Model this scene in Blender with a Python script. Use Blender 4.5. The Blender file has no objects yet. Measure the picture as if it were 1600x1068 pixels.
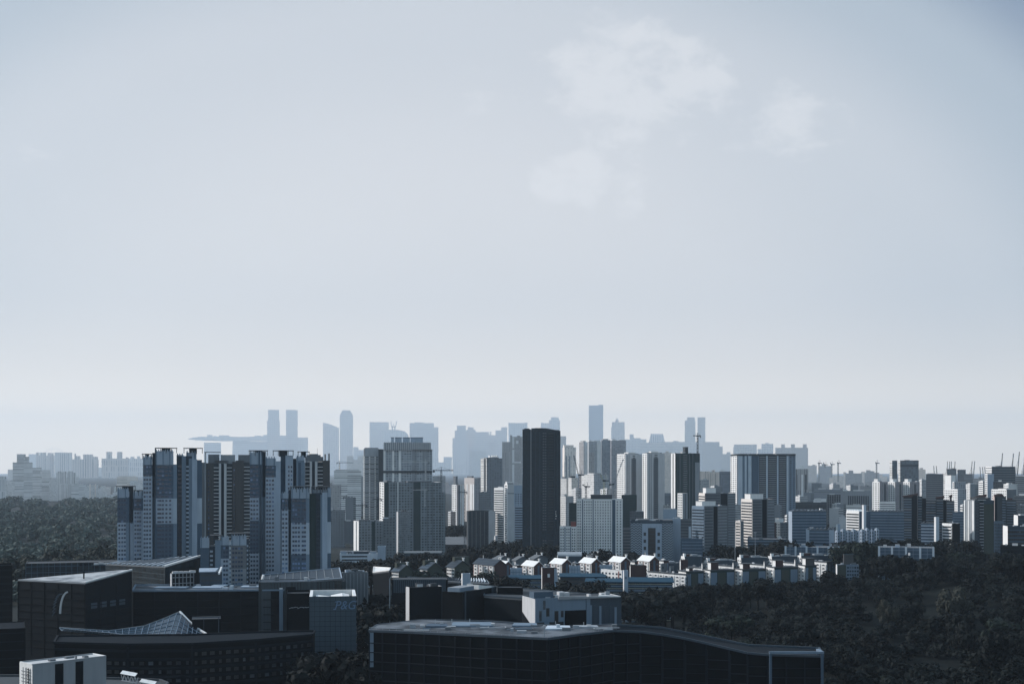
import bpy, math, random
from mathutils import Vector, Matrix
R_ = math.radians
rnd = random.Random(7)
sc = bpy.context.scene
COL = sc.collection
F = 2000.0      # focal length in pixels of a 1600 px wide picture
H = 108.0       # height of the eye above the ground
HY = 735.0      # pixel row of the horizon

def PT(px, py, Y):            # the point seen at (px,py) at depth Y
    return Vector(((px-800)/F*Y, Y, H+(HY-py)/F*Y))
def PZ(px, py, z):            # the point at height z seen at (px,py)
    Y = (H-z)*F/(py-HY)
    return Vector(((px-800)/F*Y, Y, z))
def ZY(py, Y):
    return H+(HY-py)/F*Y

# ------------------------------------------------------------------ materials
MC = {}
def newmat(name):
    m = bpy.data.materials.new(name); m.use_nodes = True
    return m, m.node_tree, m.node_tree.nodes['Principled BSDF']
def N(nt, t, **kw):
    n = nt.nodes.new(t)
    for k, v in kw.items(): setattr(n, k, v)
    return n
def mth(nt, op, a, b=None, c=None):
    n = nt.nodes.new('ShaderNodeMath'); n.operation = op
    for i, x in enumerate((a, b, c)):
        if x is None: continue
        if isinstance(x, (int, float)): n.inputs[i].default_value = x
        else: nt.links.new(x, n.inputs[i])
    return n.outputs[0]
def mixc(nt, fac, a, b, bt='MIX'):
    n = nt.nodes.new('ShaderNodeMix'); n.data_type = 'RGBA'; n.blend_type = bt
    for s, x in ((n.inputs[0], fac), (n.inputs[6], a), (n.inputs[7], b)):
        if isinstance(x, (int, float)): s.default_value = x
        elif isinstance(x, tuple): s.default_value = (*x, 1) if len(x) == 3 else x
        else: nt.links.new(x, s)
    return n.outputs[2]
def tone(nt, v, lo, hi):      # value 0..1 -> grey colour lo..hi
    n = nt.nodes.new('ShaderNodeMapRange')
    nt.links.new(v, n.inputs[0]); n.inputs[3].default_value = lo; n.inputs[4].default_value = hi
    return n.outputs[0]

def paint(key, col, rough=0.75, var=0.22, metal=0.0):
    if key in MC: return MC[key]
    m, nt, b = newmat(key)
    tc = N(nt, 'ShaderNodeTexCoord'); mp = N(nt, 'ShaderNodeMapping'); mp.inputs['Scale'].default_value = (1, 1, 0.12)
    nt.links.new(tc.outputs['Object'], mp.inputs[0])
    n1 = N(nt, 'ShaderNodeTexNoise'); n1.inputs['Scale'].default_value = 0.55; n1.inputs['Detail'].default_value = 5
    n2 = N(nt, 'ShaderNodeTexNoise'); n2.inputs['Scale'].default_value = 0.09; n2.inputs['Detail'].default_value = 3
    nt.links.new(mp.outputs[0], n1.inputs[0]); nt.links.new(tc.outputs['Object'], n2.inputs[0])
    v = mth(nt, 'ADD', mth(nt, 'MULTIPLY', n1.outputs[0], .6), mth(nt, 'MULTIPLY', n2.outputs[0], .4))
    t = tone(nt, v, 1-var*1.6, 1+var*1.2)
    cmb = N(nt, 'ShaderNodeCombineColor')
    for i in range(3): nt.links.new(t, cmb.inputs[i])
    nt.links.new(mixc(nt, 1.0, col, cmb.outputs[0], 'MULTIPLY'), b.inputs['Base Color'])
    b.inputs['Roughness'].default_value = rough; b.inputs['Metallic'].default_value = metal
    b.inputs['Specular IOR Level'].default_value = 0.06 if max(col) < .03 else .25
    MC[key] = m
    return m
def glass(key, col, rough=0.18):
    if key in MC: return MC[key]
    m, nt, b = newmat(key)
    oi = N(nt, 'ShaderNodeObjectInfo'); tc = N(nt, 'ShaderNodeTexCoord')
    n1 = N(nt, 'ShaderNodeTexNoise'); n1.inputs['Scale'].default_value = 0.35
    nt.links.new(tc.outputs['Object'], n1.inputs[0])
    v = mth(nt, 'ADD', mth(nt, 'MULTIPLY', oi.outputs['Random'], .7), mth(nt, 'MULTIPLY', n1.outputs[0], .3))
    cr = N(nt, 'ShaderNodeValToRGB'); e = cr.color_ramp.elements
    e[0].position = 0.0; e[0].color = (col[0]*.55, col[1]*.55, col[2]*.55, 1)
    e[1].position = 0.72; e[1].color = (col[0]*1.5, col[1]*1.5, col[2]*1.5, 1)
    x = e.new(0.86); x.color = (col[0]*4+.02, col[1]*4+.02, col[2]*4+.02, 1)
    nt.links.new(v, cr.inputs[0]); nt.links.new(cr.outputs[0], b.inputs['Base Color'])
    b.inputs['Roughness'].default_value = rough; b.inputs['Specular IOR Level'].default_value = 0.5
    MC[key] = m
    return m

FG = None
def facade_group():
    g = bpy.data.node_groups.new('facade', 'ShaderNodeTree'); it = g.interface
    for nm, ty in (('Wall', 'NodeSocketColor'), ('Glass', 'NodeSocketColor'), ('Bay', 'NodeSocketFloat'), ('Floor', 'NodeSocketFloat'), ('Wf', 'NodeSocketFloat'), ('Hf', 'NodeSocketFloat')):
        it.new_socket(nm, in_out='INPUT', socket_type=ty)
    it.new_socket('Color', in_out='OUTPUT', socket_type='NodeSocketColor')
    it.new_socket('Rough', in_out='OUTPUT', socket_type='NodeSocketFloat')
    gi = N(g, 'NodeGroupInput'); go = N(g, 'NodeGroupOutput')
    uv = N(g, 'ShaderNodeUVMap'); sp = N(g, 'ShaderNodeSeparateXYZ'); g.links.new(uv.outputs[0], sp.inputs[0])
    ax = mth(g, 'DIVIDE', sp.outputs[0], gi.outputs['Bay']); ay = mth(g, 'DIVIDE', sp.outputs[1], gi.outputs['Floor'])
    fx = mth(g, 'ABSOLUTE', mth(g, 'SUBTRACT', mth(g, 'FRACT', ax), .5)); fy = mth(g, 'ABSOLUTE', mth(g, 'SUBTRACT', mth(g, 'FRACT', ay), .5))
    mx = mth(g, 'LESS_THAN', fx, mth(g, 'MULTIPLY', gi.outputs['Wf'], .5)); my = mth(g, 'LESS_THAN', fy, mth(g, 'MULTIPLY', gi.outputs['Hf'], .5))
    mask = mth(g, 'MULTIPLY', mx, my)
    cv = N(g, 'ShaderNodeCombineXYZ'); g.links.new(mth(g, 'FLOOR', ax), cv.inputs[0]); g.links.new(mth(g, 'FLOOR', ay), cv.inputs[1])
    oi = N(g, 'ShaderNodeObjectInfo'); g.links.new(oi.outputs['Random'], cv.inputs[2])
    wn = N(g, 'ShaderNodeTexWhiteNoise'); wn.noise_dimensions = '3D'; g.links.new(cv.outputs[0], wn.inputs[0])
    no = N(g, 'ShaderNodeTexNoise'); no.inputs['Scale'].default_value = .05; no.inputs['Detail'].default_value = 6
    tc = N(g, 'ShaderNodeTexCoord'); g.links.new(tc.outputs['Object'], no.inputs[0])
    wt = tone(g, no.outputs[0], .72, 1.2)
    wc = N(g, 'ShaderNodeCombineColor')
    for i in range(3): g.links.new(wt, wc.inputs[i])
    wall = mixc(g, 1.0, gi.outputs['Wall'], wc.outputs[0], 'MULTIPLY')
    gt = tone(g, wn.outputs['Value'], .5, 1.7)
    gc = N(g, 'ShaderNodeCombineColor')
    for i in range(3): g.links.new(gt, gc.inputs[i])
    gl = mixc(g, 1.0, gi.outputs['Glass'], gc.outputs[0], 'MULTIPLY')
    gl = mixc(g, mth(g, 'MULTIPLY', mth(g, 'GREATER_THAN', wn.outputs['Value'], .84), .35), gl, gi.outputs['Wall'])
    g.links.new(mixc(g, mask, wall, gl), go.inputs['Color'])
    g.links.new(tone(g, mask, .8, .3), go.inputs['Rough'])
    return g
def fac(wall, gl=(.04, .05, .06), bay=3.2, fl=3.0, wf=.55, hf=.5):
    key = 'facade_%s_%s_%s' % ('_'.join('%.2f' % c for c in wall), '_'.join('%.2f' % c for c in gl), '_'.join('%.2f' % c for c in (bay, fl, wf, hf)))
    if key in MC: return MC[key]
    global FG
    if FG is None: FG = facade_group()
    m, nt, b = newmat('facade')
    n = N(nt, 'ShaderNodeGroup'); n.node_tree = FG
    n.inputs['Wall'].default_value = (*wall, 1); n.inputs['Glass'].default_value = (*gl, 1)
    for k, v in (('Bay', bay), ('Floor', fl), ('Wf', wf), ('Hf', hf)): n.inputs[k].default_value = v
    nt.links.new(n.outputs['Color'], b.inputs['Base Color']); nt.links.new(n.outputs['Rough'], b.inputs['Roughness'])
    b.inputs['Specular IOR Level'].default_value = .3
    MC[key] = m
    return m

PAL = dict(white=(.72, .72, .71), warm=(.66, .62, .58), pale=(.48, .49, .50), grey=(.25, .27, .29), mid=(.13, .145, .16), dark=(.048, .056, .064),
           bluegrey=(.145, .20, .26), bluelight=(.31, .375, .45), bluedark=(.062, .098, .14), brown=(.07, .07, .071), maroon=(.062, .033, .031), green=(.026, .046, .048),
           black=(.006, .009, .012), teal=(.012, .05, .085), pink=(.5, .41, .38), cream=(.42, .42, .33), moss=(.05, .06, .05), slate=(.042, .06, .08),
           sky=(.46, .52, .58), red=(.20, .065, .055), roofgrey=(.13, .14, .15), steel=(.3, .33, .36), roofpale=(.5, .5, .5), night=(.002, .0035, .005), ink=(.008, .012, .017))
def M_(k):
    if not isinstance(k, str): return k
    if k == 'glass': return glass('window_glass', (.022, .03, .04))
    if k == 'glassblue': return glass('blue_glass', (.03, .05, .085))
    if k == 'curtain': return glass('curtain_wall_glass', (.010, .014, .018), .3)
    if k == 'panel': return glass('solar_panel_glass', (.008, .016, .026), .4)
    return paint(k, PAL[k], .75)

# ------------------------------------------------------------------ mesh building
class MB:
    def __init__(s): s.v, s.f, s.mi, s.uv, s.ms = [], [], [], [], []
    def mat(s, m):
        m = M_(m)
        if m not in s.ms: s.ms.append(m)
        return s.ms.index(m)
    def face(s, pts, m, uvs=None):
        k = len(s.v); s.v += [tuple(p) for p in pts]; s.f.append(tuple(range(k, k+len(pts)))); s.mi.append(s.mat(m))
        s.uv += uvs if uvs else [(p[0], p[1]) for p in pts]
    def box(s, x0, x1, y0, y1, z0, z1, m, mt=None, mx=None):
        mt = mt or m; mx = mx or m
        k = len(s.v)
        s.v += [(x0,y0,z0),(x1,y0,z0),(x1,y1,z0),(x0,y1,z0),(x0,y0,z1),(x1,y0,z1),(x1,y1,z1),(x0,y1,z1)]
        for idx, mm, ax in (((0,1,5,4),m,'x'),((1,2,6,5),mx,'y'),((2,3,7,6),m,'x'),((3,0,4,7),mx,'y'),((4,5,6,7),mt,'t'),((3,2,1,0),m,'t')):
            s.f.append(tuple(k+i for i in idx)); s.mi.append(s.mat(mm))
            for i in idx:
                p = s.v[k+i]
                s.uv.append((p[0],p[2]) if ax == 'x' else (p[1],p[2]) if ax == 'y' else (p[0],p[1]))
    def bar(s, p, q, r, m, r2=None):
        p, q = Vector(p), Vector(q); d = q-p
        if d.length < 1e-6: return
        d.normalize(); u = d.cross(Vector((0,0,1)) if abs(d.z) < .95 else Vector((1,0,0))).normalized(); w = d.cross(u)
        r2 = r if r2 is None else r2
        k = len(s.v)
        for c, rr in ((p, r), (q, r2)):
            for a, b in ((-1,-1),(1,-1),(1,1),(-1,1)): s.v.append(tuple(c+u*a*rr+w*b*rr))
        for idx in ((0,1,5,4),(1,2,6,5),(2,3,7,6),(3,0,4,7),(4,5,6,7),(3,2,1,0)):
            s.f.append(tuple(k+i for i in idx)); s.mi.append(s.mat(m)); s.uv += [(0,0),(1,0),(1,1),(0,1)]
    def prism(s, pts, z0, z1, m, mt=None):       # pts: (x,y) ring; z1 a number or a list per point
        n = len(pts); zt = z1 if isinstance(z1, (list, tuple)) else [z1]*n
        if sum(pts[i][0]*pts[(i+1)%n][1]-pts[(i+1)%n][0]*pts[i][1] for i in range(n)) < 0:
            pts = pts[::-1]; zt = zt[::-1]
        zb = z0 if isinstance(z0, (list, tuple)) else [z0]*n
        run = 0.0
        for i in range(n):
            j = (i+1) % n; a, b = pts[i], pts[j]; L = math.hypot(b[0]-a[0], b[1]-a[1])
            s.face([(a[0],a[1],zb[i]),(b[0],b[1],zb[j]),(b[0],b[1],zt[j]),(a[0],a[1],zt[i])], m, [(run,zb[i]),(run+L,zb[j]),(run+L,zt[j]),(run,zt[i])])
            run += L
        s.face([(pts[i][0],pts[i][1],zt[i]) for i in range(n)], mt or m)
        s.face([(pts[i][0],pts[i][1],zb[i]) for i in reversed(range(n))], m)
    def mesh(s, name):
        me = bpy.data.meshes.new(name)
        me.from_pydata(s.v, [], s.f)
        for m in s.ms: me.materials.append(m)
        me.polygons.foreach_set('material_index', s.mi)
        uv = me.uv_layers.new(name='UVMap'); uv.data.foreach_set('uv', [c for p in s.uv for c in p])
        me.update()
        return me
    def build(s, name, parent=None):
        if not s.f: return None
        return link(name, s.mesh(name), parent)

def link(name, data, parent=None, loc=None, rz=None):
    o = bpy.data.objects.new(name, data); COL.objects.link(o)
    if parent is not None: o.parent = parent
    if loc is not None: o.location = loc
    if rz is not None: o.rotation_euler = (0, 0, rz)
    return o
def tag(o, label, cat=None, group=None, kind=None):
    if label: o['label'] = label
    if cat: o['category'] = cat
    if group: o['group'] = group
    if kind: o['kind'] = kind
    return o
CATS = dict(apartment_block='apartment block', apartment_tower='apartment tower', office_tower='office tower', office_block='office block')
def thing(name, label, loc, rz=0, cat=None, group=None):
    o = bpy.data.objects.new(name, None); COL.objects.link(o); o.empty_display_size = 5
    o.location = loc; o.rotation_euler = (0, 0, rz)
    return tag(o, label, cat or CATS.get(name, name.replace('_', ' ')), group)

WMESH = {}
def wmesh(w, h, m, d=.12):
    k = (round(w, 2), round(h, 2), m if isinstance(m, str) else m.name, d)
    if k not in WMESH:
        b = MB(); b.box(-w/2, w/2, -d, .0, -h/2, h/2, m); WMESH[k] = b.mesh('window')
    return WMESH[k]
# ------------------------------------------------------------------ a rectangular building seen over its corner
class Block:
    def __init__(s, name, label, x0, xc, x1, yt, Y, rel=20.0, wall='pale', L=None, R=None, depth=None, base=0.0, group=None, cap=None, parapet=1.2, roof='roofgrey', yb=None):
        s.Y = Y; uc = xc-800
        if x0 is None or x0 >= xc: x0 = xc; rel = 0
        th = -math.atan(((x0+x1)/2-800)/F) + R_(rel); s.th = th
        c, sn = math.cos(th), math.sin(th); Xc = uc/F*Y
        s.Xc, s.c, s.sn = Xc, c, sn
        s.a = max(.5, s.sR(x1)) if x1 > xc else .5
        s.b = s.bL(x0) if x0 < xc else (depth or max(10.0, min(.6*s.a, 40)))
        if yb is not None: base = ZY(yb, Y)
        s.base = base; s.h = ZY(yt, Y)-base
        s.root = thing(name, label, (Xc, Y, base), th, group=group)
        mb = MB(); Lm = L or wall; Rm = R or wall  # many calls give L a sunlit tone and R a shaded one
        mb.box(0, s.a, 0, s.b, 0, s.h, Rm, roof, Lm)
        if parapet:
            p, t = parapet, .35; a, b, h = s.a, s.b, s.h
            mb.box(0, a, -.03, t, h-.05, h+p, Rm); mb.box(0, a, b-t, b, h-.05, h+p, Rm)
            mb.box(-.03, t, t, b-t, h-.05, h+p, Lm); mb.box(a-t, a, t, b-t, h-.05, h+p, Lm)
        mb.build('wall', s.root)
        if cap:
            mb = MB(); o = cap[1]; mb.box(-o, s.a+o, -o, s.b+o, s.h+parapet+.004, s.h+parapet+cap[2], cap[0]); mb.build('roof', s.root)
        s.wins = []
    def sR(s, px):
        u = (px-800)/F; return (u*s.Y-s.Xc)/(s.c-u*s.sn)
    def bL(s, px):
        u = (px-800)/F; return (s.Xc-u*s.Y)/(s.sn+u*s.c)
    def z(s, py): return ZY(py, s.Y)-s.base
    def fb(s, mb, face, s0, s1, z0, z1, d0, d1, m):
        if face == 'R': mb.box(s0, s1, -d1, -d0, z0, z1, m)
        else: mb.box(-d1, -d0, s.b-s1, s.b-s0, z0, z1, m)
    def ln(s, face): return s.a if face == 'R' else s.b
    def sp(s, face, px):
        if px is None: return None
        v = s.sR(px) if face == 'R' else s.b-s.bL(px)
        return min(max(v, 0), s.ln(face))
    def rng(s, face, p0, p1):
        return (s.sp(face, p0) if p0 else 0.0), (s.sp(face, p1) if p1 else s.ln(face))
    def win(s, face, nx, fh=2.9, ww=1.4, wh=1.4, m='glass', p0=None, p1=None, y0=None, y1=None, off=1.6):
        a, b = s.rng(face, p0, p1); zt = s.z(y0) if y0 else s.h; zb = max(s.z(y1), 0) if y1 else 0
        if face == 'L' and not isinstance(nx, (list, tuple)): ww = max(ww, (b-a)/nx*.5)
        xs = [s.sp(face, p) for p in nx] if isinstance(nx, (list, tuple)) else [a+(b-a)*(i+.5)/nx for i in range(nx)]
        k = 0
        while zt-off-k*fh > zb+.8:
            for x in xs: s.wins.append((face, x, zt-off-k*fh, ww, wh, m))
            k += 1
        return s
    def band(s, face, fh=3.2, bh=1.4, m='glass', proj=.05, p0=None, p1=None, y0=None, y1=None, off=1.8, mg=.6, name='window_band'):
        a, b = s.rng(face, p0, p1); zt = s.z(y0) if y0 else s.h; zb = max(s.z(y1), 0) if y1 else 0
        k = 0
        while zt-off-k*fh > zb and k < 100:
            z = zt-off-k*fh; mb = MB(); s.fb(mb, face, a+mg, b-mg, z-bh/2, z+bh/2, -.02, proj, m); mb.build(name, s.root); k += 1
        return s
    def par(s, face, fh=3.0, ph=1.1, m='white', proj=.5, **k):
        return s.band(face, fh, ph, m, proj, name='corridor_parapet', **k)
    def bal(s, face, p0, p1, fh=2.9, m='pale', y0=None, y1=None, d=1.4):
        return s.band(face, fh, 1.2, m, d, p0=p0, p1=p1, y0=y0, y1=y1, mg=.1, name='balcony')
    def pier(s, face, spans, m='white', proj=.6, y0=None, y1=None, name='pier'):
        for p0, p1 in spans:
            a, b = s.rng(face, p0, p1); mb = MB(); zt = s.z(y0) if y0 else s.h+.6; zb = s.z(y1) if y1 else 0
            s.fb(mb, face, a, b, zb, zt, -.02, proj, m); mb.build(name, s.root)
        return s
    def panel(s, face, p0, p1, y0=None, y1=None, m='dark', proj=.06, name='wall_panel'):
        return s.pier(face, [(p0, p1)], m, proj, y0, y1, name)
    def piers(s, face, n, w, m='white', proj=.5, y0=None, y1=None, p0=None, p1=None):
        a, b = s.rng(face, p0, p1)
        for i in range(n+1):
            x = min(max(a+(b-a)*i/n, a+w/2), b-w/2); mb = MB(); s.fb(mb, face, x-w/2, x+w/2, s.z(y1) if y1 else 0, s.z(y0) if y0 else s.h+.4, -.02, proj, m); mb.build('pier', s.root)
        return s
    def rb(s, p0, p1, yt, m='pale', t0=.25, t1=.75, name='lift_house', top='roofgrey'):   # a box on the roof
        a, b = s.sR(p0), s.sR(p1); a, b = max(a, .4), min(b, s.a-.4)
        if b-a < 1: a, b = s.a*.3, s.a*.7
        mb = MB(); zt = s.z(yt)
        mb.box(a, b, s.b*t0, s.b*t1, s.h-.1, zt, m, top)
        if b-a > 4: mb.box(a-.25, b+.25, s.b*t0-.25, s.b*t1+.25, zt+.003, zt+.35, m, top)
        mb.build(name, s.root)
        return s
    def clutter(s, n=5, seed=0, m='mid'):
        r = random.Random(seed+int(s.Xc)); 
        for i in range(n):
            w, d, hh = r.uniform(1, min(4, s.a*.3)), r.uniform(1, 3.5), r.uniform(.8, 2.6)
            x, y = r.uniform(.6, max(.7, s.a-w-.6)), r.uniform(.6, max(.7, s.b-d-.6)); mb = MB()
            mb.box(x, x+w, y, min(y+d, s.b-.4), s.h-.05, s.h+hh, r.choice([m, 'pale', 'steel'])); mb.build('roof_plant', s.root)
        return s
    def turrets(s, spans, yt, m, t0=.2, t1=.8):
        for p0, p1 in spans: s.rb(p0, p1, yt, m, t0, t1, name='roof_turret')
        return s
    def done(s):
        s.wins.sort(key=lambda w: -w[2]); mb = MB()
        for i, (face, x, z, ww, wh, m) in enumerate(s.wins):
            if i < 100:
                o = link('window', wmesh(ww, wh, m), s.root)
                if face == 'R': o.location = (x, .06-.02, z)
                else: o.location = (.06-.02, s.b-x, z); o.rotation_euler = (0, 0, -math.pi/2)
            else: s.fb(mb, face, x-ww/2, x+ww/2, z-wh/2, z+wh/2, -.05, .08, m)
        g = mb.build('glazing', s.root)
        if g: g['kind'] = 'stuff'
        return s

# ------------------------------------------------------------------ a distant building drawn as boxes standing side by side
def fy(Y): return Y if Y <= 2000 else 28000+(Y-9000)*1.4 if Y > 9000 else Y*(Y/2000)**.7
def far(name, label, Y, segs, wall, group=None, roof=None, depth=None):
    """segs: (x0, x1, ytop) or (x0, x1, ytop, shift, wall): the first is the body, the others are parts of it"""
    Y = fy(Y); xm = sum((g[0]+g[1])/2 for g in segs)/len(segs); X = (xm-800)/F*Y
    root = thing(name, label, (X, Y, 0), -math.atan(X/Y), group=group)
    for i, g in enumerate(segs):
        k = Y/F; a, b = (g[0]-xm)*k, (g[1]-xm)*k; d = depth or max(12*k*.9, .5*(b-a)); sh = (g[3] if len(g) > 3 and g[3] is not None else i*1.5)
        m = g[4] if len(g) > 4 else wall
        mb = MB(); w0 = 0 if i == 0 or len(g) < 6 else ZY(g[5], Y)
        mb.box(a, b, sh, sh+d, w0, ZY(g[2], Y), m, roof or 'roofgrey')
        mb.build('wall' if i == 0 else 'wing', root)
    return root
def addbox(root, Y, x0, x1, y0, y1, d0, d1, m, name, xm=None):
    """a box in front of (negative d) or inside a far() building; pixel extents, depths in metres"""
    Y = fy(Y); xm = 800+root.location.x*F/Y if xm is None else xm; k = Y/F; mb = MB()
    mb.box((x0-xm)*k, (x1-xm)*k, d0, d1, ZY(y1, Y)-root.location.z, ZY(y0, Y)-root.location.z, m)
    return mb.build(name, root)

# ------------------------------------------------------------------ cranes
def lattice(mb, p, q, w, n, m, r=.16):
    p, q = Vector(p), Vector(q); d = (q-p).normalized()
    u = d.cross(Vector((0,0,1)) if abs(d.z) < .9 else Vector((0,1,0))).normalized(); v = d.cross(u)
    cs = [(u*a+v*b)*w/2 for a, b in ((-1,-1),(1,-1),(1,1),(-1,1))]
    for c in cs: mb.bar(p+c, q+c, r, m)
    for i in range(n):
        a, b = p+(q-p)*(i/n), p+(q-p)*((i+1)/n)
        for j in range(4):
            c0, c1 = cs[j], cs[(j+1) % 4]
            mb.bar(a+c0, b+c1, r*.7, m) if (i+j) % 2 else mb.bar(a+c1, b+c0, r*.7, m)
def tower_crane(label, px, ytop, ybot, Y, jib0, jib1, m='steel', group='tower cranes on the building sites', k=1.0):
    k *= Y/1700; b = PT(px, ybot, Y); root = thing('tower_crane', label, b, cat='crane', group=group)
    hh = ZY(ytop, Y)-b.z; S = Y/F
    mb = MB(); lattice(mb, (0,0,-1), (0,0,hh), 2.0*k, max(4, int(hh/4)), m, .28*k); mb.build('mast', root)
    mb = MB(); mb.box(-1.4*k, 1.4*k, -1.2*k, 1.2*k, hh+.01, hh+2.4*k, m); mb.build('cab', root)
    for nm, x in (('jib', jib1), ('counter_jib', jib0)):
        L = (x-px)*S; mb = MB(); lattice(mb, (math.copysign(1.4*k, L), 0, hh+1.6*k), (L, 0, hh+1.6*k), 1.5*k, max(3, int(abs(L)/(4*k))), m, .24*k)
        if abs(x-px) == min(abs(jib0-px), abs(jib1-px)): mb.box(min(L*.75, L), max(L*.75, L), -1.1*k, 1.1*k, hh-1.5*k, hh+1.2*k, 'dark')
        mb.build(nm, root)
    mb = MB(); mb.bar((0,0,hh+2.4*k), (0,0,hh+6.5*k), .4*k, m)
    for x in (jib0, jib1): mb.bar((0,0,hh+6.5*k), ((x-px)*S*.75, 0, hh+2.4*k), .12*k, m)
    mb.build('tie_frame', root)
    return root
def luffing_crane(label, px, ytop, ybot, Y, tip, m='steel', group='tower cranes on the building sites', k=1.0):
    k *= Y/1700; b = PT(px, ybot, Y); root = thing('tower_crane', label, b, cat='crane', group=group)
    hh = ZY(ytop, Y)-b.z; t = PT(tip[0], tip[1], Y)-b; sg = 1 if t.x > 0 else -1
    mb = MB(); lattice(mb, (0,0,-1), (0,0,hh), 2.2*k, max(4, int(hh/4)), m, .3*k); mb.build('mast', root)
    mb = MB(); mb.box(-2.2*k, 2.2*k, -1.5*k, 1.5*k, hh+.01, hh+2.6*k, 'dark'); mb.box(-sg*7*k if sg > 0 else 2.21*k, -2.21*k if sg > 0 else 7*k, -1.2*k, 1.2*k, hh+.3*k, hh+2.2*k, 'mid'); mb.build('machinery_deck', root)
    mb = MB(); lattice(mb, (sg*2*k, 0, hh+2.6*k), t, 1.3*k, 9, m, .22*k); mb.build('jib', root)
    mb = MB(); mb.bar((-sg*3*k, 0, hh+2.6*k), (-sg*2*k, 0, hh+9*k), .3*k, m); mb.bar((-sg*2*k, 0, hh+9*k), t, .1*k, m); mb.build('tie_frame', root)
    return root
def quay_crane(label, px, ytop, ybot, Y, lean, group='raised dockside cranes at the harbour', m='mid', w=2.2):
    b = PT(px, 735+H*F/Y if ybot is None else ybot, Y); root = thing('quay_crane', label, b, cat='crane', group=group); S = Y/F
    hh = ZY(ytop, Y)-b.z; hg = hh*.45; g = 5*S; th = w*S*.5
    for sx in (-1, 1):
        for sy in (0, 1):
            mb = MB(); mb.bar((sx*g*.5, sy*g, 0), (sx*g*.4, sy*g, hg), th*.5, m); mb.build('leg', root)
    mb = MB(); mb.box(-g*.5, g*.5, -g*.1, g*1.1, hg+.01, hg+th*1.6, m); mb.build('gantry', root)
    mb = MB(); mb.bar((0, 0, hg+th), (lean*S, 0, hh), th*.75, m, th*.55); mb.build('boom', root)
    mb = MB(); mb.bar((-g*.3, g*.5, hg+th*1.6), (-g*.1, g*.4, hg+(hh-hg)*.45), th*.4, m); mb.bar((-g*.1, g*.4, hg+(hh-hg)*.45), (lean*S*.8, 0, hg+(hh-hg)*.8), th*.15, m); mb.build('apex_frame', root)
    return root
# ------------------------------------------------------------------ camera, sky, sun, air
cam = bpy.data.cameras.new('camera'); co = bpy.data.objects.new('camera', cam); COL.objects.link(co); sc.camera = co
cam.sensor_width = 36; cam.lens = 36*F/1600; cam.shift_y = (HY-534)/1600; cam.clip_start = 1; cam.clip_end = 200000
co.location = (0, 0, H); co.rotation_euler = (math.pi/2, 0, 0)

SUN_EL, SUN_AZ = 30.0, Vector((-.975, .22))     # the sun stands to one side of the view, slightly ahead
sd = Vector((SUN_AZ.x*math.cos(R_(SUN_EL)), SUN_AZ.y*math.cos(R_(SUN_EL)), math.sin(R_(SUN_EL)))).normalized()
sl = bpy.data.lights.new('sun', 'SUN'); sl.energy = 2.9; sl.angle = R_(.6); sl.color = (1.0, .955, .93)
so = bpy.data.objects.new('sun', sl); COL.objects.link(so); so.rotation_euler = sd.to_track_quat('Z', 'Y').to_euler(); so.location = (0, 0, 1500)

w = bpy.data.worlds.new('World'); sc.world = w; w.use_nodes = True
nt = w.node_tree; bg = nt.nodes['Background']
sky = N(nt, 'ShaderNodeTexSky', sky_type='NISHITA', sun_disc=False)
sky.sun_elevation = R_(SUN_EL); sky.sun_rotation = math.atan2(sd.x, sd.y); sky.dust_density = 4; sky.air_density = 1.2
geo = N(nt, 'ShaderNodeTexCoord'); D = geo.outputs['Generated']
def dirv(px, py): return Vector(((px-800)/F, 1, (HY-py)/F)).normalized()
def dotn(v, d):
    n = nt.nodes.new('ShaderNodeVectorMath'); n.operation = 'DOT_PRODUCT'
    nt.links.new(v, n.inputs[0]); n.inputs[1].default_value = d
    return n.outputs['Value']
SKYG = 10.0/1.46
sq = N(nt, 'ShaderNodeVectorMath', operation='MULTIPLY'); nt.links.new(D, sq.inputs[0]); sq.inputs[1].default_value = (.8, 1, 1.1)
sn_ = N(nt, 'ShaderNodeVectorMath', operation='NORMALIZE'); nt.links.new(sq.outputs[0], sn_.inputs[0])
dc = dotn(sn_.outputs[0], dirv(715, 700))
rmp = N(nt, 'ShaderNodeValToRGB'); el = rmp.color_ramp.elements; rmp.color_ramp.interpolation = 'EASE'
stops = [(0.0, (.37, .555, .73)), (.45, (.37, .555, .73)), (.75, (.34, .49, .65)), (.85, (.21, .28, .40)), (.88, (.24, .31, .425)), (.905, (.48, .55, .625)), (.94, (.665, .695, .74)), (.985, (.79, .79, .81)), (1.0, (.81, .805, .82))]
el[0].position, el[0].color = stops[0][0], (*stops[0][1], 1)
el[1].position, el[1].color = stops[-1][0], (*stops[-1][1], 1)
for p, c in stops[1:-1]: x = el.new(p); x.color = (*c, 1)
nt.links.new(dc, rmp.inputs[0])
veil = mixc(nt, 1.0, rmp.outputs[0], (SKYG, SKYG, SKYG), 'MULTIPLY')
base = mixc(nt, .12, veil, sky.outputs[0])
sz = N(nt, 'ShaderNodeSeparateXYZ'); nt.links.new(D, sz.inputs[0])   # the warm brightness low over the horizon
wm = N(nt, 'ShaderNodeMapRange', interpolation_type='SMOOTHERSTEP'); nt.links.new(mth(nt, 'ABSOLUTE', sz.outputs[2]), wm.inputs[0]); wm.inputs[1].default_value = 0; wm.inputs[2].default_value = .15; wm.inputs[3].default_value = 1; wm.inputs[4].default_value = 0
base = mixc(nt, wm.outputs[0], base, (SKYG*.52, SKYG*.36, SKYG*.16), 'ADD')
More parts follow.
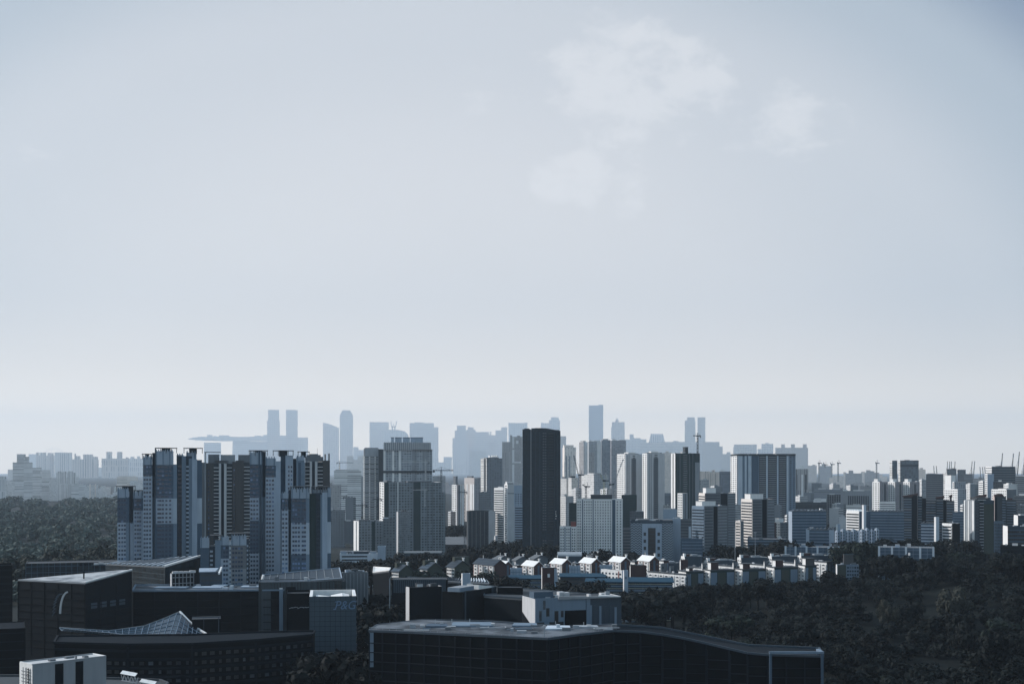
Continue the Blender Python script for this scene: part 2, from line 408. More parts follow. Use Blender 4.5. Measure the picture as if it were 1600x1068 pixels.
wm2 = N(nt, 'ShaderNodeMapRange', interpolation_type='SMOOTHERSTEP'); nt.links.new(mth(nt, 'ABSOLUTE', sz.outputs[2]), wm2.inputs[0]); wm2.inputs[1].default_value = 0; wm2.inputs[2].default_value = .095; wm2.inputs[3].default_value = 1; wm2.inputs[4].default_value = 0
base = mixc(nt, wm2.outputs[0], base, (SKYG*.60, SKYG*.46, SKYG*.27), 'ADD')
# thin morning clouds: noise over the sky's directions, gathered where the clouds hang
def noise(scale, detail, dist, rough=.6):
    n = N(nt, 'ShaderNodeTexNoise'); mp = N(nt, 'ShaderNodeMapping'); mp.inputs['Scale'].default_value = (1, 1, 1.7)
    nt.links.new(D, mp.inputs[0]); nt.links.new(mp.outputs[0], n.inputs[0])
    n.inputs['Scale'].default_value = scale; n.inputs['Detail'].default_value = detail; n.inputs['Roughness'].default_value = rough; n.inputs['Distortion'].default_value = dist
    return n.outputs[0]
nz = noise(30, 12, .25, .62); nz2 = noise(5, 3, .0, .5)
gath = None
for (px, py, rad, amt) in ((985, 125, 4.2, 1.0), (900, 115, 2.4, .95), (1070, 130, 3.2, .9), (1015, 205, 2.6, .7), (1235, 190, 2.6, .85), (1290, 185, 1.8, .5), (1170, 195, 2.0, .5), (760, 160, 2.4, .45), (865, 285, 1.7, 1.0), (920, 280, 1.9, 1.05), (980, 300, 1.5, .9), (1020, 450, 1.6, .25), (30, 285, 2.5, .3)):
    d = dotn(D, dirv(px, py)); c0 = math.cos(R_(rad))
    mr = N(nt, 'ShaderNodeMapRange', interpolation_type='SMOOTHSTEP'); nt.links.new(d, mr.inputs[0])
    mr.inputs[1].default_value = c0; mr.inputs[2].default_value = 1.0; mr.inputs[3].default_value = 0; mr.inputs[4].default_value = amt
    gath = mr.outputs[0] if gath is None else mth(nt, 'MAXIMUM', gath, mr.outputs[0])
edge = mth(nt, 'ADD', mth(nt, 'MULTIPLY', mth(nt, 'SUBTRACT', nz, .5), 2.6), mth(nt, 'MULTIPLY', gath, .95))
cm = N(nt, 'ShaderNodeMapRange', interpolation_type='SMOOTHSTEP'); nt.links.new(edge, cm.inputs[0]); cm.inputs[1].default_value = .40; cm.inputs[2].default_value = 1.15
cl = mth(nt, 'MULTIPLY', cm.outputs[0], .50)
skyc = mixc(nt, cl, base, (SKYG*.84, SKYG*.85, SKYG*.875))
# barely visible large streaks in the high haze
st = tone(nt, nz2, .98, 1.015); cmb = N(nt, 'ShaderNodeCombineColor')
for i in range(3): nt.links.new(st, cmb.inputs[i])
skyc = mixc(nt, 1.0, skyc, cmb.outputs[0], 'MULTIPLY')
nt.links.new(skyc, bg.inputs[0]); bg.inputs[1].default_value = .1

mb = MB(); mb.box(-22000, 22000, -2500, 46000, -1.6, 2100, 'pale')
hz = mb.build('haze'); tag(hz, 'pale blue morning haze lying over the whole city', None, None, 'stuff')
m = bpy.data.materials.new('haze_air'); m.use_nodes = True; hn = m.node_tree; hn.nodes.clear()
ho = N(hn, 'ShaderNodeOutputMaterial'); hv = N(hn, 'ShaderNodeVolumePrincipled'); hn.links.new(hv.outputs[0], ho.inputs['Volume'])
HAZE_D, HAZE_C = 3.4e-5, (.73, .855, .985)
hv.inputs['Density'].default_value = HAZE_D; hv.inputs['Color'].default_value = (*HAZE_C, 1); hv.inputs['Anisotropy'].default_value = .15
hz.data.materials.clear(); hz.data.materials.append(m)

vs = sc.view_settings; sc.display_settings.display_device = 'sRGB'
vs.view_transform = 'Standard'; vs.look = 'None'; vs.exposure = .55; vs.gamma = 1
cy = sc.cycles; cy.use_denoising = True; cy.volume_bounces = 2; cy.max_bounces = 8; cy.diffuse_bounces = 3; cy.glossy_bounces = 3; cy.transparent_max_bounces = 8
cy.sample_clamp_indirect = 6; cy.caustics_reflective = False; cy.caustics_refractive = False
try: cy.denoiser = 'OPENIMAGEDENOISE'; cy.denoising_prefilter = 'ACCURATE'
except Exception: pass

# ------------------------------------------------------------------ ground
def gmat(key, c0, c1, scale, rough=.95):
    m, nt, b = newmat(key); tc = N(nt, 'ShaderNodeTexCoord')
    n1 = N(nt, 'ShaderNodeTexNoise'); n1.inputs['Scale'].default_value = scale; n1.inputs['Detail'].default_value = 8
    nt.links.new(tc.outputs['Object'], n1.inputs[0]); cr = N(nt, 'ShaderNodeValToRGB'); e = cr.color_ramp.elements
    e[0].position = .38; e[0].color = (*c0, 1); e[1].position = .62; e[1].color = (*c1, 1)
    nt.links.new(n1.outputs[0], cr.inputs[0]); nt.links.new(cr.outputs[0], b.inputs['Base Color']); b.inputs['Roughness'].default_value = rough; b.inputs['Specular IOR Level'].default_value = .1
    MC[key] = m; return m
gmat('roof_membrane', (.022, .029, .037), (.13, .147, .168), .11, .55); gmat('roof_pale', (.16, .175, .19), (.42, .43, .44), .16, .6)
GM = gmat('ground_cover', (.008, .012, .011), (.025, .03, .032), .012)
mb = MB(); mb.face([(-21900, -2400, 0), (21900, -2400, 0), (21900, 45900, 0), (-21900, 45900, 0)], GM); tag(mb.build('ground'), None, None, None, 'structure')
def hill_z(x, y):
    gx = max(0, min(1, (x-40)/160)); gx = gx*gx*(3-2*gx)
    gy = math.exp(-((y-1010)/330)**2)
    return 12*gx*gy+17*math.exp(-((x-365)/75)**2-((y-975)/140)**2)+.02
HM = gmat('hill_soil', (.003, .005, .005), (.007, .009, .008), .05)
mb = MB(); nx, ny = 40, 48
xs = [20+i*20 for i in range(nx)]; ys = [380+i*24 for i in range(ny)]
for y in ys:
    for x in xs: mb.v.append((x, y, hill_z(x, y)))
for j in range(ny-1):
    for i in range(nx-1):
        k = j*nx+i; mb.f.append((k, k+1, k+nx+1, k+nx)); mb.mi.append(mb.mat(HM)); mb.uv += [(0,0),(1,0),(1,1),(0,1)]
tag(mb.build('hill'), None, None, None, 'structure')
# ------------------------------------------------------------------ the skyline far off in the haze
CB1, CB2, CB3, CB4 = (.72,.62,.54), (.78,.69,.61), (.40,.39,.39), (.85,.77,.70)  # haze fade is partly put into these pale, warm wall colours
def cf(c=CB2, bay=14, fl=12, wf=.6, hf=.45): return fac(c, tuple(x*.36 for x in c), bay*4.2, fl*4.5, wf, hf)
GC = 'towers of the distant city centre'
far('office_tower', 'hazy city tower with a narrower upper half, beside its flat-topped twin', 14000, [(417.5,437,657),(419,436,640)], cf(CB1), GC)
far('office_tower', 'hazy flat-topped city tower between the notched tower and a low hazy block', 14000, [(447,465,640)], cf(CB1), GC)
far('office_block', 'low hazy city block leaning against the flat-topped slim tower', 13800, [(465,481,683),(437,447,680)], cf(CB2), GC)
# the hotel with a long roof deck on three towers
YH = fy(15000); r = far('hotel_building', 'three-towered hotel under one long boat-shaped roof deck, pale in the haze', 15000, [(319,345,691)], cf(CB2), None)
r['category'] = 'hotel'
xm = 332; k = YH/F
def hbox(x0, x1, y0, y1, d0, d1, name, x2=None, x3=None):
    mb = MB(); z0, z1 = ZY(y1, YH), ZY(y0, YH)
    x2 = x0 if x2 is None else x2; x3 = x1 if x3 is None else x3
    a, b, c, d = [(q-xm)*k for q in (x0, x1, x2, x3)]
    mb.v += [(a,d0,z0),(b,d0,z0),(b,d1,z0),(a,d1,z0),(c,d0,z1),(d,d0,z1),(d,d1,z1),(c,d1,z1)]; b0 = len(mb.v)-8
    for ix in ((0,1,5,4),(1,2,6,5),(2,3,7,6),(3,0,4,7),(4,5,6,7),(3,2,1,0)):
        mb.f.append(tuple(b0+i for i in ix)); mb.mi.append(mb.mat(cf(CB2))); mb.uv += [(mb.v[b0+i][0], mb.v[b0+i][2]) for i in ix]
    return mb.build(name, r)
hbox(361, 378, 688.5, 750, 0, 160, 'tower', 363, 389); hbox(374, 388, 693, 750, 5, 150, 'tower'); hbox(388, 420, 689, 750, 10, 150, 'tower')
mb = MB(); prof = [(294.5,685.6),(302,683.6),(312,682.2),(345,681.6),(380,682),(412,680.4),(437,680.4),(442,681.2),(437,688),(405,688.3),(350,688.4),(322,688),(308,687.2)]
n = len(prof); fr = [((x-xm)*k, -60, ZY(y,YH)) for x, y in prof]; bk = [(p[0], 220, p[2]) for p in fr]
mb.face(fr[::-1], cf(CB2)); mb.face(bk, cf(CB2))
for i in range(n): j = (i+1) % n; mb.face([fr[i], fr[j], bk[j], bk[i]], cf(CB2))
mb.build('roof_deck', r)
for x0, x1, y0 in ((324,332,679),(334,338,680.5),(342,358,679.6),(397,406,679.8),(410,418,678.6)): hbox(x0, x1, y0, 682.4, 20, 120, 'deck_pavilion')
# big wheel
Y = fy(12500); wc = PT(84.5, 722, Y); root = thing('observation_wheel', 'faint top of a big wheel with capsules, above the hazy flats', (wc.x, wc.y, 0), cat='ferris wheel')
mb = MB(); rr = 21*Y/F; nn = 28
for i in range(nn):
    a0, a1 = 2*math.pi*i/nn, 2*math.pi*(i+1)/nn
    mb.bar((rr*math.cos(a0),0,wc.z+rr*math.sin(a0)), (rr*math.cos(a1),0,wc.z+rr*math.sin(a1)), 1.6, 'pale')
mb.build('rim', root)
mb = MB()
for i in range(14):
    a0 = 2*math.pi*i/14; mb.bar((0,0,wc.z), (rr*math.cos(a0),0,wc.z+rr*math.sin(a0)), .8, 'pale')
mb.build('spoke', root)
for s in (-1, 1):
    mb = MB(); mb.bar((s*60, 10, 0), (0, 10, wc.z), 4, 'pale'); mb.build('leg', root)
for i in range(nn):
    a0 = 2*math.pi*(i+.5)/nn; mb = MB(); c = Vector((rr*1.06*math.cos(a0), 0, wc.z+rr*1.06*math.sin(a0))); mb.bar(c-Vector((9,0,0)), c+Vector((9,0,0)), 5.5, 'pale'); mb.build('capsule', root)

# sloped-top and chamfered towers
def prof_tower(label, Y, prof, mat, name='office_tower', depth=150, group=GC):
    Y = fy(Y); xm = sum(p[0] for p in prof)/len(prof); X = (xm-800)/F*Y; k = Y/F
    root = thing(name, label, (X, Y, 0), -math.atan(X/Y), group=group)
    mb = MB(); n = len(prof); fr = [((x-xm)*k, 0, max(0, ZY(y, Y))) for x, y in prof]; bk = [(p[0], depth, p[2]) for p in fr]
    mb.face(fr[::-1], mat, [(p[0], p[2]) for p in fr[::-1]]); mb.face(bk, mat, [(p[0], p[2]) for p in bk])
    for i in range(n): j = (i+1) % n; mb.face([fr[i], fr[j], bk[j], bk[i]], mat)
    mb.build('wall', root); return root
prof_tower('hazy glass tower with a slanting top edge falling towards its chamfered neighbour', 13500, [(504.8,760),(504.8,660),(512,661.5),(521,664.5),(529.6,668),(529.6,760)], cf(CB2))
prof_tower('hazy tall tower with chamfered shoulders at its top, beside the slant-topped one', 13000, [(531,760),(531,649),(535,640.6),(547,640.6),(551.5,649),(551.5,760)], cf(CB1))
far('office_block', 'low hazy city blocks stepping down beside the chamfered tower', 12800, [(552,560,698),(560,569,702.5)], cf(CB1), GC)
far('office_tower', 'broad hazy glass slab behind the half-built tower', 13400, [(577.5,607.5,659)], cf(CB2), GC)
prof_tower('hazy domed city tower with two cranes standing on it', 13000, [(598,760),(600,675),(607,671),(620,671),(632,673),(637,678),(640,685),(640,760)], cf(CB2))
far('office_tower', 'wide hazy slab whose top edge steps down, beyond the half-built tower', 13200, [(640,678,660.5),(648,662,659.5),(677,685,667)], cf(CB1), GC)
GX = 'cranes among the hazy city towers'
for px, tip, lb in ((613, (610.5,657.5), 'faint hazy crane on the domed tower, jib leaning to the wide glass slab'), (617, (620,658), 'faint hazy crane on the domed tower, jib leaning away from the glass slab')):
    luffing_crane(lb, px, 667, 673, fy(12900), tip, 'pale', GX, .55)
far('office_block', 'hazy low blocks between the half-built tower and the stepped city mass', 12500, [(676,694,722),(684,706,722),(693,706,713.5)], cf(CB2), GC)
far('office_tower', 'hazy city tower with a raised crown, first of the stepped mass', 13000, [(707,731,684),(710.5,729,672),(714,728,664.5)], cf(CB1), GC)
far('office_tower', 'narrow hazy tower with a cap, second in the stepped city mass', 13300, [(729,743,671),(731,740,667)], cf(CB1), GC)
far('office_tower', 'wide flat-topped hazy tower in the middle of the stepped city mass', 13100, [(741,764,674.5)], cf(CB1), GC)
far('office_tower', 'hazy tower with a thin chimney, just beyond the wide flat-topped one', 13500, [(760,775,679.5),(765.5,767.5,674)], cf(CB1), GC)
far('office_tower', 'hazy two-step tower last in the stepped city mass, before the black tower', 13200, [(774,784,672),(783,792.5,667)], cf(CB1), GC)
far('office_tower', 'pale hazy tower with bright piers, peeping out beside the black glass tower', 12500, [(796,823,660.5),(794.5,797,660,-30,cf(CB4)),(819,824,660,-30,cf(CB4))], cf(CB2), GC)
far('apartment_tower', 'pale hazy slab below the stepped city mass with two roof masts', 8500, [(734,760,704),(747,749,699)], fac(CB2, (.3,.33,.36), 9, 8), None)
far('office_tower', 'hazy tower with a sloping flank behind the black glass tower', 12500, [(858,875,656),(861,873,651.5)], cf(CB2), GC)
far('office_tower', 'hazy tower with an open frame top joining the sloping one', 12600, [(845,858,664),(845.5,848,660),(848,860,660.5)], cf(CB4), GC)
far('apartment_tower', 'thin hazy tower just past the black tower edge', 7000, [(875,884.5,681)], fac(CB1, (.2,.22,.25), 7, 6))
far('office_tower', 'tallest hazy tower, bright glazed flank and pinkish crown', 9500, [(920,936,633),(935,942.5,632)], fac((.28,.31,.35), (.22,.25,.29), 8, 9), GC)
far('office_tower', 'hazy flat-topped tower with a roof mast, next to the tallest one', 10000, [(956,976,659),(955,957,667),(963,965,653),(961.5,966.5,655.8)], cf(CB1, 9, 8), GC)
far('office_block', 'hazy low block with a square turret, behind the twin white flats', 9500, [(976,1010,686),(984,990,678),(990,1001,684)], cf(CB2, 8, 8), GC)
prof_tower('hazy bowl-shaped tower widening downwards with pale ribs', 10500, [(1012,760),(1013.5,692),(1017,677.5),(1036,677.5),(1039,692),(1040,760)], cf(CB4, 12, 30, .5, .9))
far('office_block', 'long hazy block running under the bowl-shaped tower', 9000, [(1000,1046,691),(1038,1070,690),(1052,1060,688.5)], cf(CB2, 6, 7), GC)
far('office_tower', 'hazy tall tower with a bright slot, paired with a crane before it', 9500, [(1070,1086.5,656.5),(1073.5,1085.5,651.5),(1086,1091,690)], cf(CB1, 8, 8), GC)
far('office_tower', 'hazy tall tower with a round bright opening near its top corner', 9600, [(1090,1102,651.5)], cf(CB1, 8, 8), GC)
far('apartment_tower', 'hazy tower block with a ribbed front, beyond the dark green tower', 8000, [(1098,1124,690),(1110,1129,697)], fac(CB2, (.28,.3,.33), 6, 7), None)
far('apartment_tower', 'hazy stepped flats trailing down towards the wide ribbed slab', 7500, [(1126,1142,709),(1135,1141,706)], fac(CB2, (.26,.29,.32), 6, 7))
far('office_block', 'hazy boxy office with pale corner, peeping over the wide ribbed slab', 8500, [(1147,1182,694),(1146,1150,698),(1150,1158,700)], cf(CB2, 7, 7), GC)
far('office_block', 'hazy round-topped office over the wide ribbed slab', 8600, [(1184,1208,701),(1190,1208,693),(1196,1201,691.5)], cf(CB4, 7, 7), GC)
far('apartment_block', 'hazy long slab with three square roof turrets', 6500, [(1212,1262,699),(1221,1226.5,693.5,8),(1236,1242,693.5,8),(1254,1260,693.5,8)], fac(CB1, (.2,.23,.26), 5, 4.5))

# ------------------------------------------------------------------ hazy flats beyond the wood
GL = 'hazy tower flats beyond the wood'
HP = (.72,.71,.70)  # pale wall colour stands in for haze on these nearer flats
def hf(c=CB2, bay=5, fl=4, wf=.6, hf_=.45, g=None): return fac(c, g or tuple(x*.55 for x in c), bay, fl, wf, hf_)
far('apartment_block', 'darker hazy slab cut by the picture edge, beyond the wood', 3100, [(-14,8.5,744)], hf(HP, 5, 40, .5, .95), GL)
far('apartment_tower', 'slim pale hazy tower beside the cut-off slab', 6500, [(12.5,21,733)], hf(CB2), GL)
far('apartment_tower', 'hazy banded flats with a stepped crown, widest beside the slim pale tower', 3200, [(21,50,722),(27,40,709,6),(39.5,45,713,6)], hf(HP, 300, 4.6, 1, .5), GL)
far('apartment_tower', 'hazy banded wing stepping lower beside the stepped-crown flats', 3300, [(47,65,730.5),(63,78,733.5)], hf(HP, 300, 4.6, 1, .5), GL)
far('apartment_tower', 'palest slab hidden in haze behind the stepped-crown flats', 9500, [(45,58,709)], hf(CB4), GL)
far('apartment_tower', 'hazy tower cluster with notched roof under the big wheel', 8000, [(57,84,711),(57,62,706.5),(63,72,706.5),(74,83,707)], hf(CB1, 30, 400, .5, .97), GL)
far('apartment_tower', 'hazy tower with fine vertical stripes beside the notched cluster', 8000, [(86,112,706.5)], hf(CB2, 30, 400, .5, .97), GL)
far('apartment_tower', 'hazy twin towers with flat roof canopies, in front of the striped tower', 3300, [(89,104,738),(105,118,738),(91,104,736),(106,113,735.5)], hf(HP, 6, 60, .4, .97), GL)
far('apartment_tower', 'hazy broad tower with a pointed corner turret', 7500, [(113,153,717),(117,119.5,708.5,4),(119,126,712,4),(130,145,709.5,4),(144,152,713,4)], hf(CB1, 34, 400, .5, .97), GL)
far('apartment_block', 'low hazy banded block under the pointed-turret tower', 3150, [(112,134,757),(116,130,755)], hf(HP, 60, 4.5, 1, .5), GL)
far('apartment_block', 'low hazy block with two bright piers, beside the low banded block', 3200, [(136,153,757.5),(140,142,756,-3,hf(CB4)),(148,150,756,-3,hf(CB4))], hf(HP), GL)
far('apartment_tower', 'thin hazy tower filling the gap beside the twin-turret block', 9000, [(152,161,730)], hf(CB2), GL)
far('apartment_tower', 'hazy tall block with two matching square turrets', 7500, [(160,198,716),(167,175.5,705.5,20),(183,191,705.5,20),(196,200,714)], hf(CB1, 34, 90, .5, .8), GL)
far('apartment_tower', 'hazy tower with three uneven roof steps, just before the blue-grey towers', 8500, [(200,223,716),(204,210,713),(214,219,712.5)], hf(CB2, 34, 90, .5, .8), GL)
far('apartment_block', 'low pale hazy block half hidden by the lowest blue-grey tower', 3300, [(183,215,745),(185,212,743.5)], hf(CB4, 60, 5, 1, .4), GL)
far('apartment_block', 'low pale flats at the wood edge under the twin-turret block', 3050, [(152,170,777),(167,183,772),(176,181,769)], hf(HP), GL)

for x0, x1, yt, Y, lb in ((7, 22, 752, 3150, 'low pale flats in the gap beside the cut-off hazy slab'), (77, 90, 747, 3250, 'pale flats filling the gap before the canopy-roofed twin towers'), (117, 123, 745, 3300, 'pale narrow flats between the canopy-roofed towers and low banded block'), (132, 139, 761, 3100, 'small pale flats between the low banded block and bright-piered block'), (150, 158, 763, 3200, 'small pale flats behind the wood-edge flats'), (157, 172, 760, 3300, 'pale banded flats under the matching square turrets'), (178, 190, 762, 3250, 'pale banded flats just before the lowest blue-grey block'), (203, 224, 752, 3300, 'pale flats in the haze between low pale block and tall blue-grey block')):
    far('apartment_block', lb, Y, [(x0, x1, yt), (x0+1, x0+(x1-x0)*.5, yt-1.6)], hf(HP, 4, 3.8), GL)
# ------------------------------------------------------------------ hazy buildings between the blue-grey towers and the black tower
far('apartment_tower', 'hazy white gridded flats peeping above the hazy office slab', 6000, [(542,552,712),(552,560,718),(559,569,712)], hf(CB4, 5, 5), None)
far('office_block', 'hazy office slab behind the blue-grey towers with a crane over it', 2300, [(522,564,734.5),(524,561,733)], hf(HP, 60, 4, 1, .45))
far('apartment_tower', 'dim hazy flats tucked beside the blue-grey tower and below the crane jib', 2150, [(511,533,757),(515,519,754)], hf(CB3, 4, 3.4))
B = Block
b = B('apartment_block', 'dim gridded flats rising beside the lowest blue-grey tower edge', 508, 508, 539, 798, 1800, wall=fac((.2,.22,.24), (.07,.08,.09), 3.6, 3.2, .5, .5)); b.rb(510, 520, 793).clutter(4).done()
b = B('apartment_block', 'plain dark slab behind the white-edged flats by the half-built tower', 536, 536, 556, 815, 1900, wall='mid'); b.rb(541, 548, 812).done()
far('apartment_tower', 'dark grey hazy slab shouldering the slim lit tower near the black tower', 3400, [(784.5,798,690)], hf(CB3, 5, 60, .5, .98))
r = far('apartment_tower', 'slim hazy tower with a bright sunlit edge beside the black glass tower', 3100, [(797,816,682),(797,800,679.5),(808,813,680)], hf(CB3, 4, 3.4, .5, .5))
for y0, y1 in ((683, 700), (702, 722), (725, 762)): addbox(r, 3100, 800.3, 803.6, y0, y1, -1.5, .5, 'white', 'sunlit_strip')  # white boxes stand for sunlight along the tower edge
addbox(r, 3100, 806, 810, 688, 693, -1.2, .5, 'white', 'sky_terrace'); addbox(r, 3100, 800, 814, 721, 723, -1.4, .4, 'white', 'sky_terrace')
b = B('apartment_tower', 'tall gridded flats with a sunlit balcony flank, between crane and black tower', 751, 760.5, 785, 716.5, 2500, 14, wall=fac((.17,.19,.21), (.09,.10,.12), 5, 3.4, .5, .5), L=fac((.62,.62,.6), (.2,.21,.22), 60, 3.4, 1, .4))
b.rb(763, 782, 714.5, 'mid').pier('L', [(756.5, 759)], 'dark', .8)
for x in (768, 772.5, 776, 779.5): b.rb(x, x+1.6, 711, 'white', .3, .5, 'roof_mast')
b.done()
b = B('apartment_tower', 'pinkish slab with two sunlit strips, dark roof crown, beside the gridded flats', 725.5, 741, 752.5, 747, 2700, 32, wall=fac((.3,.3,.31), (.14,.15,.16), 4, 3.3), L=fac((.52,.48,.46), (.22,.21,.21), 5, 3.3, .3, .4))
b.pier('L', [(729.5, 731), (735, 738), (739, 741)], 'white', .8, 756, 800).rb(728, 744, 743.5, 'mid').done()
b = B('apartment_tower', 'narrow slab with sunlit edge strips and a dark crown, behind the low dark block', 706, 713.5, 724.5, 758, 2250, 30, wall='pink', L='white')
b.rb(707, 717, 744, 'mid').win('L', 2, 3.2, 1.2, 1.3).pier('R', [(719, 720.5), (722, 724.4)], 'white', .9).panel('R', 716, 719, m='mid').done()  # white front piers stand for sunlit strips
b = B('apartment_block', 'dark brown block, top flat, standing before the pale flats by the black tower', 729, 731, 763.5, 799.5, 1450, 10, wall='dark')
b.rb(738, 757, 797.5, 'dark').win('R', 8, 3, 1.3, 1.4, 'curtain').piers('R', 5, .9, 'mid', .4).clutter(4).done()
far('apartment_tower', 'small pinkish flats glimpsed below the crane by the half-built tower', 3800, [(692,706,757),(694,701,753),(700,706,768)], hf((.55,.48,.46), 4, 3.6))
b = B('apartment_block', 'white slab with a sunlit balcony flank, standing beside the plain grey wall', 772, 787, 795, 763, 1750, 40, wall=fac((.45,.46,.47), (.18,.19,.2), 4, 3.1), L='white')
b.par('L', 3.1, 1.0, 'white', .7).band('L', 3.1, 1.3, 'dark', .06, off=3.2).rb(774, 786, 760, 'pale').done()
b = B('apartment_block', 'white slab with a dark roof box, touching the black tower on one side', 788, 793, 816, 757, 1700, 16, wall='pale', L='white')
b.win('L', 1, 3, 2, 1.3).panel('R', 791, 803, 771, 770, 'dark').panel('R', 803, 816, 758, 790, 'bluelight').win('R', 3, 3, 1.5, 1.4, 'glass', 804, 816, 770).rb(790, 803, 752.5, 'white').rb(790, 802.5, 754.8, 'dark', .1, .2).done()
b = B('apartment_block', 'low banded block wedged against the foot of the black tower', 804, 804, 817, 791, 1600, wall='bluelight'); b.band('R', 3, 1.4, 'dark').done()
b = B('apartment_block', 'plain grey windowless wall between the dark brown block and white slabs', 763, 763, 774, 800, 1750, wall='pale'); b.rb(765, 770, 797).done()

# beyond the black tower
b = B('apartment_tower', 'pale hazy tower with three dark window strips, past the black tower', 879, 882, 900, 699, 4200, 10, wall=hf(CB4, 9, 4, .4, .5)); b.rb(881, 897, 695, hf(CB4)).pier('R', [(884, 886), (889, 891)], 'grey', .6, 712).done()
GS = 'white flats catching the sun beyond the black tower'
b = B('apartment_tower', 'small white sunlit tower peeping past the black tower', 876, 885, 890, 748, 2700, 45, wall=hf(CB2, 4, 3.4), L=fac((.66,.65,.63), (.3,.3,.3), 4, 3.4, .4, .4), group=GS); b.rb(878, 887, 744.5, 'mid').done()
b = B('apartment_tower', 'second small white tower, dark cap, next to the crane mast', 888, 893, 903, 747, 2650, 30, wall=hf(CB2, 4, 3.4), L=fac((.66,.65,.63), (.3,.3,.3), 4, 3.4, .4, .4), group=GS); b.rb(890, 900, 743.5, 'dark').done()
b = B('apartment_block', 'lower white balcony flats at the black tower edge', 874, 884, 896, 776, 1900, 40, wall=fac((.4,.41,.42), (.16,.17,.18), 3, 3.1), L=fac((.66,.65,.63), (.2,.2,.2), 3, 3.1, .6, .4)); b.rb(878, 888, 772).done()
b = B('office_block', 'dark green sheeted block between the white slabs', 889, 889, 902, 787, 1500, wall='green', roof='dark'); b.band('R', 4, .5, 'dark').done()
WT = fac((.40,.42,.44), (.16,.18,.20), 3.6, 3.3, .45, .5); WL = fac((.66,.66,.64), (.28,.29,.30), 3.6, 3.3, .45, .5)  # shaded and sunlit tones of the same white walls
b = B('apartment_tower', 'tall white flats with a dark slot, first of the sunlit row', 905, 912, 920, 691, 3000, 40, wall=WL, L=fac(CB3, (.12,.13,.15), 4, 3.3)); b.rb(906, 917, 688.5, 'pale').pier('R', [(913, 919.5)], 'white', .8).done()
b = B('apartment_tower', 'tall white flats with dark window bays, second in the sunlit row', 918, 920, 939.5, 690, 2950, 10, wall=WT); b.rb(921, 926, 687.5, 'white').rb(928, 938, 688, 'white').pier('R', [(933, 939)], 'white', .9).panel('R', 920, 929, 706, m=hf(CB3, 4, 3.4)).done()
b = B('apartment_tower', 'tall grey flats, shaded and ribbed, third in the sunlit row', 938, 940, 954, 688, 3050, 10, wall=fac((.28,.30,.33), (.15,.16,.18), 4, 3.3)); b.rb(942, 951, 685.5).done()
b = B('apartment_tower', 'tall pinkish-grey flats closing the sunlit row beside the twin white towers', 953, 955, 978, 688.5, 3200, 10, wall=fac((.34,.34,.36), (.2,.21,.23), 5, 3.3)); b.rb(957, 963, 685.5, 'white').rb(968, 977, 687).done()
b = B('apartment_tower', 'bright white gridded flats behind the roof crane of the long white slab', 909, 928, 951, 742, 2200, 40, wall=fac((.4,.42,.44), (.2,.21,.22), 4, 3.2), L=fac((.72,.71,.69), (.3,.3,.31), 4, 3.2, .5, .45)); b.rb(913, 925, 739).rb(932, 946, 739.5, 'white').done()

# hazy blocks over on the harbour side
GH = 'hazy blocks towards the harbour'
far('apartment_block', 'hazy slab beside the three-turret slab', 5600, [(1262,1276,727),(1269,1274,725.5)], hf(CB1), GH)
far('apartment_block', 'hazy square tower with cranes on its roof', 5400, [(1280,1299,727.5),(1277,1284,745),(1284,1288,724.5)], hf(CB3, 5, 5, .5, .4), GH)
far('apartment_block', 'low hazy block with a pinkish flank under the harbour cranes', 4600, [(1301,1317,743),(1296,1302,746),(1310,1318,748)], hf(CB2), GH)
far('apartment_block', 'hazy block with a round roof tank, pale flank', 4400, [(1321,1346,739),(1326,1333,734.5),(1318,1322,737,2,hf(CB4))], hf(CB3, 5, 4.6), GH)
far('apartment_block', 'hazy block with a curved roof piece beside a slim mast crane', 4600, [(1351,1373,738),(1353.5,1360,734),(1346,1352,736.5,2,hf(CB4)),(1360,1366,735.5)], hf(CB3, 5, 4.6), GH)
far('office_block', 'low hazy gridded office under the curved-roof block', 3600, [(1333,1350,755),(1351,1365,753),(1335,1349,753.5)], hf(CB3, 5, 3.8), GH)
far('apartment_block', 'small hazy block past the slim mast crane', 5000, [(1376,1386,744),(1374,1379,741)], hf(CB2), GH)
b = B('apartment_tower', 'slim grey tower with a domed top and one white lit strip', 1243, 1243, 1263, 733, 3200, wall=hf(CB3, 5, 60, .5, .98)); b.rb(1250, 1255.5, 727.5, 'white', .2, .5, 'roof_dome').pier('R', [(1252, 1255)], 'white', 1, 741, 775).pier('R', [(1245, 1246), (1258, 1260)], 'dark', .3, 741).done()
b = B('office_block', 'long low grey office with a stepped roof, beyond the blue slab', 1272, 1272, 1318, 765, 2700, wall=fac((.25,.27,.29), (.13,.14,.16), 60, 3.4, 1, .45)); b.rb(1278, 1290, 762.5, 'pale').rb(1300, 1313, 763, 'pale').clutter(6).done()
b = B('office_block', 'dark glazed office with thin white mullions, beyond the blue slab', 1292, 1292, 1314, 773, 2200, wall='curtain', parapet=.6); b.piers('R', 6, .7, 'grey', .4).band('R', 4.2, .6, 'mid', .1).rb(1296, 1304, 771).done()
b = B('office_block', 'wide office with a dark glass front in tall white bays, mid-distance', 1314, 1314, 1361, 767.5, 2250, wall='grey'); b.panel('R', 1324, 1358.5, 774, 788, 'curtain').panel('R', 1324, 1358.5, 789, 799, 'curtain').piers('R', 10, 1.0, 'grey', .5, 774, 799, 1324, 1358.5).clutter(8).rb(1317, 1324, 764.5, 'white').rb(1333, 1350, 765.5, 'white').done()
b = B('office_block', 'low dark workshop row below the dark glazed office', 1243, 1243, 1292, 785.5, 1900, wall='dark'); b.band('R', 4, 1.2, 'curtain').rb(1271, 1283, 781, 'white').clutter(5).done()
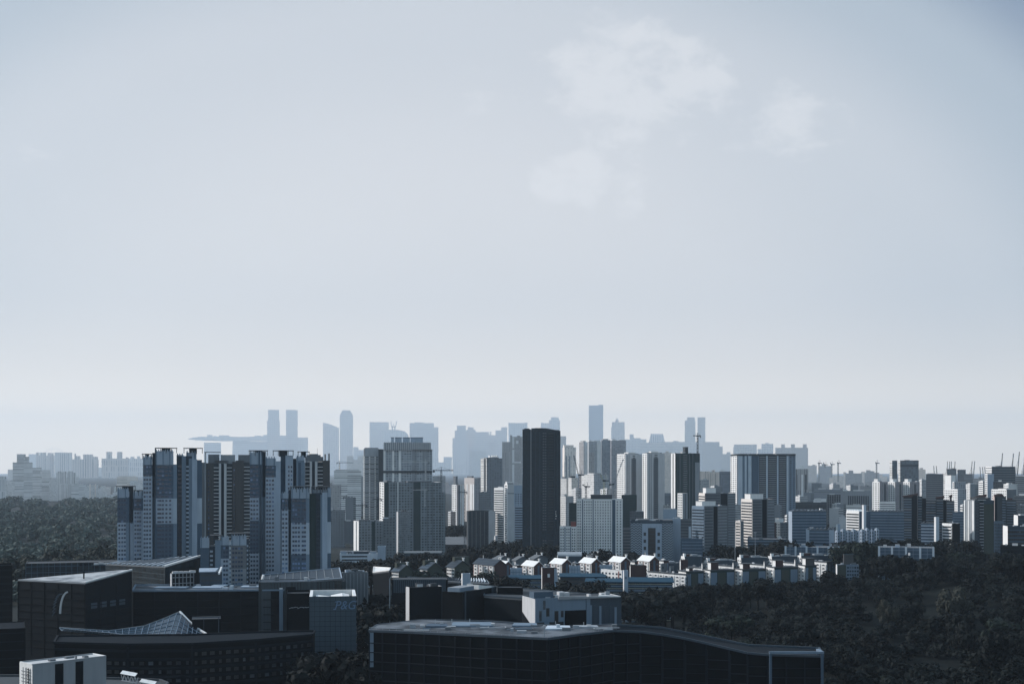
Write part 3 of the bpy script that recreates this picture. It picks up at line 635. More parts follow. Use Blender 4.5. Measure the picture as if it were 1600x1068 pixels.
b = B('office_block', 'low white shed beside the dark glazed office', 1272, 1272, 1291, 780, 2100, wall='white'); b.rb(1275, 1282, 778).done()
far('apartment_block', 'small hazy tower just beyond the big dark square office', 4500, [(1434,1446,733),(1437,1442,730.5)], hf(CB1), GH)
# ------------------------------------------------------------------ buildings of the middle distance
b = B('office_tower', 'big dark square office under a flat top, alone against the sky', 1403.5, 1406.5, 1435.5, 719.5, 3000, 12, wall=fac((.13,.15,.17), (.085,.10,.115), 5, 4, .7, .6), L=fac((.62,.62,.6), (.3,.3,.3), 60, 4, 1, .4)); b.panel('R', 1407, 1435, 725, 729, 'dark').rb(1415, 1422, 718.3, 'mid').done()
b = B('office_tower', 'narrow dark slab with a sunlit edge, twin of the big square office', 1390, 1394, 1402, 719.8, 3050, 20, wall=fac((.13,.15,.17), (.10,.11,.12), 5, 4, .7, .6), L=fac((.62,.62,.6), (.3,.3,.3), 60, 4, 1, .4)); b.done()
GB = 'sunlit gridded towers below the square office'
for i, (x0, xc, x1, lb) in enumerate(((1363, 1374.5, 1387, 'sunlit white gridded tower, first of three below the square office'), (1387.5, 1398.5, 1410, 'sunlit white gridded tower, middle of three below the square office'), (1411, 1421.5, 1437, 'sunlit white gridded tower, last of three, partly behind dark brown flats'))):
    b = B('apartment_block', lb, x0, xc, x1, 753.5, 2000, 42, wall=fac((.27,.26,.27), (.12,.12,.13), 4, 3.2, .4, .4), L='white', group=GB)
    b.win('L', 3, 3.2, 2.1, 1.5, 'glass').rb(xc-1, xc+6, 748.2, 'white', .3, .8).panel('R', xc+7, xc+9.5, 756, m='dark').clutter(4, i).done()
b = B('office_block', 'low white banded deck in front of the sunlit gridded towers', 1374, 1374, 1399, 785, 1800, wall='white'); b.band('R', 3, 1.0, 'dark', .06).rb(1378, 1385, 783).done()
OF = lambda c=(.2,.215,.23): fac(c, (.08,.09,.10), 80, 3.9, 1, .45)
b = B('office_tower', 'banded grey office with a sunlit flank, beyond the dark brown flats', 1447, 1447, 1474, 741, 2400, wall='mid'); b.band('R', 3.9, 1.6, 'dark').rb(1449, 1462, 739.2).done()
b = B('apartment_tower', 'thin sunlit balcony strip tower behind the banded grey office', 1473, 1480, 1484, 740, 2600, 50, wall='mid', L=fac((.66,.65,.63), (.3,.3,.3), 60, 3.4, 1, .4)); b.done()
b = B('office_tower', 'dark boxy office between the banded office and the stepped white block', 1479, 1479, 1494.5, 733, 2800, wall=fac((.13,.15,.17), (.09,.10,.11), 6, 4)); b.rb(1487, 1493, 731.3, 'mid').done()
b = B('office_tower', 'dark boxy office with a lower shoulder, beside the first dark box', 1496, 1496, 1509, 734, 2850, wall=fac((.12,.14,.16), (.09,.10,.11), 6, 4)); b.done()
b = B('office_tower', 'lower dark shoulder block under the paired harbour booms', 1506, 1506, 1520, 741, 2700, wall=OF((.17,.19,.21))); b.done()
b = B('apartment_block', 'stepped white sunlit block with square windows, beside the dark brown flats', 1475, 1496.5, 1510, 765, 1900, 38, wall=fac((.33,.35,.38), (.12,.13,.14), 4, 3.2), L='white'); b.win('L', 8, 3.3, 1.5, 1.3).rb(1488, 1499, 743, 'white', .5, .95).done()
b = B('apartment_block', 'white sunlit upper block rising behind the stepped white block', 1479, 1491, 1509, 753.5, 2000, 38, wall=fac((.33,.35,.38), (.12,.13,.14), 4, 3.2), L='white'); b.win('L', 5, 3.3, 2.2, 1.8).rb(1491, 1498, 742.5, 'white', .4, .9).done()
b = B('apartment_block', 'small white and grey flats behind the slim striped tower', 1529, 1536, 1541, 752.5, 2150, 30, wall='mid', L='white'); b.band('L', 3.4, 1.2, 'glass').rb(1531, 1537, 750).done()
b = B('office_tower', 'dark banded office topped by a band of white on its sunlit end', 1540, 1549.5, 1586.5, 729.5, 2200, 18, wall='mid', L='white'); b.band('R', 4.1, 1.9, 'dark', .08).band('L', 4.1, 1.3, 'glass').rb(1563, 1567, 727.5, 'mid').done()
b = B('office_block', 'white sunlit box on the roof line beside the dark banded office', 1538.5, 1543, 1553, 741, 2100, 40, wall='bluelight', L='white'); b.win('L', 2, 3.5, 2, 1.6).done()
b = B('apartment_block', 'long low white-topped flats before the dark banded office', 1549, 1573, 1588, 765.5, 1750, 40, wall='mid', L='white'); b.win('L', 8, 3.2, 2, 1.3).rb(1553, 1560, 763.5, 'white').done()
b = B('office_block', 'small dark office between white boxes, under the dark banded office', 1552, 1552, 1569, 753, 2050, wall='dark'); b.win('R', 5, 3.8, 1.8, 1.6).rb(1560, 1565, 750, 'white').done()
b = B('office_block', 'dim grey office cut by the picture edge, beneath the raised dock booms', 1586, 1586, 1612, 745, 2500, wall=OF((.17,.19,.21))); b.rb(1588, 1600, 742).done()
b = B('apartment_block', 'dim banded flats at the picture edge, above the white-ended slab', 1584, 1584, 1610, 775, 1700, wall='mid'); b.band('R', 3.3, 1.3, 'dark').rb(1592, 1602, 771, 'white').done()

b = B('apartment_tower', 'first of twin white towers, sunlit flank of stacked windows by the crane', 964, 977, 1004, 710, 2000, 24, wall='pale', L='white')
b.win('L', 4, 3.1, 1.7, 1.5).win('R', 2, 3.1, 1.5, 1.6, 'glass', 979, 984).panel('R', 986.5, 994, 716, m='mid').band('R', 3.1, 1.4, 'dark', .1, 988, 993).rb(969, 977, 706.5, 'white').rb(980, 1001, 708.2, 'mid').clutter(6).done()
b = B('apartment_tower', 'second of twin white towers, narrow sunlit flank, beside the dark green tower', 1003.5, 1011, 1038.5, 709, 1960, 16, wall='pale', L='white')
b.win('L', 2, 3.1, 1.7, 1.5).win('R', 2, 3.1, 1.5, 1.6, 'glass', 1013, 1019).panel('R', 1021, 1028.5, 715, m='mid').band('R', 3.1, 1.4, 'dark', .1, 1022, 1028).rb(1005, 1011, 705, 'white').rb(1013, 1036, 707, 'mid').clutter(6).done()
far('apartment_tower', 'dim hazy slab between the white twin tower and the dark green tower', 3400, [(1036,1050,707),(1040,1045,704.5)], hf(CB2, 4, 3.4))
b = B('apartment_block', 'grey flats wedged between the white twin tower and the dark green tower', 1037, 1037, 1049.5, 771, 2100, wall=fac((.22,.25,.28), (.1,.11,.13), 60, 3.2, 1, .45)); b.done()
b = B('apartment_tower', 'dark green tower with bright white sunlit edge, crane on its roof', 1048.5, 1055, 1093.5, 709, 1800, 12, wall='green', L='white', roof='dark')
b.pier('L', [(1051, 1052.5)], 'dark', .1).pier('R', [(1086, 1093)], 'grey', .5, 722).win('R', 3, 3.1, 1.4, 1.4, 'glass', 1066, 1075).band('R', 3.1, .7, 'grey', .2, 1067, 1074).pier('R', [(1062, 1063), (1077, 1078), (1082, 1083)], 'mid', .4).rb(1072, 1077, 698, 'dark').rb(1068, 1073, 706, 'pale').clutter(5).done()
b = B('apartment_block', 'low white flats at the foot of the dark green tower, sunlit grid end', 1058.5, 1066.5, 1074.5, 771.5, 1650, 42, wall='grey', L='white'); b.win('L', 3, 3.1, 1.5, 1.3).panel('R', 1070, 1072, m='mid').done()
far('apartment_tower', 'dim ribbed flats past the dark green tower', 3000, [(1093,1110,736),(1110,1126,737),(1112,1117,734)], hf(CB1, 5, 50, .5, .97))
b = B('apartment_block', 'dim flats with a white roof hut, left of the wide ribbed slab'.replace('left of', 'beside'), 1124, 1124, 1143, 737, 2700, wall=fac((.2,.22,.25), (.1,.11,.13), 4, 3.3)); b.rb(1126, 1131, 733.5, 'white').done()
b = B('apartment_block', 'wide ribbed slab of flats with a dark roof rim, tallest in the centre', 1141.5, 1151.5, 1243, 712, 1900, 9, wall='bluegrey', L='white', parapet=.2)
b.win('L', 3, 3.1, 1.8, 1.5).pier('R', [(1153, 1160), (1163.5, 1166.5), (1169, 1174), (1197, 1199.5), (1214, 1216), (1229, 1232)], 'sky', .9).panel('R', 1174, 1185, m='bluedark', proj=.2)
for p0, p1 in ((1186, 1197), (1200, 1213.5), (1217, 1228.5)): b.band('R', 3.1, 1.1, 'grey', .6, p0, p1, name='balcony').panel('R', p0, p1, m='dark', proj=.1)
b.win('R', 2, 3.1, 1.6, 1.4, 'glass', 1233, 1243)
for p0, p1 in ((1142, 1152), (1153.5, 1168), (1170, 1186), (1187, 1211), (1214, 1232), (1233, 1243)):
    a0, a1 = max(b.sR(p0), 0), b.sR(p1); mb = MB(); mb.box(a0, a1, -1.2, b.b+.6, b.h+.21, b.h+3.2, 'dark'); mb.build('roof_rim', b.root)
b.done()

# the black glass tower: a faceted front of three bays
Y = 1400; root = thing('office_tower', 'tall black glass tower, darkest building on the skyline', (PT(846, 0, Y).x, Y, 0), -math.atan(.023))
k = Y/F; X = lambda p: (p-846)*k
def bay(pts, zt, m, name): mb = MB(); mb.prism(pts, 0, zt, m, 'dark'); return mb.build(name, root)
BK = fac((.016,.030,.042), (.008,.017,.026), 1.7, 3.0, .7, .55); BKW = fac((.05,.062,.07), (.016,.02,.025), 2.2, 3.0, .6, .5)
bay([(X(816.3), 1.2), (X(829), 0), (X(829), 30), (X(816.3), 28)], ZY(670, Y), BK, 'wall')
bay([(X(830.2), -.6), (X(853), -1.6), (X(853), 30), (X(830.2), 30)], ZY(668.6, Y), BK, 'wall')
bay([(X(853.05), -1.5), (X(875.8), 5.5), (X(875.8), 27), (X(853.05), 30)], [ZY(668.6, Y), ZY(672.5, Y), ZY(672.5, Y), ZY(668.6, Y)], BK, 'wall')
bay([(X(829.02), -1.3), (X(830.18), -1.4), (X(830.18), 3), (X(829.02), 3)], ZY(671, Y), 'grey', 'joint_strip')
for i in range(56):                                     # the recessed strip of paler openings on the middle bays
    z = ZY(671, Y)-4-i*3.0
    if z < 4: break
    if 36 <= i <= 38: continue
    for (p0, p1, ya, yb_, m) in ((848, 850.4, -1.75, -1.55, 'mid'), (851.4, 853.6, -1.85, -1.55, 'mid')) + (((856.5, 864.5, -.75, 1.2, 'dark'),) if i < 40 else ()):
        mb = MB(); mb.box(X(p0), X(p1), ya, yb_+.4, z-.5, z+.5, m); mb.build('ledge', root)
for p in (837, 843.5, 866, 870.5):
    mb = MB(); y0 = -1.2 if p < 853 else (p-853)/22.8*7-1.7; mb.box(X(p)-.3, X(p)+.3, y0-.45, y0+.8, 0, ZY(674, Y), 'slate'); mb.build('fin', root)
for p0, p1, yt in ((819, 827, 668.6), (836, 848, 667.9), (867, 873.5, 671)):
    mb = MB(); mb.box(X(p0), X(p1), 8, 22, ZY(674, Y), ZY(yt, Y), 'dark'); mb.build('roof_plant', root)
for py, w_ in ((798, 1), (801.5, 1), (805, 2), (809, 1)):
    mb = MB(); mb.box(X(868), X(868+w_), 3.1, 4.9, ZY(py+1.5, Y), ZY(py, Y), 'white'); mb.build('white_panel', root)  # small white panels on the last bay

# the long white slab with rows of small windows
b = B('apartment_block', 'long white slab with rows of small square windows and a crane on top', 901, 901, 973, 781, 1300, wall='white')
b.panel('R', 909.5, 911, m='bluedark', proj=.1).panel('R', 926, 927.5, m='bluedark', proj=.1).panel('R', 956.5, 961.5, m='bluedark', proj=.1)  # dark panels; the widest stands for a shaded recess
b.win('R', [903.2, 906.6, 913.2, 916.8, 920.4, 924, 930.2, 934.2, 938.2, 942.2, 946.2, 950.2, 954, 964.5, 969.5], 2.8, 1.05, 1.25)
b.rb(923, 956.5, 773, 'dark', .2, .8).rb(903, 911, 779.5, 'pale').clutter(7).done()
b = B('apartment_block', 'lower white wing of windows joining the long white slab', 874.5, 874.5, 900.8, 824, 1290, wall='white')
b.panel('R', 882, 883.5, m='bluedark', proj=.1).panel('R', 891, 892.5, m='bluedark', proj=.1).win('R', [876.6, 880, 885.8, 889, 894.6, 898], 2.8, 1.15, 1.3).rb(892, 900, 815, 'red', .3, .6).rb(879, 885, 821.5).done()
b = B('office_block', 'dark green netted block behind the long white slab', 971, 971, 995, 774, 1700, wall='green', roof='dark'); b.band('R', 3.3, .5, 'dark').rb(976, 983, 771).done()
b = B('apartment_block', 'low dim banded block by the patterned building', 972, 972, 988, 826, 1350, wall='mid'); b.band('R', 3.2, 1.3, 'dark').done()
# the building with patterned wings and a white portal
b = B('office_block', 'building with zigzag patterned wings and a tall white portal', 985, 985, 1051.5, 815, 1200, wall='slate', depth=30)
zz = MC['zigzag'] = None
m, nt2, bs = newmat('zigzag'); uv = N(nt2, 'ShaderNodeUVMap'); sp = N(nt2, 'ShaderNodeSeparateXYZ'); nt2.links.new(uv.outputs[0], sp.inputs[0])
tri = mth(nt2, 'ABSOLUTE', mth(nt2, 'SUBTRACT', mth(nt2, 'FRACT', mth(nt2, 'DIVIDE', sp.outputs[0], 3.4)), .5))
vv = mth(nt2, 'FRACT', mth(nt2, 'ADD', mth(nt2, 'DIVIDE', sp.outputs[1], 2.3), mth(nt2, 'MULTIPLY', tri, 1.5)))
nt2.links.new(mixc(nt2, mth(nt2, 'LESS_THAN', vv, .45), (.045,.065,.085), (.26,.31,.36)), bs.inputs['Base Color']); bs.inputs['Roughness'].default_value = .6; MC['zigzag'] = m
b.panel('R', 985.3, 1002.5, 816.5, m=m, proj=.25, name='patterned_wing').panel('R', 1034.5, 1051.3, 816.5, m=m, proj=.25, name='patterned_wing')
b.pier('R', [(1003, 1012.6), (1024.4, 1034.2)], 'bluelight', 2.0, 818.5, name='portal_pier').panel('R', 1003, 1034.2, 817.5, 824, 'bluelight', 2.05, 'portal_lintel').panel('R', 1013, 1024.2, 824, m='curtain', proj=.4, name='portal_glass')
b.band('R', 4, .5, 'slate', .7, 1013, 1024, 824)
for px in (1007.6, 1029.2):
    for py in (833.5, 844.5, 855.5, 866): b.panel('R', px-1.9, px+1.9, py-2.6, py+2.6, 'curtain', 2.12, 'window')
b.rb(994, 1030, 812, 'mid', .4, .95).rb(1036, 1052, 812.6, 'mid').clutter(8).done()
b = B('office_block', 'plain pale blue end block beside the white portal building', 1052, 1052, 1063.5, 811.5, 1210, wall='bluelight', depth=24); b.rb(1054, 1060, 809).clutter(3).done()
b = B('office_block', 'pale stepped plant roof behind the white portal building', 1036, 1036, 1057.5, 797, 1500, wall='bluelight'); b.rb(1037, 1049, 793.5, 'pale').clutter(5).done()

def corner_tower(label, x0, xc, xr0, xr1, x1, yt, Y, hut, Lm, rel=26, hc='white'):
    b = B('apartment_block', label, x0, xc, x1, yt, Y, rel, wall='mid', L=Lm)
    b.par('L', 3.0, 1.1, Lm, .5).band('L', 3.0, 1.2, 'glass', .06, off=3.3).panel('R', xr0, xr1, m='black', proj=.12)  # black panel stands for the shaded recess in the front
    b.band('R', 3.0, 1.1, 'dark', .06, None, xr0-.4).par('R', 3.0, .9, 'grey', .3, p0=xr1+.5).rb(*hut, hc, .2, .7).clutter(5)
    return b.done()
corner_tower('banded tower with a plain shaded flank, first in front of the wide ribbed slab', 1081, 1100.5, 1115, 1121, 1136.5, 792, 1280, (1098, 1122, 783.5), 'bluegrey', 40)  # flank shade is put into its bluegrey colour
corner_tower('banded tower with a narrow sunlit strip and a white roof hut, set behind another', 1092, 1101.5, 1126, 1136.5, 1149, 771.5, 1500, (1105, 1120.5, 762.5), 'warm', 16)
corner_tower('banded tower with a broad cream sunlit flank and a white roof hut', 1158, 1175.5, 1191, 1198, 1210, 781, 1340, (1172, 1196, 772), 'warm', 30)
b = B('apartment_block', 'low stepped sunlit flats hugging the cream-flanked tower', 1149, 1157, 1162, 815, 1330, 45, wall='mid', L='warm'); b.band('L', 3, 1.2, 'glass').rb(1152, 1158, 812).done()
b = B('apartment_block', 'dim low flats with a bright balcony column below the dark green tower', 1061, 1061, 1083, 812, 1400, wall='mid'); b.band('R', 3.2, 1.2, 'dark').pier('R', [(1076, 1080)], 'sky', .5, 822).done()
b = B('office_block', 'low blue-grey flats with white bands at the banded towers foot', 1064, 1064, 1098, 843, 1180, wall='bluedark'); b.par('R', 3, .8, 'bluegrey', .4).clutter(5).done()
b = B('apartment_block', 'small reddish and white flats beside the blue sawtooth slab', 1208, 1219, 1233, 817, 1500, 35, wall='mid', L='warm'); b.win('R', 5, 3, 1.5, 1.3).panel('L', 1209, 1213, m='maroon').win('L', 3, 3, 1.6, 1.3).rb(1217, 1227, 810, 'white').done()

def blue_slab(label, x0, xc, x1, yt, Y, rel, teeth, Lm='bluelight', ph=1.25, col='bluegrey', fh=3.0, pier=None):
    b = B('apartment_block', label, x0, xc, x1, yt, Y, rel, wall='bluedark', L=Lm, parapet=.3)
    b.par('R', fh, ph, col, .7, mg=.1)
    if pier: b.pier('R', pier, 'bluelight', .9)
    n = teeth; w = b.a/n
    for i in range(n):
        mb = MB(); x = i*w; t = .4*w
        mb.prism([(x+.1, .3), (x+w-.1, .3), (x+w-.1, b.b*.8), (x+.1, b.b*.8)], b.h-.02, [b.h+.5, b.h+2.6, b.h+2.6, b.h+.5], 'mid', 'slate'); mb.build('roof_tooth', b.root)
    return b
b = blue_slab('blue banded slab with a sawtooth roof, beside the cream-flanked tower', 1232, 1237.5, 1291, 799.5, 1300, 14, 9); b.rb(1246, 1266, 797, 'mid').rb(1263, 1268, 796.2, 'white', .1, .2).rb(1283, 1287, 794, 'white', .3, .5).done()
b = blue_slab('low blue banded block with plain pale end walls, in front of the sawtooth slab', 1259, 1259, 1304, 828, 1200, 0, 7, pier=[(1259.4, 1264.5), (1295.5, 1303.6)]); b.clutter(4).done()
b = B('apartment_block', 'white sunlit banded block with a tall white shaft', 1322.5, 1342.5, 1360, 799, 1420, 40, wall='bluedark', L='white', parapet=.4)
b.par('L', 3, 1.15, 'white', .6, mg=.1).band('L', 3, 1.5, 'dark', .06, off=3.3)
for i in range(5):
    mb = MB(); w = b.b/5; mb.prism([(.2, i*w+.1), (b.a*.6, i*w+.1), (b.a*.6, i*w+w-.1), (.2, i*w+w-.1)], b.h-.02, [b.h+.3, b.h+.3, b.h+2.2, b.h+2.2], 'white'); mb.build('roof_tooth', b.root)
b.done()
b = B('office_block', 'slender white lift shaft standing beside the sunlit banded block', 1346.8, 1349.6, 1353.5, 790, 1405, 40, wall='sky', L='white', depth=6); b.done()
b = blue_slab('long blue banded slab with leafy roof edge, behind the scalloped flats', 1360, 1360, 1412.5, 799.5, 1380, 0, 10); b.done()
# scalloped flats: a row of zigzag fronts
def scallop(label, x0, x1, yt, Y, n):
    root = thing('apartment_block', label, (PT((x0+x1)/2, 0, Y).x, Y, 0), -math.atan(((x0+x1)/2-800)/F)); w = (x1-x0)*Y/F/n; h = ZY(yt, Y)
    for i in range(n):
        x = (i-n/2)*w; mb = MB(); hh = h+(1.2 if i % 2 else 0)
        mb.prism([(x+.02, 0), (x+w*.5, -w*.42), (x+w-.02, 0), (x+w-.02, 12), (x+.02, 12)], 0, [hh-.6, hh+1.2, hh-.6, hh-.6, hh-.6], 'bluelight', 'slate'); wing = mb.build('wing', root)
        for kk in range(8):
            z = hh-2.4-kk*2.9
            if z < 3: break
            for t in (.28, .72):
                o = link('window', wmesh(1.0, 1.4, 'glass'), wing); s = 1 if t > .5 else -1
                o.location = (x+w*t, -w*.42*(1-abs(t-.5)*2)-.03, z); o.rotation_euler = (0, 0, s*math.atan2(.42, .5))
    return root
scallop('scalloped pale flats with zigzag fronts, in the dip beside the low blue block', 1305, 1345, 829, 1250, 5)
scallop('taller scalloped pale flats with peaked fronts, by the long blue slab', 1343.5, 1373, 827.5, 1150, 4)
b = B('apartment_block', 'small white roof hut block behind the scalloped flats', 1306, 1309, 1313, 820, 1300, 40, wall='bluelight', L='white', depth=6); b.done()
b = B('office_block', 'small pale house block seen in the gap before the sunlit banded block', 1311, 1311, 1324, 809, 1700, wall='pale'); b.rb(1314, 1320, 806).done()

# dark brown flats with roof hoods
def hooded(label, segs, Y, x0, x1):
    xm = (x0+x1)/2; root = thing('apartment_block', label, (PT(xm, 0, Y).x, Y, 0), -math.atan((xm-800)/F), group='dark brown flats with hooded roofs'); k = Y/F
    for i, (a, c, yt, m, hood) in enumerate(segs):
        mb = MB(); d = (i % 3)*1.6; a_, c_ = (a-xm)*k, (c-xm)*k; h = ZY(yt, Y); mb.box(a_, c_, d, d+14, 0, h, m, 'dark'); body = mb.build('wall' if i == 0 else 'wing', root)
        if hood:
            mb = MB(); w = c_-a_; mb.prism([(a_-.8, d-1.2), (c_+.8, d-1.2), (c_+.8, d+10), (a_-.8, d+10)], h+.01, [h+1.2, h+3.4, h+3.4, h+1.2], 'maroon', 'dark'); mb.build('roof_hood', body)
        if m != 'black':
            for kk in range(20):
                z = h-2.6-kk*3.0
                if z < 8: break
                mb = MB(); mb.box(a_+.5, c_-.5, d-.7, d+.3, z-.5, z+.45, 'bluegrey' if kk % 4 else 'grey'); mb.build('balcony', body)
    return root
hooded('dark brown flats with hooded roofs, standing before the sunlit gridded towers', [(1412,1425,776,'dark',True),(1425,1433,774,'black',True),(1433.5,1440.5,775,'dark',False),(1440.5,1446,778,'black',False)], 1500, 1411, 1446)
hooded('dark brown flats with two chimney-like hoods, before the stepped white block', [(1447,1463,781,'dark',False),(1463,1474,778,'dark',True),(1474,1482,781,'black',False),(1478,1490,782,'dark',False),(1483,1486,776,'maroon',True)], 1520, 1447, 1490)
hooded('darkest hooded flats behind the slim striped tower', [(1518,1528,779,'dark',True),(1528,1540,776,'black',True),(1540,1552,781,'dark',False)], 1500, 1518, 1552)
b = B('apartment_block', 'hooded brown flats with a pink sunlit edge, past the slim striped tower', 1551, 1554, 1572, 777, 1480, 20, wall='dark', L='pink', group='dark brown flats with hooded roofs')
b.par('R', 3, .9, 'bluegrey', .5, p0=1565).panel('R', 1555, 1558, m='black').rb(1555, 1568, 772.5, 'maroon', .1, .8, 'roof_hood', 'dark').rb(1571, 1577, 771.5, 'maroon').done()
b = B('apartment_block', 'dim hooded flats between the pink-edged flats and the white-ended slab', 1572, 1572, 1588, 782, 1500, wall='dark', group='dark brown flats with hooded roofs'); b.par('R', 3, .9, 'bluegrey', .5).rb(1574, 1582, 778, 'maroon').done()
# low school-like banded block with zigzag roof
b = blue_slab('banded block with a zigzag roof and a white end pier, below the brown flats', 1439, 1439, 1462, 818, 1260, 0, 4, col='bluelight'); b.done()
b = B('office_block', 'thin white stair shaft between two banded blocks below the brown flats', 1459.5, 1462.5, 1467.5, 809, 1245, 45, wall='sky', L='white', depth=6); b.done()
b = B('apartment_block', 'banded block with bright sunlit floors and a dark side wall', 1472, 1487.5, 1500, 818, 1250, 45, wall='black', L='white', parapet=.4); b.par('L', 3, 1.2, 'white', .6).band('L', 3, 1.5, 'dark', .06, off=3.3).clutter(4).done()
b = B('apartment_block', 'dim banded flats tucked behind the sunlit-floored block', 1488, 1488, 1508, 801, 1450, wall='bluedark'); b.par('R', 3, .9, 'bluegrey', .4).done()
# slim striped tower
b = B('apartment_tower', 'slim tower, thin white sunlit stripes on its grey end wall, dark balcony front', 1507, 1523, 1553.5, 783, 1250, 22, wall='slate', L='grey')
b.pier('L', [(1507.4, 1508.8), (1520.4, 1522.7)], 'white', .8).panel('L', 1513.3, 1514.6, m='white', proj=.5).panel('R', 1537, 1552.5, 787, m='moss', proj=.15).panel('R', 1530.5, 1536.5, m='black', proj=.1)
b.bal('R', 1530.5, 1536.5, 2.9, 'grey').win('R', 2, 2.9, 1.0, 1.2, 'glass', 1524.5, 1529.5).rb(1516, 1524, 781, 'white').rb(1530, 1551, 778, 'dark').clutter(6).done()
b = B('apartment_block', 'dim banded flats in shadow between the slim striped tower and the white-ended slab', 1553, 1553, 1568, 816, 1200, wall='bluedark'); b.par('R', 3, .9, 'slate', .4).win('R', 3, 3, 1.4, 1.3).done()
b = B('apartment_block', 'white-ended dark banded slab at the picture edge', 1567, 1574.5, 1622, 824, 1000, 14, wall='slate', L='white'); b.par('R', 3, .8, 'bluedark', .5).win('R', 16, 3, 1.3, 1.2, 'curtain', off=3.2).clutter(5).done()
b = B('office_block', 'added dark block covering the sunlit foot of the white-ended slab', 1563, 1563, 1622, 854, 978, wall='black', roof='dark', depth=12); b.par('R', 3.4, .7, 'ink', .4).clutter(3).done()  # added so the lower part of the sunlit end stays dark
b = B('apartment_block', 'taller white-ended slab behind the banded slab at the picture edge', 1584, 1590.5, 1622, 807, 1020, 14, wall='slate', L='white'); b.par('R', 3, .8, 'bluedark', .5).rb(1596, 1604, 803).done()
# low white-framed terraces
def framed(label, x0, x1, yt, Y, n):
    b = B('apartment_block', label, x0, x0, x1, yt, Y, wall='bluedark', parapet=.3, group='low white-framed terraces'); b.par('R', 3.0, .5, 'bluegrey', .35, mg=.05)
    for i in range(n+1):
        x = b.a*i/n; wd = 1.6 if i % 2 == 0 else .5; x = min(max(x, wd/2), b.a-wd/2); mb = MB(); b.fb(mb, 'R', x-wd/2, x+wd/2, 0, b.h+(1.2 if i % 2 == 0 else 0), -.02, .9, 'sky' if i % 2 == 0 else 'bluegrey'); mb.build('pier', b.root)
    b.rb(x0+(x1-x0)*.3, x0+(x1-x0)*.38, yt-4, 'bluelight').clutter(5).done()
framed('low terrace with white frame piers, behind the white arcaded blocks', 1226, 1312, 854.5, 1120, 10)
framed('low terrace with white frame piers, at the edge of the dark wood', 1372, 1460, 855, 1050, 8)
b = B('apartment_block', 'long dark banded parking block behind the arcaded blocks', 1168, 1168, 1228, 842, 1250, wall='slate', parapet=.3); b.par('R', 3, .9, 'bluegrey', .4).clutter(5).done()

# ------------------------------------------------------------------ building site towers
b = B('apartment_tower', 'half-built slim tower with stacked sunlit slab edges, beside the ribbed one', 567.5, 569, 592, 712, 1720, 8, wall=fac((.30,.33,.35), (.13,.145,.16), 60, 3.2, 1, .5), parapet=.2)
for p0, p1 in ((568.2, 570), (576.5, 578.2), (585.2, 587)): b.band('R', 3.2, 1.9, 'white', 1.3, p0, p1, mg=0, name='slab_edge')
b.rb(569.5, 592, 701, 'mid', .05, .9, 'formwork_deck'); b.rb(570, 591, 699.4, 'steel', .02, .06, 'guard_rail'); b.done()
b = B('apartment_tower', 'half-built broad tower with white ribs and four roof boxes', 591, 591, 675.5, 702, 1700, wall=fac((.36,.39,.42), (.13,.15,.17), 3.4, 3.3, .6, .5), parapet=.2, depth=30)
b.pier('R', [(599.5, 602.4), (612.8, 616), (623, 626.4)], 'white', 1.2, 704, 756).pier('R', [(644, 648.5), (649.6, 651), (660.5, 667.5)], 'grey', 1.0, 704, 756).panel('R', 591.3, 598.5, m='dark', proj=.1)
b.panel('R', 598, 675, 735, 738.5, 'dark', 1.4, 'scaffold_deck')
a0, a1 = b.sR(599.5), b.sR(673.2); mb = MB(); mb.box(a0, a1, -1.5, 28, b.h+.01, b.z(691), 'grey'); mb.build('crown', b.root)
for i in range(24): x = a0+(a1-a0)*(i+.3)/24; mb = MB(); mb.box(x, x+.9, -1.9, -1.49, b.h-1.5, b.z(690.2), 'pale'); mb.build('crown_fin', b.root)
mb = MB(); mb.box(b.sR(644), b.sR(676), -2.4, 4, b.h-.5, b.h-.1, 'dark'); mb.build('safety_deck', b.root)
for p0, p1 in ((611, 615.4), (617.2, 627.6), (629.4, 640.4), (641.6, 661)): mb = MB(); mb.box(b.sR(p0), b.sR(p1), 6, 18, b.z(691)+.01, b.z(683.5), 'bluelight', 'mid'); mb.box(b.sR(p0)-.3, b.sR(p1)+.3, 5.7, 18.3, b.z(683.5)+.003, b.z(682.6), 'mid'); mb.build('roof_box', b.root)
b.done()
b = B('apartment_tower', 'dark sheeted lower tower under construction, white lit corner, before the ribbed one', 593, 600, 690, 753.5, 1600, 6, wall=fac((.21,.24,.26), (.055,.07,.08), 3.6, 3.4, .6, .55), L='white', parapet=.3)
b.win('L', 2, 3.2, 1.3, 1.6).panel('R', 600.5, 607, m='green', proj=.2).panel('R', 621, 622.4, m='white', proj=.4).pier('R', [(645, 646.5), (667, 668), (675.5, 676.5)], 'mid', .5).panel('R', 646.5, 657, m='green', proj=.2)
b.rb(606, 613, 751, 'mid').rb(640, 676, 752, 'mid', .3, .6); b.done()
b = B('apartment_tower', 'lower step of the dark sheeted tower', 689.5, 689.5, 696, 770, 1610, wall=fac((.17,.20,.215), (.04,.052,.062), 3.6, 3.4), parapet=.3); b.done()
b = B('apartment_block', 'low flats with a bright white striped corner, before the half-built towers', 552.5, 560.5, 600, 815.5, 1400, 16, wall=fac((.22,.24,.255), (.05,.06,.07), 3.3, 3.0, .5, .5), L='white')
b.panel('L', 556.2, 557.6, m='mid', proj=.1).panel('R', 581, 586, m='green', proj=.15).rb(563, 580, 812.5, 'mid').clutter(5).done()
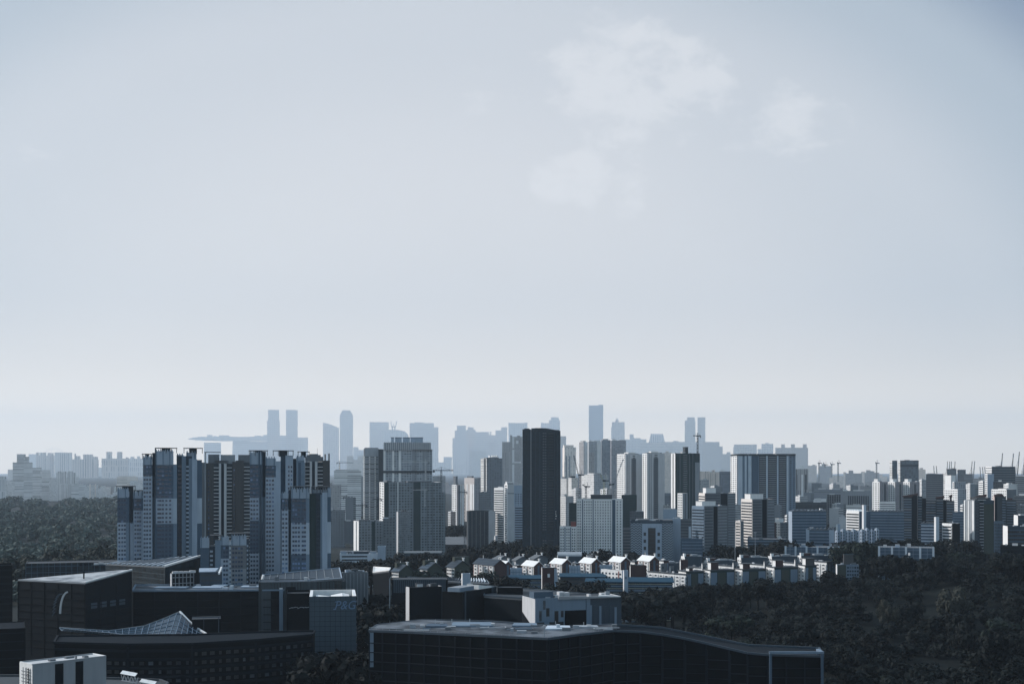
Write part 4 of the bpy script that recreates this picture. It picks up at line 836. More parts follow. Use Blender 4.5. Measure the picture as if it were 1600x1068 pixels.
b = B('apartment_block', 'dim flats with a dark front next to the white-cornered flats', 598.5, 598.5, 617.5, 811.5, 1380, wall=fac((.14,.16,.175), (.045,.055,.06), 3.3, 3.0)); b.rb(599, 607, 808.5, 'sky').done()
b = B('apartment_block', 'scaffolded grey netted block with lit scaffold frame on top', 619.5, 622, 641, 799.5, 1450, 15, wall=fac((.24,.26,.275), (.11,.125,.135), 2.2, 2.4, .7, .6), L='pale', parapet=.3)
mb = MB()
for i in range(7): x = b.a*i/6; mb.bar((x, -.8, b.h-26), (x, -.8, b.h+2.5), .12, 'steel')
for j in range(12): z = b.h-26+j*2.4; mb.bar((0, -.8, z), (b.a, -.8, z), .12, 'steel')
mb.build('scaffold', b.root); b.rb(629, 637, 797, 'dark').done()

# white low building and sheds among the trees
b = B('office_block', 'low white building with a blue roof deck among the trees', 531, 531, 592, 866, 1180, wall='sky', parapet=.5); b.band('R', 3.2, 1.5, 'dark', .05, 533, 575).rb(531, 541, 861.5, 'bluelight', .2, .6).rb(541, 576, 862.5, 'slate', .35, .9).rb(578, 588, 862.2, 'bluelight', .1, .4).clutter(8).done()
b = B('office_block', 'plain pale end tower of the low white building', 590, 590, 602.5, 855, 1170, wall='bluelight', depth=10); b.done()
b = B('office_block', 'low dark hall with a pale roof edge, at the feet of the building site', 631, 631, 691, 862.5, 1330, wall='slate', parapet=.2); b.panel('R', 631, 690, 862, 863.6, 'pale', .8, 'roof_edge').done()
b = B('office_block', 'small white market hall glimpsed behind the big dull roof', 692, 692, 716, 832, 2000, wall='white', parapet=.2); b.band('R', 3.5, 1.4, 'dark').rb(694, 706, 829, 'pink').done()
Y = 1750; c = PT(709, 0, Y); root = thing('market_hall', 'broad dull brown sloping roof between building site and dark block', (c.x, Y, 0), cat='hall'); k = Y/F
mb = MB(); mb.box(-19*k, 20*k, 0, 40, 0, ZY(851, Y), 'brown'); mb.build('wall', root)
mb = MB(); mb.prism([(-20*k, -2), (21*k, -2), (17*k, 50), (-16*k, 50)], ZY(851, Y)+.02, [ZY(850, Y), ZY(850, Y), ZY(841, Y), ZY(841, Y)], 'brown', 'roofgrey'); mb.build('roof', root)
for i, (px, ww) in enumerate(((772, 6), (752, 5))):
    b = B('office_block', ('small white hut gleaming beside the dark brown block', 'second tiny white hut beside the dark brown block')[i], px, px+2, px+ww, 838-i*2, 1500, 40, wall='pale', L='white', depth=6); b.done()
# ------------------------------------------------------------------ the blue-grey tower flats
GT = 'blue-grey tower flats'
def seg_tower(label, Y, segs, canopies=(), fh=2.79, name='apartment_tower', group=GT, yfoot=None):  # slate bands put the shade of the recesses into the wall colour
    """segs: dicts x0,x1,yt, d (metres forward), bands [(ybot,mat)...], win [px], ww, y0w, screen (ytop,ybot), bal (p0,p1)"""
    xm = (min(s['x0'] for s in segs)+max(s['x1'] for s in segs))/2; th = -math.atan((xm-800)/F); Xc = (xm-800)/F*Y
    root = thing(name, label, (Xc, Y, 0), th, group=group); c, sn = math.cos(th), math.sin(th)
    lx = lambda px: (((px-800)/F)*Y-Xc)/(c-((px-800)/F)*sn)
    wl = []; wall = MB()
    for s in segs:
        a, b, d = lx(s['x0']), lx(s['x1']), s.get('d', 0); zt = ZY(s['yt'], Y); y = zt
        for yb_, m in s['bands']:
            zb = 0 if yb_ is None else ZY(yb_, Y)
            wall.box(a, b, -d, 14, zb, y, m, 'roofgrey'); y = zb
        if s.get('screen'):
            y0, y1 = s['screen']; z0, z1 = ZY(y1, Y), ZY(y0, Y); mb = MB(); w_ = b-a
            mb.box(a-.02, b+.02, -d-.15, -d+.25, z0, z1-1.0, 'bluelight')
            n = max(3, int(w_/1.4))
            for i in range(n):
                x = a+w_*(i+.15)/n; mb.box(x, x+w_/n*.45, -d-.4, -d-.14, z0, z1, 'bluelight' if i % 3 else 'bluegrey')
            mb.build('parapet_screen', root)
        for x in s.get('win', ()): 
            y = ZY(s.get('y0w', s['yt']+4), Y)-.9
            while y > 24: wl.append((lx(x), -d-.03, y, s.get('ww', 1.25), 1.35)); y -= fh
        if s.get('slit'):
            p0, p1 = s['slit']; mb = MB(); mb.box(lx(p0), lx(p1), -d-.06, -d+.05, 5, ZY(s.get('y0w', s['yt']+4), Y), 'slate'); mb.build('window_slot', root)
        if s.get('bal'):
            p0, p1 = s['bal']; z = ZY(s.get('y0w', s['yt']+4), Y)
            mb = MB(); mb.box(lx(p0), lx(p1), -d-.05, -d+.05, 5, z+1, 'slate'); mb.build('balcony_shade', root)  # flat slate sheet stands for the shade behind the balconies
            while z > 22:
                mb = MB(); mb.box(lx(p0), lx(p1)-.35*(lx(p1)-lx(p0)), -d-1.5, -d-.06, z-1.7, z-.55, s.get('balm', 'bluelight')); mb.build('balcony', root); z -= fh
        if s.get('led'):
            p0, p1, m = s['led']; z = ZY(s.get('y0w', s['yt']+4), Y)
            while z > 22:
                mb = MB(); mb.box(lx(p0), lx(p1), -d-.9, -d-.04, z-1.9, z-1.25, m); mb.build('balcony', root); z -= fh
    wall.build('wall', root)
    for x0, x1, y, d in canopies:
        z = ZY(y, Y); a, b = lx(x0), lx(x1); mb = MB(); mb.box(a, b, -d-.8, 9, z-.35, z+.05, 'dark'); cano = mb.build('roof_canopy', root)
        n = max(2, int((b-a)/3.2))
        for i in range(n+1):
            x = a+.4+(b-a-.8)*i/n; mb = MB(); mb.box(x-.2, x+.2, -d-.4, -d+.1, z-3.6, z-.36, 'dark'); mb.build('canopy_post', cano)
        mb = MB(); mb.box(a+(b-a)*.3, b-(b-a)*.3, 3, 8, z-4, z-.36, 'slate'); mb.build('tank_room', cano)
    wl.sort(key=lambda w: -w[2]); mb = MB()
    for i, (x, y, z, ww, wh) in enumerate(wl):
        if i < 100: o = link('window', wmesh(ww, wh, 'glassblue'), root); o.location = (x, y, z)
        else: mb.box(x-ww/2, x+ww/2, y-.12, y+.02, z-wh/2, z+wh/2, 'glassblue')
    g = mb.build('glazing', root)
    if g: g['kind'] = 'stuff'
    return root
PANEL = paint('pale_blue_panel', (.36, .425, .49))
BD, BG_, BL = 'bluedark', 'bluegrey', 'bluelight'
seg_tower('lowest blue-grey block at the wood edge, under a thin flat roof canopy', 860, [
    dict(x0=183.5, x1=202, yt=776, d=1.5, bands=[(815.5, BD), (None, BL)], win=(186.5, 191, 195), y0w=779, screen=(761, 777)),
    dict(x0=196.5, x1=202, yt=776, d=1.7, bands=[(815.5, BD), (None, BG_)]),
    dict(x0=202, x1=208.5, yt=760, d=-2.5, bands=[(816, 'slate'), (None, BG_)]),
    dict(x0=203, x1=208, yt=817, d=0, bands=[(None, BL)]),
    dict(x0=208.5, x1=224, yt=777, d=.5, bands=[(797, BD), (None, BL)], win=(211.5, 215.5, 219), y0w=779.5, screen=(766, 778))],
    [(181.5, 212, 758.8, 1.5), (209, 224, 765.5, .5)])
seg_tower('tall blue-grey block with stacked balconies, nearest the hazy wood'.replace('nearest', 'next to'), 850, [
    dict(x0=223.5, x1=238, yt=725, d=1, bands=[(743, BD), (None, BL)], win=(226, 230, 234.6), y0w=727, screen=(711, 726)),
    dict(x0=238, x1=243, yt=707, d=-2.5, bands=[(744, 'slate'), (776, BD), (None, BG_)]),
    dict(x0=243, x1=271, yt=725, d=2, bands=[(778, BD), (817.5, BL), (None, BD)], win=(247.5, 250.5, 254.5, 260, 265.8), y0w=727, ww=1.35, screen=(702, 726)),
    dict(x0=271, x1=276.5, yt=725, d=2, bands=[(778, BG_), (817.5, PANEL), (None, BG_)]),
    dict(x0=242, x1=243.6, yt=700.5, d=2.4, bands=[(779, 'slate'), (None, BD)]),
    dict(x0=276.5, x1=284, yt=712, d=-3, bands=[(None, 'slate')], win=(279.5, 282.6), y0w=726, ww=.9),
    dict(x0=284, x1=290.5, yt=712, d=-1, bands=[(None, BG_)]),
    dict(x0=290.5, x1=300, yt=712, d=-1.2, bands=[(None, 'slate')], bal=(291, 299.5), y0w=726),
    dict(x0=295, x1=300, yt=716, d=.6, bands=[(None, BG_)]),
    dict(x0=300, x1=308, yt=717, d=1.4, bands=[(None, BL)]),
    dict(x0=308, x1=315.5, yt=718, d=1.0, bands=[(778, BD), (817.5, PANEL), (None, BD)]),
    dict(x0=276, x1=287, yt=710, d=-4, bands=[(None, BG_)], screen=(708, 716)),
    dict(x0=291, x1=307, yt=717, d=-2, bands=[(None, BD)], screen=(704, 718))],
    [(221.5, 238, 708.6, 1), (242, 277, 699.3, 2), (286.5, 317, 699.3, 1)])
seg_tower('low blue-grey block with a white screen roof, in front of the brown slab', 800, [
    dict(x0=313, x1=327, yt=846, d=0, bands=[(None, BD)], screen=(837, 855)),
    dict(x0=327, x1=337, yt=853, d=-2, bands=[(None, 'slate')], bal=(328, 335), y0w=858),
    dict(x0=336, x1=345, yt=843, d=1, bands=[(None, BG_)]),
    dict(x0=345, x1=358, yt=850, d=.5, bands=[(872, BD), (None, BL)], win=(350.5, 354.5), y0w=853, screen=(836, 851)),
    dict(x0=358, x1=361, yt=845, d=1.2, bands=[(None, 'sky')], win=(359.5,), ww=.7, y0w=850),
    dict(x0=361, x1=385, yt=851, d=1.5, bands=[(888, 'mid'), (None, 'grey')], win=(364.5, 369, 373.5, 377.5), y0w=854, screen=(834, 851.5), ww=1.3),
    dict(x0=385, x1=389.5, yt=842, d=0, bands=[(None, 'slate')], bal=(385.5, 389), y0w=850)],
    [(328, 346, 835.5, .5), (360, 390, 832.6, 1.5)])
seg_tower('tallest twin blue-grey block with flat roof canopies, between brown slabs', 840, [
    dict(x0=390.5, x1=410, yt=724, d=1.5, bands=[(777, BD), (812, BL), (863, BD), (None, BL)], win=(393, 397.3, 402), y0w=727, screen=(704.5, 725)),
    dict(x0=404.5, x1=410, yt=705, d=1.7, bands=[(776, BD), (814, BG_), (863, BD), (None, BG_)], slit=(405.5, 409), y0w=727),
    dict(x0=410, x1=415, yt=705, d=-1.5, bands=[(776, 'slate'), (None, BG_)]),
    dict(x0=415, x1=431, yt=726, d=1, bands=[(745, BD), (None, BL)], win=(417.5, 421.8, 426.5), y0w=728, screen=(713, 727)),
    dict(x0=431, x1=438.5, yt=720, d=1.2, bands=[(None, BL)]),
    dict(x0=438.5, x1=446, yt=712, d=-3, bands=[(None, BD)]),
    dict(x0=446, x1=458, yt=711, d=0, bands=[(None, BL)], win=(451.2, 455.5), y0w=727, ww=1.0),
    dict(x0=458, x1=463, yt=716, d=-2.5, bands=[(None, 'slate')]),
    dict(x0=463, x1=476, yt=714, d=.5, bands=[(None, BG_)], screen=(711, 719)),
    dict(x0=466, x1=470, yt=722, d=.7, bands=[(778, BD), (None, BL)])],
    [(388.5, 418.5, 703.3, 1.5), (426, 459, 703.3, .5), (465, 484, 704.8, -2)])
seg_tower('front blue-grey block with green shaded strip and stacked balconies, lower than its twin', 800, [
    dict(x0=440, x1=450.5, yt=777, d=1, bands=[(795, BD), (None, BL)], win=(442.5, 447.5), y0w=779.5, screen=(767.5, 778)),
    dict(x0=450.5, x1=455, yt=765, d=-2.5, bands=[(796, 'slate'), (None, BG_)], slit=(451.5, 454), y0w=798),
    dict(x0=455, x1=478, yt=777, d=2, bands=[(816, BD), (865, BL), (None, BD)], win=(458.5, 462.5, 467, 473, 476.5), y0w=779.5, ww=1.3, screen=(761, 778)),
    dict(x0=478, x1=483.5, yt=777, d=2, bands=[(816, BG_), (865, PANEL), (None, BG_)], screen=(761, 778)),
    dict(x0=483.5, x1=493.5, yt=771, d=-.5, bands=[(None, 'green')]),
    dict(x0=493.5, x1=503.5, yt=771, d=-1, bands=[(None, 'slate')], bal=(494.5, 503), y0w=776, balm='slate'),
    dict(x0=500.5, x1=503.5, yt=772, d=.3, bands=[(None, BG_)]),
    dict(x0=503.5, x1=511.5, yt=769, d=1, bands=[(None, BL)]),
    dict(x0=511.5, x1=517, yt=775, d=.8, bands=[(815, BD), (864, PANEL), (None, BD)], screen=(760, 776)),
    dict(x0=487, x1=511, yt=766, d=-3, bands=[(None, 'slate')], screen=(762, 770))],
    [(453, 483, 759.3, 2), (486, 513, 759.8, .5)])
# brown slabs behind
def brown(label, x0, x1, yt, segs, roofs, Y=980):
    r = seg_tower(label, Y, segs, [], group='brown tower slabs')
    for (p0, p1, y0, y1, m) in roofs: addbox(r, Y, p0, p1, y0, y1, 3, 12, m, 'roof_room', xm=(min(s['x0'] for s in segs)+max(s['x1'] for s in segs))/2)
    return r
brown('brown tower slab with balcony rows, between two blue-grey blocks', 315, 391, 725, [
    dict(x0=315, x1=319.5, yt=722, d=.5, bands=[(None, 'mid')]), dict(x0=319.5, x1=322, yt=722, d=1.3, bands=[(None, 'grey')]),
    dict(x0=322, x1=334, yt=723, d=0, bands=[(None, 'brown')], win=(326,), y0w=732, ww=1.0),
    dict(x0=334, x1=342, yt=724, d=-1, bands=[(None, 'dark')], led=(333.5, 342, 'pale'), y0w=727),
    dict(x0=342, x1=345.5, yt=723.5, d=1.2, bands=[(None, 'pale')]), dict(x0=345.5, x1=350, yt=724, d=-2, bands=[(None, 'slate')]),
    dict(x0=350, x1=354, yt=723.5, d=1.2, bands=[(None, 'pale')]),
    dict(x0=354, x1=363, yt=724, d=-1, bands=[(None, 'dark')], led=(354.2, 362.5, 'pale'), y0w=727),
    dict(x0=363, x1=368, yt=721, d=.5, bands=[(None, 'brown')], win=(366,), y0w=732, ww=.8),
    dict(x0=368, x1=381, yt=719, d=.8, bands=[(None, 'brown')]),
    dict(x0=381, x1=391, yt=722, d=-.6, bands=[(None, 'dark')], led=(381.2, 391, 'pale'), y0w=726)],
    [(320, 345, 705.5, 706.5, 'mid'), (320.5, 322.5, 706.5, 724, 'pale'), (326, 343, 709.5, 724, 'mid'), (336, 357, 719, 724, 'mid'), (345, 367, 710, 724, 'grey'), (372, 391, 710, 724, 'mid')])
brown('brown tower slab with a rounded roof, rising behind the front blue-grey block', 470, 516, 722, [
    dict(x0=474, x1=477, yt=722, d=1, bands=[(None, 'grey')]),
    dict(x0=477, x1=484, yt=721, d=-1, bands=[(None, 'dark')], led=(476.5, 484, 'pale'), y0w=726),
    dict(x0=484, x1=487.5, yt=720.5, d=1.2, bands=[(None, 'pale')]), dict(x0=487.5, x1=492, yt=720.5, d=-2, bands=[(None, 'slate')]),
    dict(x0=492, x1=496, yt=720.5, d=1.2, bands=[(None, 'pale')]),
    dict(x0=496, x1=504.5, yt=721, d=-1, bands=[(None, 'dark')], led=(496.2, 504.5, 'pale'), y0w=726),
    dict(x0=504.5, x1=515.5, yt=719, d=.8, bands=[(None, 'brown')])],
    [(477, 505, 713, 720.6, 'mid'), (479, 501, 710.2, 713, 'mid'), (484, 497, 708.6, 710.2, 'mid'), (507, 509, 709, 719, 'brown'), (513, 515, 708, 719, 'brown'), (495.6, 496, 700, 709, 'dark')])

# ------------------------------------------------------------------ gabled houses and arcaded blocks
def gabled(label, x0, xc, x1, ye, yr, Y, rel, wallL, wallR, roofm, arch=False, solar=False, group=None, chim=True, tower=None, rise=None):
    """ridge runs along the long L face; the gable looks along R"""
    b = Block('gabled_house', label, x0, xc, x1, ye, Y, rel, wall=wallR, L=wallL, parapet=0, group=group)
    b.root['category'] = 'apartment block'
    mb = MB(); h, a, B_ = b.h, b.a, b.b; rz = ZY(yr, Y)-b.base if rise is None else h+rise; o = .9; t = .35
    mx = a*.5
    for z_, m in ((0, roofm),):
        mb.v += []
        A = [(-o, -o, h-.3), (mx, -o, rz), (mx, B_+o, rz), (-o, B_+o, h-.3)]; C = [(a+o, -o, h-.3), (mx, -o, rz), (mx, B_+o, rz), (a+o, B_+o, h-.3)]
        up = Vector((0, 0, t))
        for q in (A, C):
            top = [Vector(p)+up for p in q]; bot = [Vector(p) for p in q]
            mb.face(top, m); mb.face(bot[::-1], m)
            for i in range(4): j = (i+1) % 4; mb.face([bot[i], bot[j], top[j], top[i]], m)
    rf_ = mb.build('roof', b.root)
    mb = MB(); mb.face([(0, .02, h), (a, .02, h), (mx, .02, rz-.1)], wallR); mb.face([(0, B_-.02, h), (mx, B_-.02, rz-.1), (a, B_-.02, h)], wallR); mb.build('gable', b.root)
    if solar:
        for i in range(3):
            f0, f1 = .12+i*.28, .34+i*.28; mb = MB()
            P = lambda f, y: Vector((-o+(mx+o)*f, y, h-.3+(rz-h+.3)*f+t+.12))
            mb.face([P(f0, .2), P(f0, B_-.2), P(f1, B_-.2), P(f1, .2)][::-1], 'panel'); mb.build('solar_panel', rf_)
    if arch:
        n = max(2, int(round(B_/7.0)))
        for i in range(n):
            c = (i+.5)*B_/n; wdt = B_/n*.34
            for kk in range(int(h/2.8)):
                z = h-.9-kk*2.8
                if z < 3: break
                o_ = link('arched_balcony', arch_mesh(), b.root); o_.location = (-.02, c, z-1.25); o_.scale = (1, wdt/1.5, 1)
            mb = MB(); mb.box(-.25, .01, (i+1)*B_/n-.75, (i+1)*B_/n-.05, 0, h-.3, 'red'); mb.build('brick_strip', b.root)
    if chim:
        mb = MB(); mb.box(mx+a*.12, mx+a*.12+1.1, 1.0, 2.1, h, rz+1.9, 'white'); mb.box(mx+a*.12-.4, mx+a*.12+1.5, .6, 2.5, rz+1.9, rz+2.3, 'white'); mb.build('vent_stack', rf_)
        mb = MB(); mb.bar((mx, B_*.8, rz), (mx, B_*.8, rz+2.6), .16, 'white'); mb.build('roof_mast', rf_)
    if tower:
        p0, p1, yt, m = tower; s0, s1 = b.sR(p0), b.sR(p1); mb = MB(); mb.box(s0, s1, B_*.72, B_*1.02, 0, ZY(yt, Y)-b.base, m, 'dark'); mb.build('stair_tower', b.root)
    return b
AM = None
def arch_mesh():
    """a white arched balcony front, looking along -x: a frame with an arched dark opening and a low parapet"""
    global AM
    if AM: return AM
    mb = MB(); W = 1.5; 
    mb.box(-.06, .0, -W, W, -1.3, 1.3, 'mid')
    mb.box(-.62, -.05, -W, -W+.5, -1.3, 1.3, 'white'); mb.box(-.62, -.05, W-.5, W, -1.3, 1.3, 'white')
    mb.box(-.75, -.05, -W+.5, W-.5, -1.3, -.35, 'white')
    n = 8
    for i in range(n):
        a0, a1 = math.pi*i/n, math.pi*(i+1)/n; r0 = W-.5
        p = [(math.cos(a0)*r0, .25+math.sin(a0)*.75), (math.cos(a1)*r0, .25+math.sin(a1)*.75)]
        mb.face([(-.62, p[0][0], p[0][1]), (-.62, p[1][0], p[1][1]), (-.62, p[1][0], 1.3), (-.62, p[0][0], 1.3)], 'white')
        mb.face([(-.62, p[0][0], p[0][1]), (-.05, p[0][0], p[0][1]), (-.05, p[1][0], p[1][1]), (-.62, p[1][0], p[1][1])], 'white')
    mb.face([(-.62, -W, 1.3), (-.62, W, 1.3), (-.05, W, 1.3), (-.05, -W, 1.3)], 'white')
    AM = mb.mesh('arched_balcony'); return AM
GG = 'gabled flats in a row'
for i, (x0, xc, x1, ye, yr, tw, lb) in enumerate(((612, 623, 646, 893, 881, (628, 649, 880, 'moss'), 'dark solar-roofed gabled flats, first of three in the row, by the white roof piece'),
        (656, 667.5, 691, 889, 876.5, (672, 693, 876, 'moss'), 'dark solar-roofed gabled flats, middle of three in the row'),
        (698, 710, 734, 886, 874.5, (719, 741, 871, 'moss'), 'dark solar-roofed gabled flats, last of three, by the red-striped flats'))):
    b = gabled(lb, x0, xc, x1, ye, yr, 1000+i*12, 36, 'white', 'moss', 'slate', solar=True, group=GG, tower=tw, rise=5.0)
    b.win('L', 5, 2.8, 1.5, 1.3, off=2.6).win('R', 3, 2.8, 1.4, 1.2, off=4).done()
gabled('red-and-white arched flats under a dark solar roof, start of the arched row', 740, 772, 790, 883, 874, 1030, 36, 'white', 'maroon', 'slate', arch=True, solar=True, group=GG, rise=4.2).done()
def arcaded(label, x0, xc, x1, yt, Y, Rm='green', hut=None, rel=27, grp='white arcaded blocks'):
    b = Block('apartment_block', label, x0, xc, x1, yt, Y, rel, wall=Rm, L='white', parapet=.8, roof='dark', group=grp)
    n = max(1, int(round(b.b/6.2)))
    for i in range(n):
        c = (i+.5)*b.b/n
        for kk in range(int(b.h/2.8)):
            z = b.h-.9-kk*2.8
            if z < 3: break
            o_ = link('arched_balcony', arch_mesh(), b.root); o_.location = (-.02, c, z-1.25); o_.scale = (1, b.b/n*.4/1.5, 1)
    mb = MB(); mb.box(-.8, b.a+.8, -.8, b.b+.8, b.h+.804, b.h+1.3, 'dark'); mb.build('roof', b.root)
    b.panel('R', xc+(x1-xc)*.30, xc+(x1-xc)*.62, yt+2, m='moss', proj=.25).panel('R', xc+(x1-xc)*.68, x1-1.0, yt+1.5, m='bluegrey', proj=.2).panel('R', xc+.5, xc+(x1-xc)*.27, yt+1.5, m='bluegrey', proj=.15)
    b.win('R', [xc+(x1-xc)*.1, xc+(x1-xc)*.2], 2.8, 1.0, 1.5, 'glass', off=2.6)
    if hut:
        p0, p1, y, m = hut; s0, s1 = b.sR(p0), b.sR(p1); mb = MB(); zt = ZY(y, Y); mb.box(s0, s1, 1.5, 7, b.h, zt, m, 'dark', 'white'); mb.box(s0-.5, s1+.5, 1, 7.5, zt+.003, zt+.4, 'dark'); mb.build('lift_house', b.root)
    b.clutter(5); b.done(); return b
WG = 'arched flats with white gable roofs'
names = ('first', 'second', 'third', 'fourth', 'fifth', 'sixth')
for i, (xc, y0) in enumerate(((786, 884), (834, 884.5), (878, 881), (924, 880), (970, 878), (1015, 876.5))):
    b = gabled('%s white-gable-roofed arched flats from the solar roofs, %s' % (names[i], ('beside the red-striped front', 'by the vent stacks', 'behind the brick box', 'above the blue roofs', 'beside the portal building foot', 'before the white arcaded blocks')[i]),
        xc-18, xc, xc+15, y0, y0-8, 1080-i*6, 34, 'warm', 'maroon', 'white', arch=True, group=WG, rise=3.9)
    b.panel('R', xc+6, xc+9, m='bluedark', proj=.1).win('R', [xc+3, xc+12], 2.8, 1.2, 1.2, 'glass', off=2.5)
    b.done()
    # lower link wing in front
    arcaded('short arched wing with a maroon side wall, beyond the %s white-gabled flats' % names[i], xc+13, xc+22, xc+30, y0+1, 1105-i*4, 'maroon', None, 36, 'short arched wings')
for i, (x0, x1, yt, lb) in enumerate(((797, 816, 890, 'pale blue link wing between the first two white-gabled flats'), (846, 862, 889, 'pale blue link wing behind the brick stair box'), (889, 907, 886, 'pale blue link wing between the third and fourth white-gabled flats'), (937, 957, 885, 'pale blue link wing between the fourth and fifth white-gabled flats'))):
    b = Block('apartment_block', lb, x0, x0, x1, yt, 1040, wall='bluelight', depth=10, group='pale link wings'); b.band('R', 2.8, .3, 'bluedark', .05).piers('R', 4, .25, 'bluegrey', .2).clutter(3, i).done()

arcaded('low arcaded wing with six white arches before the blue-roofed school', 1013, 1072, 1076, 899, 1010, 'bluegrey', None, 46)
for x0, xc, x1, yt, hut, lb in ((1060, 1072, 1100, 894.5, (1078, 1084, 888, 'maroon'), 'white arcaded block, first in its row, next to the low arcaded wing'),
        (1099, 1110, 1148, 892.5, (1112, 1124, 879, 'maroon'), 'white arcaded block, second in its row, under a maroon lift house'),
        (1148, 1160, 1197, 891, (1162, 1173, 881, 'maroon'), 'white arcaded block, third in its row, with a maroon lift house'),
        (1197, 1210, 1247, 888, (1213, 1225, 875.5, 'maroon'), 'white arcaded block, fourth in its row, taller maroon lift house'),
        (1247, 1258, 1276, 885, (1260, 1274, 872.5, 'brown'), 'white arcaded block, last in its row, half sunk in trees')):
    arcaded(lb, x0, xc, x1, yt, 1020, 'green', hut)
b = Block('apartment_block', 'dim green-walled block with a bright blue roof box, deep in the trees', 1306, 1308, 1342, 883, 1000, 15, wall='bluegrey', L='white', parapet=.8, roof='dark', group=None)
b.panel('R', 1309, 1322, m='moss', proj=.2).win('R', 5, 2.8, 1.3, 1.4, 'glass', 1323, 1342).rb(1319, 1334, 866, 'brown', .2, .8, 'lift_house', 'teal').clutter(6).done()
for x0, xc, x1, yt, lb in ((1110, 1152, 1157, 886.5, 'lit arcaded wing whose arch tops show behind the second arcaded block'), (1160, 1200, 1205, 884.5, 'lit arcaded wing whose arch tops show behind the third arcaded block'), (1210, 1248, 1254, 881.5, 'lit arcaded wing whose arch tops show behind the fourth arcaded block'), (1256, 1292, 1298, 879.5, 'lit arcaded wing by the trees, behind the last arcaded block'), (1070, 1104, 1109, 889, 'lit arcaded wing whose arch tops show behind the first arcaded block')):
    arcaded(lb, x0, xc, x1, yt, 1058, 'slate', None, 46)
# roofs of the rows behind, just their tops show
GR = 'low roofs behind the arcaded blocks'
for i, (x0, xc, x1, yt, rf, lb) in enumerate(((1030, 1036, 1062, 881.5, 'white', 'low dark-roofed flats with white vent boxes, before the patterned building'), (1064, 1070, 1098, 871, 'roofgrey', 'grey tiled gabled roof with white chimneys, before the banded towers'), (1100, 1106, 1150, 878, 'dark', 'low dark flats behind the second arcaded block, white parapet'), (1152, 1158, 1200, 873, 'dark', 'low dark flats behind the third arcaded block, grey roof hood'), (1200, 1206, 1246, 871, 'dark', 'low dark flats behind the fourth arcaded block, grey roof hood'), (1246, 1252, 1300, 870, 'dark', 'low dark flats behind the last arcaded block, white hut'))):
    b = Block('apartment_block', lb, x0, xc, x1, yt, 1100, 25, wall='slate', L='white', roof='dark', group=GR)
    b.win('L', 2, 2.8, 1.4, 1.2)
    w_ = x1-xc
    b.rb(xc+w_*.02, xc+w_*.12, yt-6.5, 'white', .3, .6).rb(xc+w_*.14, xc+w_*.34, yt-5.5, 'maroon', .3, .8).rb(xc+w_*.45, xc+w_*.75, yt-4, 'steel', .2, .7, 'roof_hood', 'steel').rb(xc+w_*.82, xc+w_*.95, yt-3, 'white', .2, .6).clutter(6, i).done()
for i, (x0, x1, yt, Y, m, lb) in enumerate(((1032, 1042, 882, 1060, 'white', 'plain white roof box above the low arcaded wing'), (1046, 1053, 886.5, 1050, 'white', 'small white stair box above the low arcaded wing'), (1062, 1075, 876.5, 1060, 'maroon', 'maroon lift tower over the first arcaded block'), (1096, 1103, 882, 1045, 'white', 'white stair box between first and second arcaded blocks'), (1144.5, 1152, 881, 1045, 'white', 'white stair box between second and third arcaded blocks'), (1193, 1200.5, 879, 1045, 'white', 'white stair box between third and fourth arcaded blocks'), (1241, 1248, 876, 1045, 'white', 'white stair box between fourth and last arcaded blocks'))):
    b = Block('stair_tower', lb, x0, x0+1.5, x1, yt, Y, 35, wall='mid' if m == 'white' else m, L='white', depth=5, roof='white' if m == 'white' else 'dark', group='roof stair towers'); b.root['category'] = 'stair tower'; b.panel('R', x0+3, x0+5, yt+3, yt+6, 'glass').done()  # white boxes get a grey front for shade, end and roof white
# blue-roofed school wings
def longroof(label, x0, x1, yr, yeave, Y, wallm, bands=True, group='blue-roofed long wings', pl=None):
    b = Block('school_building', label, x0, x0, x1, yeave, Y, wall=wallm, depth=16, parapet=0, group=group); b.root['category'] = 'school'
    rz = ZY(yr, Y); mb = MB(); mb.prism([(-1, -1.2), (b.a+1, -1.2), (b.a+.6, 8), (-.6, 8)], [b.h-.1, b.h-.1, rz-.3, rz-.3], [b.h+.5, b.h+.5, rz+.3, rz+.3], 'teal')
    mb.prism([(-.6, 8.01), (b.a+.6, 8.01), (b.a+1, 17), (-1, 17)], [rz-.3, rz-.3, b.h-.1, b.h-.1], [rz+.3, rz+.3, b.h+.5, b.h+.5], 'teal'); mb.build('roof', b.root)
    if bands: b.par('R', 3.1, .9, 'bluegrey', .6, off=2.6).par('R', 3.1, .35, 'cream', .35, off=1.2); b.piers('R', max(4, int(b.a/4.5)), .4, 'bluedark', .3)
    return b
longroof('long blue-roofed wing with banded balconies, beside the pale blue shaft, towards the black block', 916, 975, 904.5, 909, 900, 'slate').done()
longroof('long blue-roofed wing with banded balconies, between the pale shaft and dark trees', 980.5, 1051, 903, 909, 890, 'slate').done()
longroof('upper blue-roofed wing with a brick-red wall beneath', 875, 945, 896.5, 901, 960, 'brown', False).band('R', 3, 1.2, 'dark').done()
longroof('small blue-roofed wing over white balconies, by the lit pale end wall', 796, 846, 899.5, 904, 960, 'bluedark', True).done()
b = Block('office_block', 'tall pale blue shaft splitting the two long blue-roofed wings', 973.5, 975, 981.5, 893, 885, 20, wall='bluelight', L='white', depth=8); b.rb(974, 981, 890.5, 'dark', .05, .95).panel('R', 977, 979, 900, 904, 'bluedark').done()
b = Block('stair_tower', 'brick-red stair box with white corners above the blue roofs', 846, 847, 870, 889, 930, 12, wall='maroon', L='white', depth=10, roof='dark'); b.root['category'] = 'stair tower'
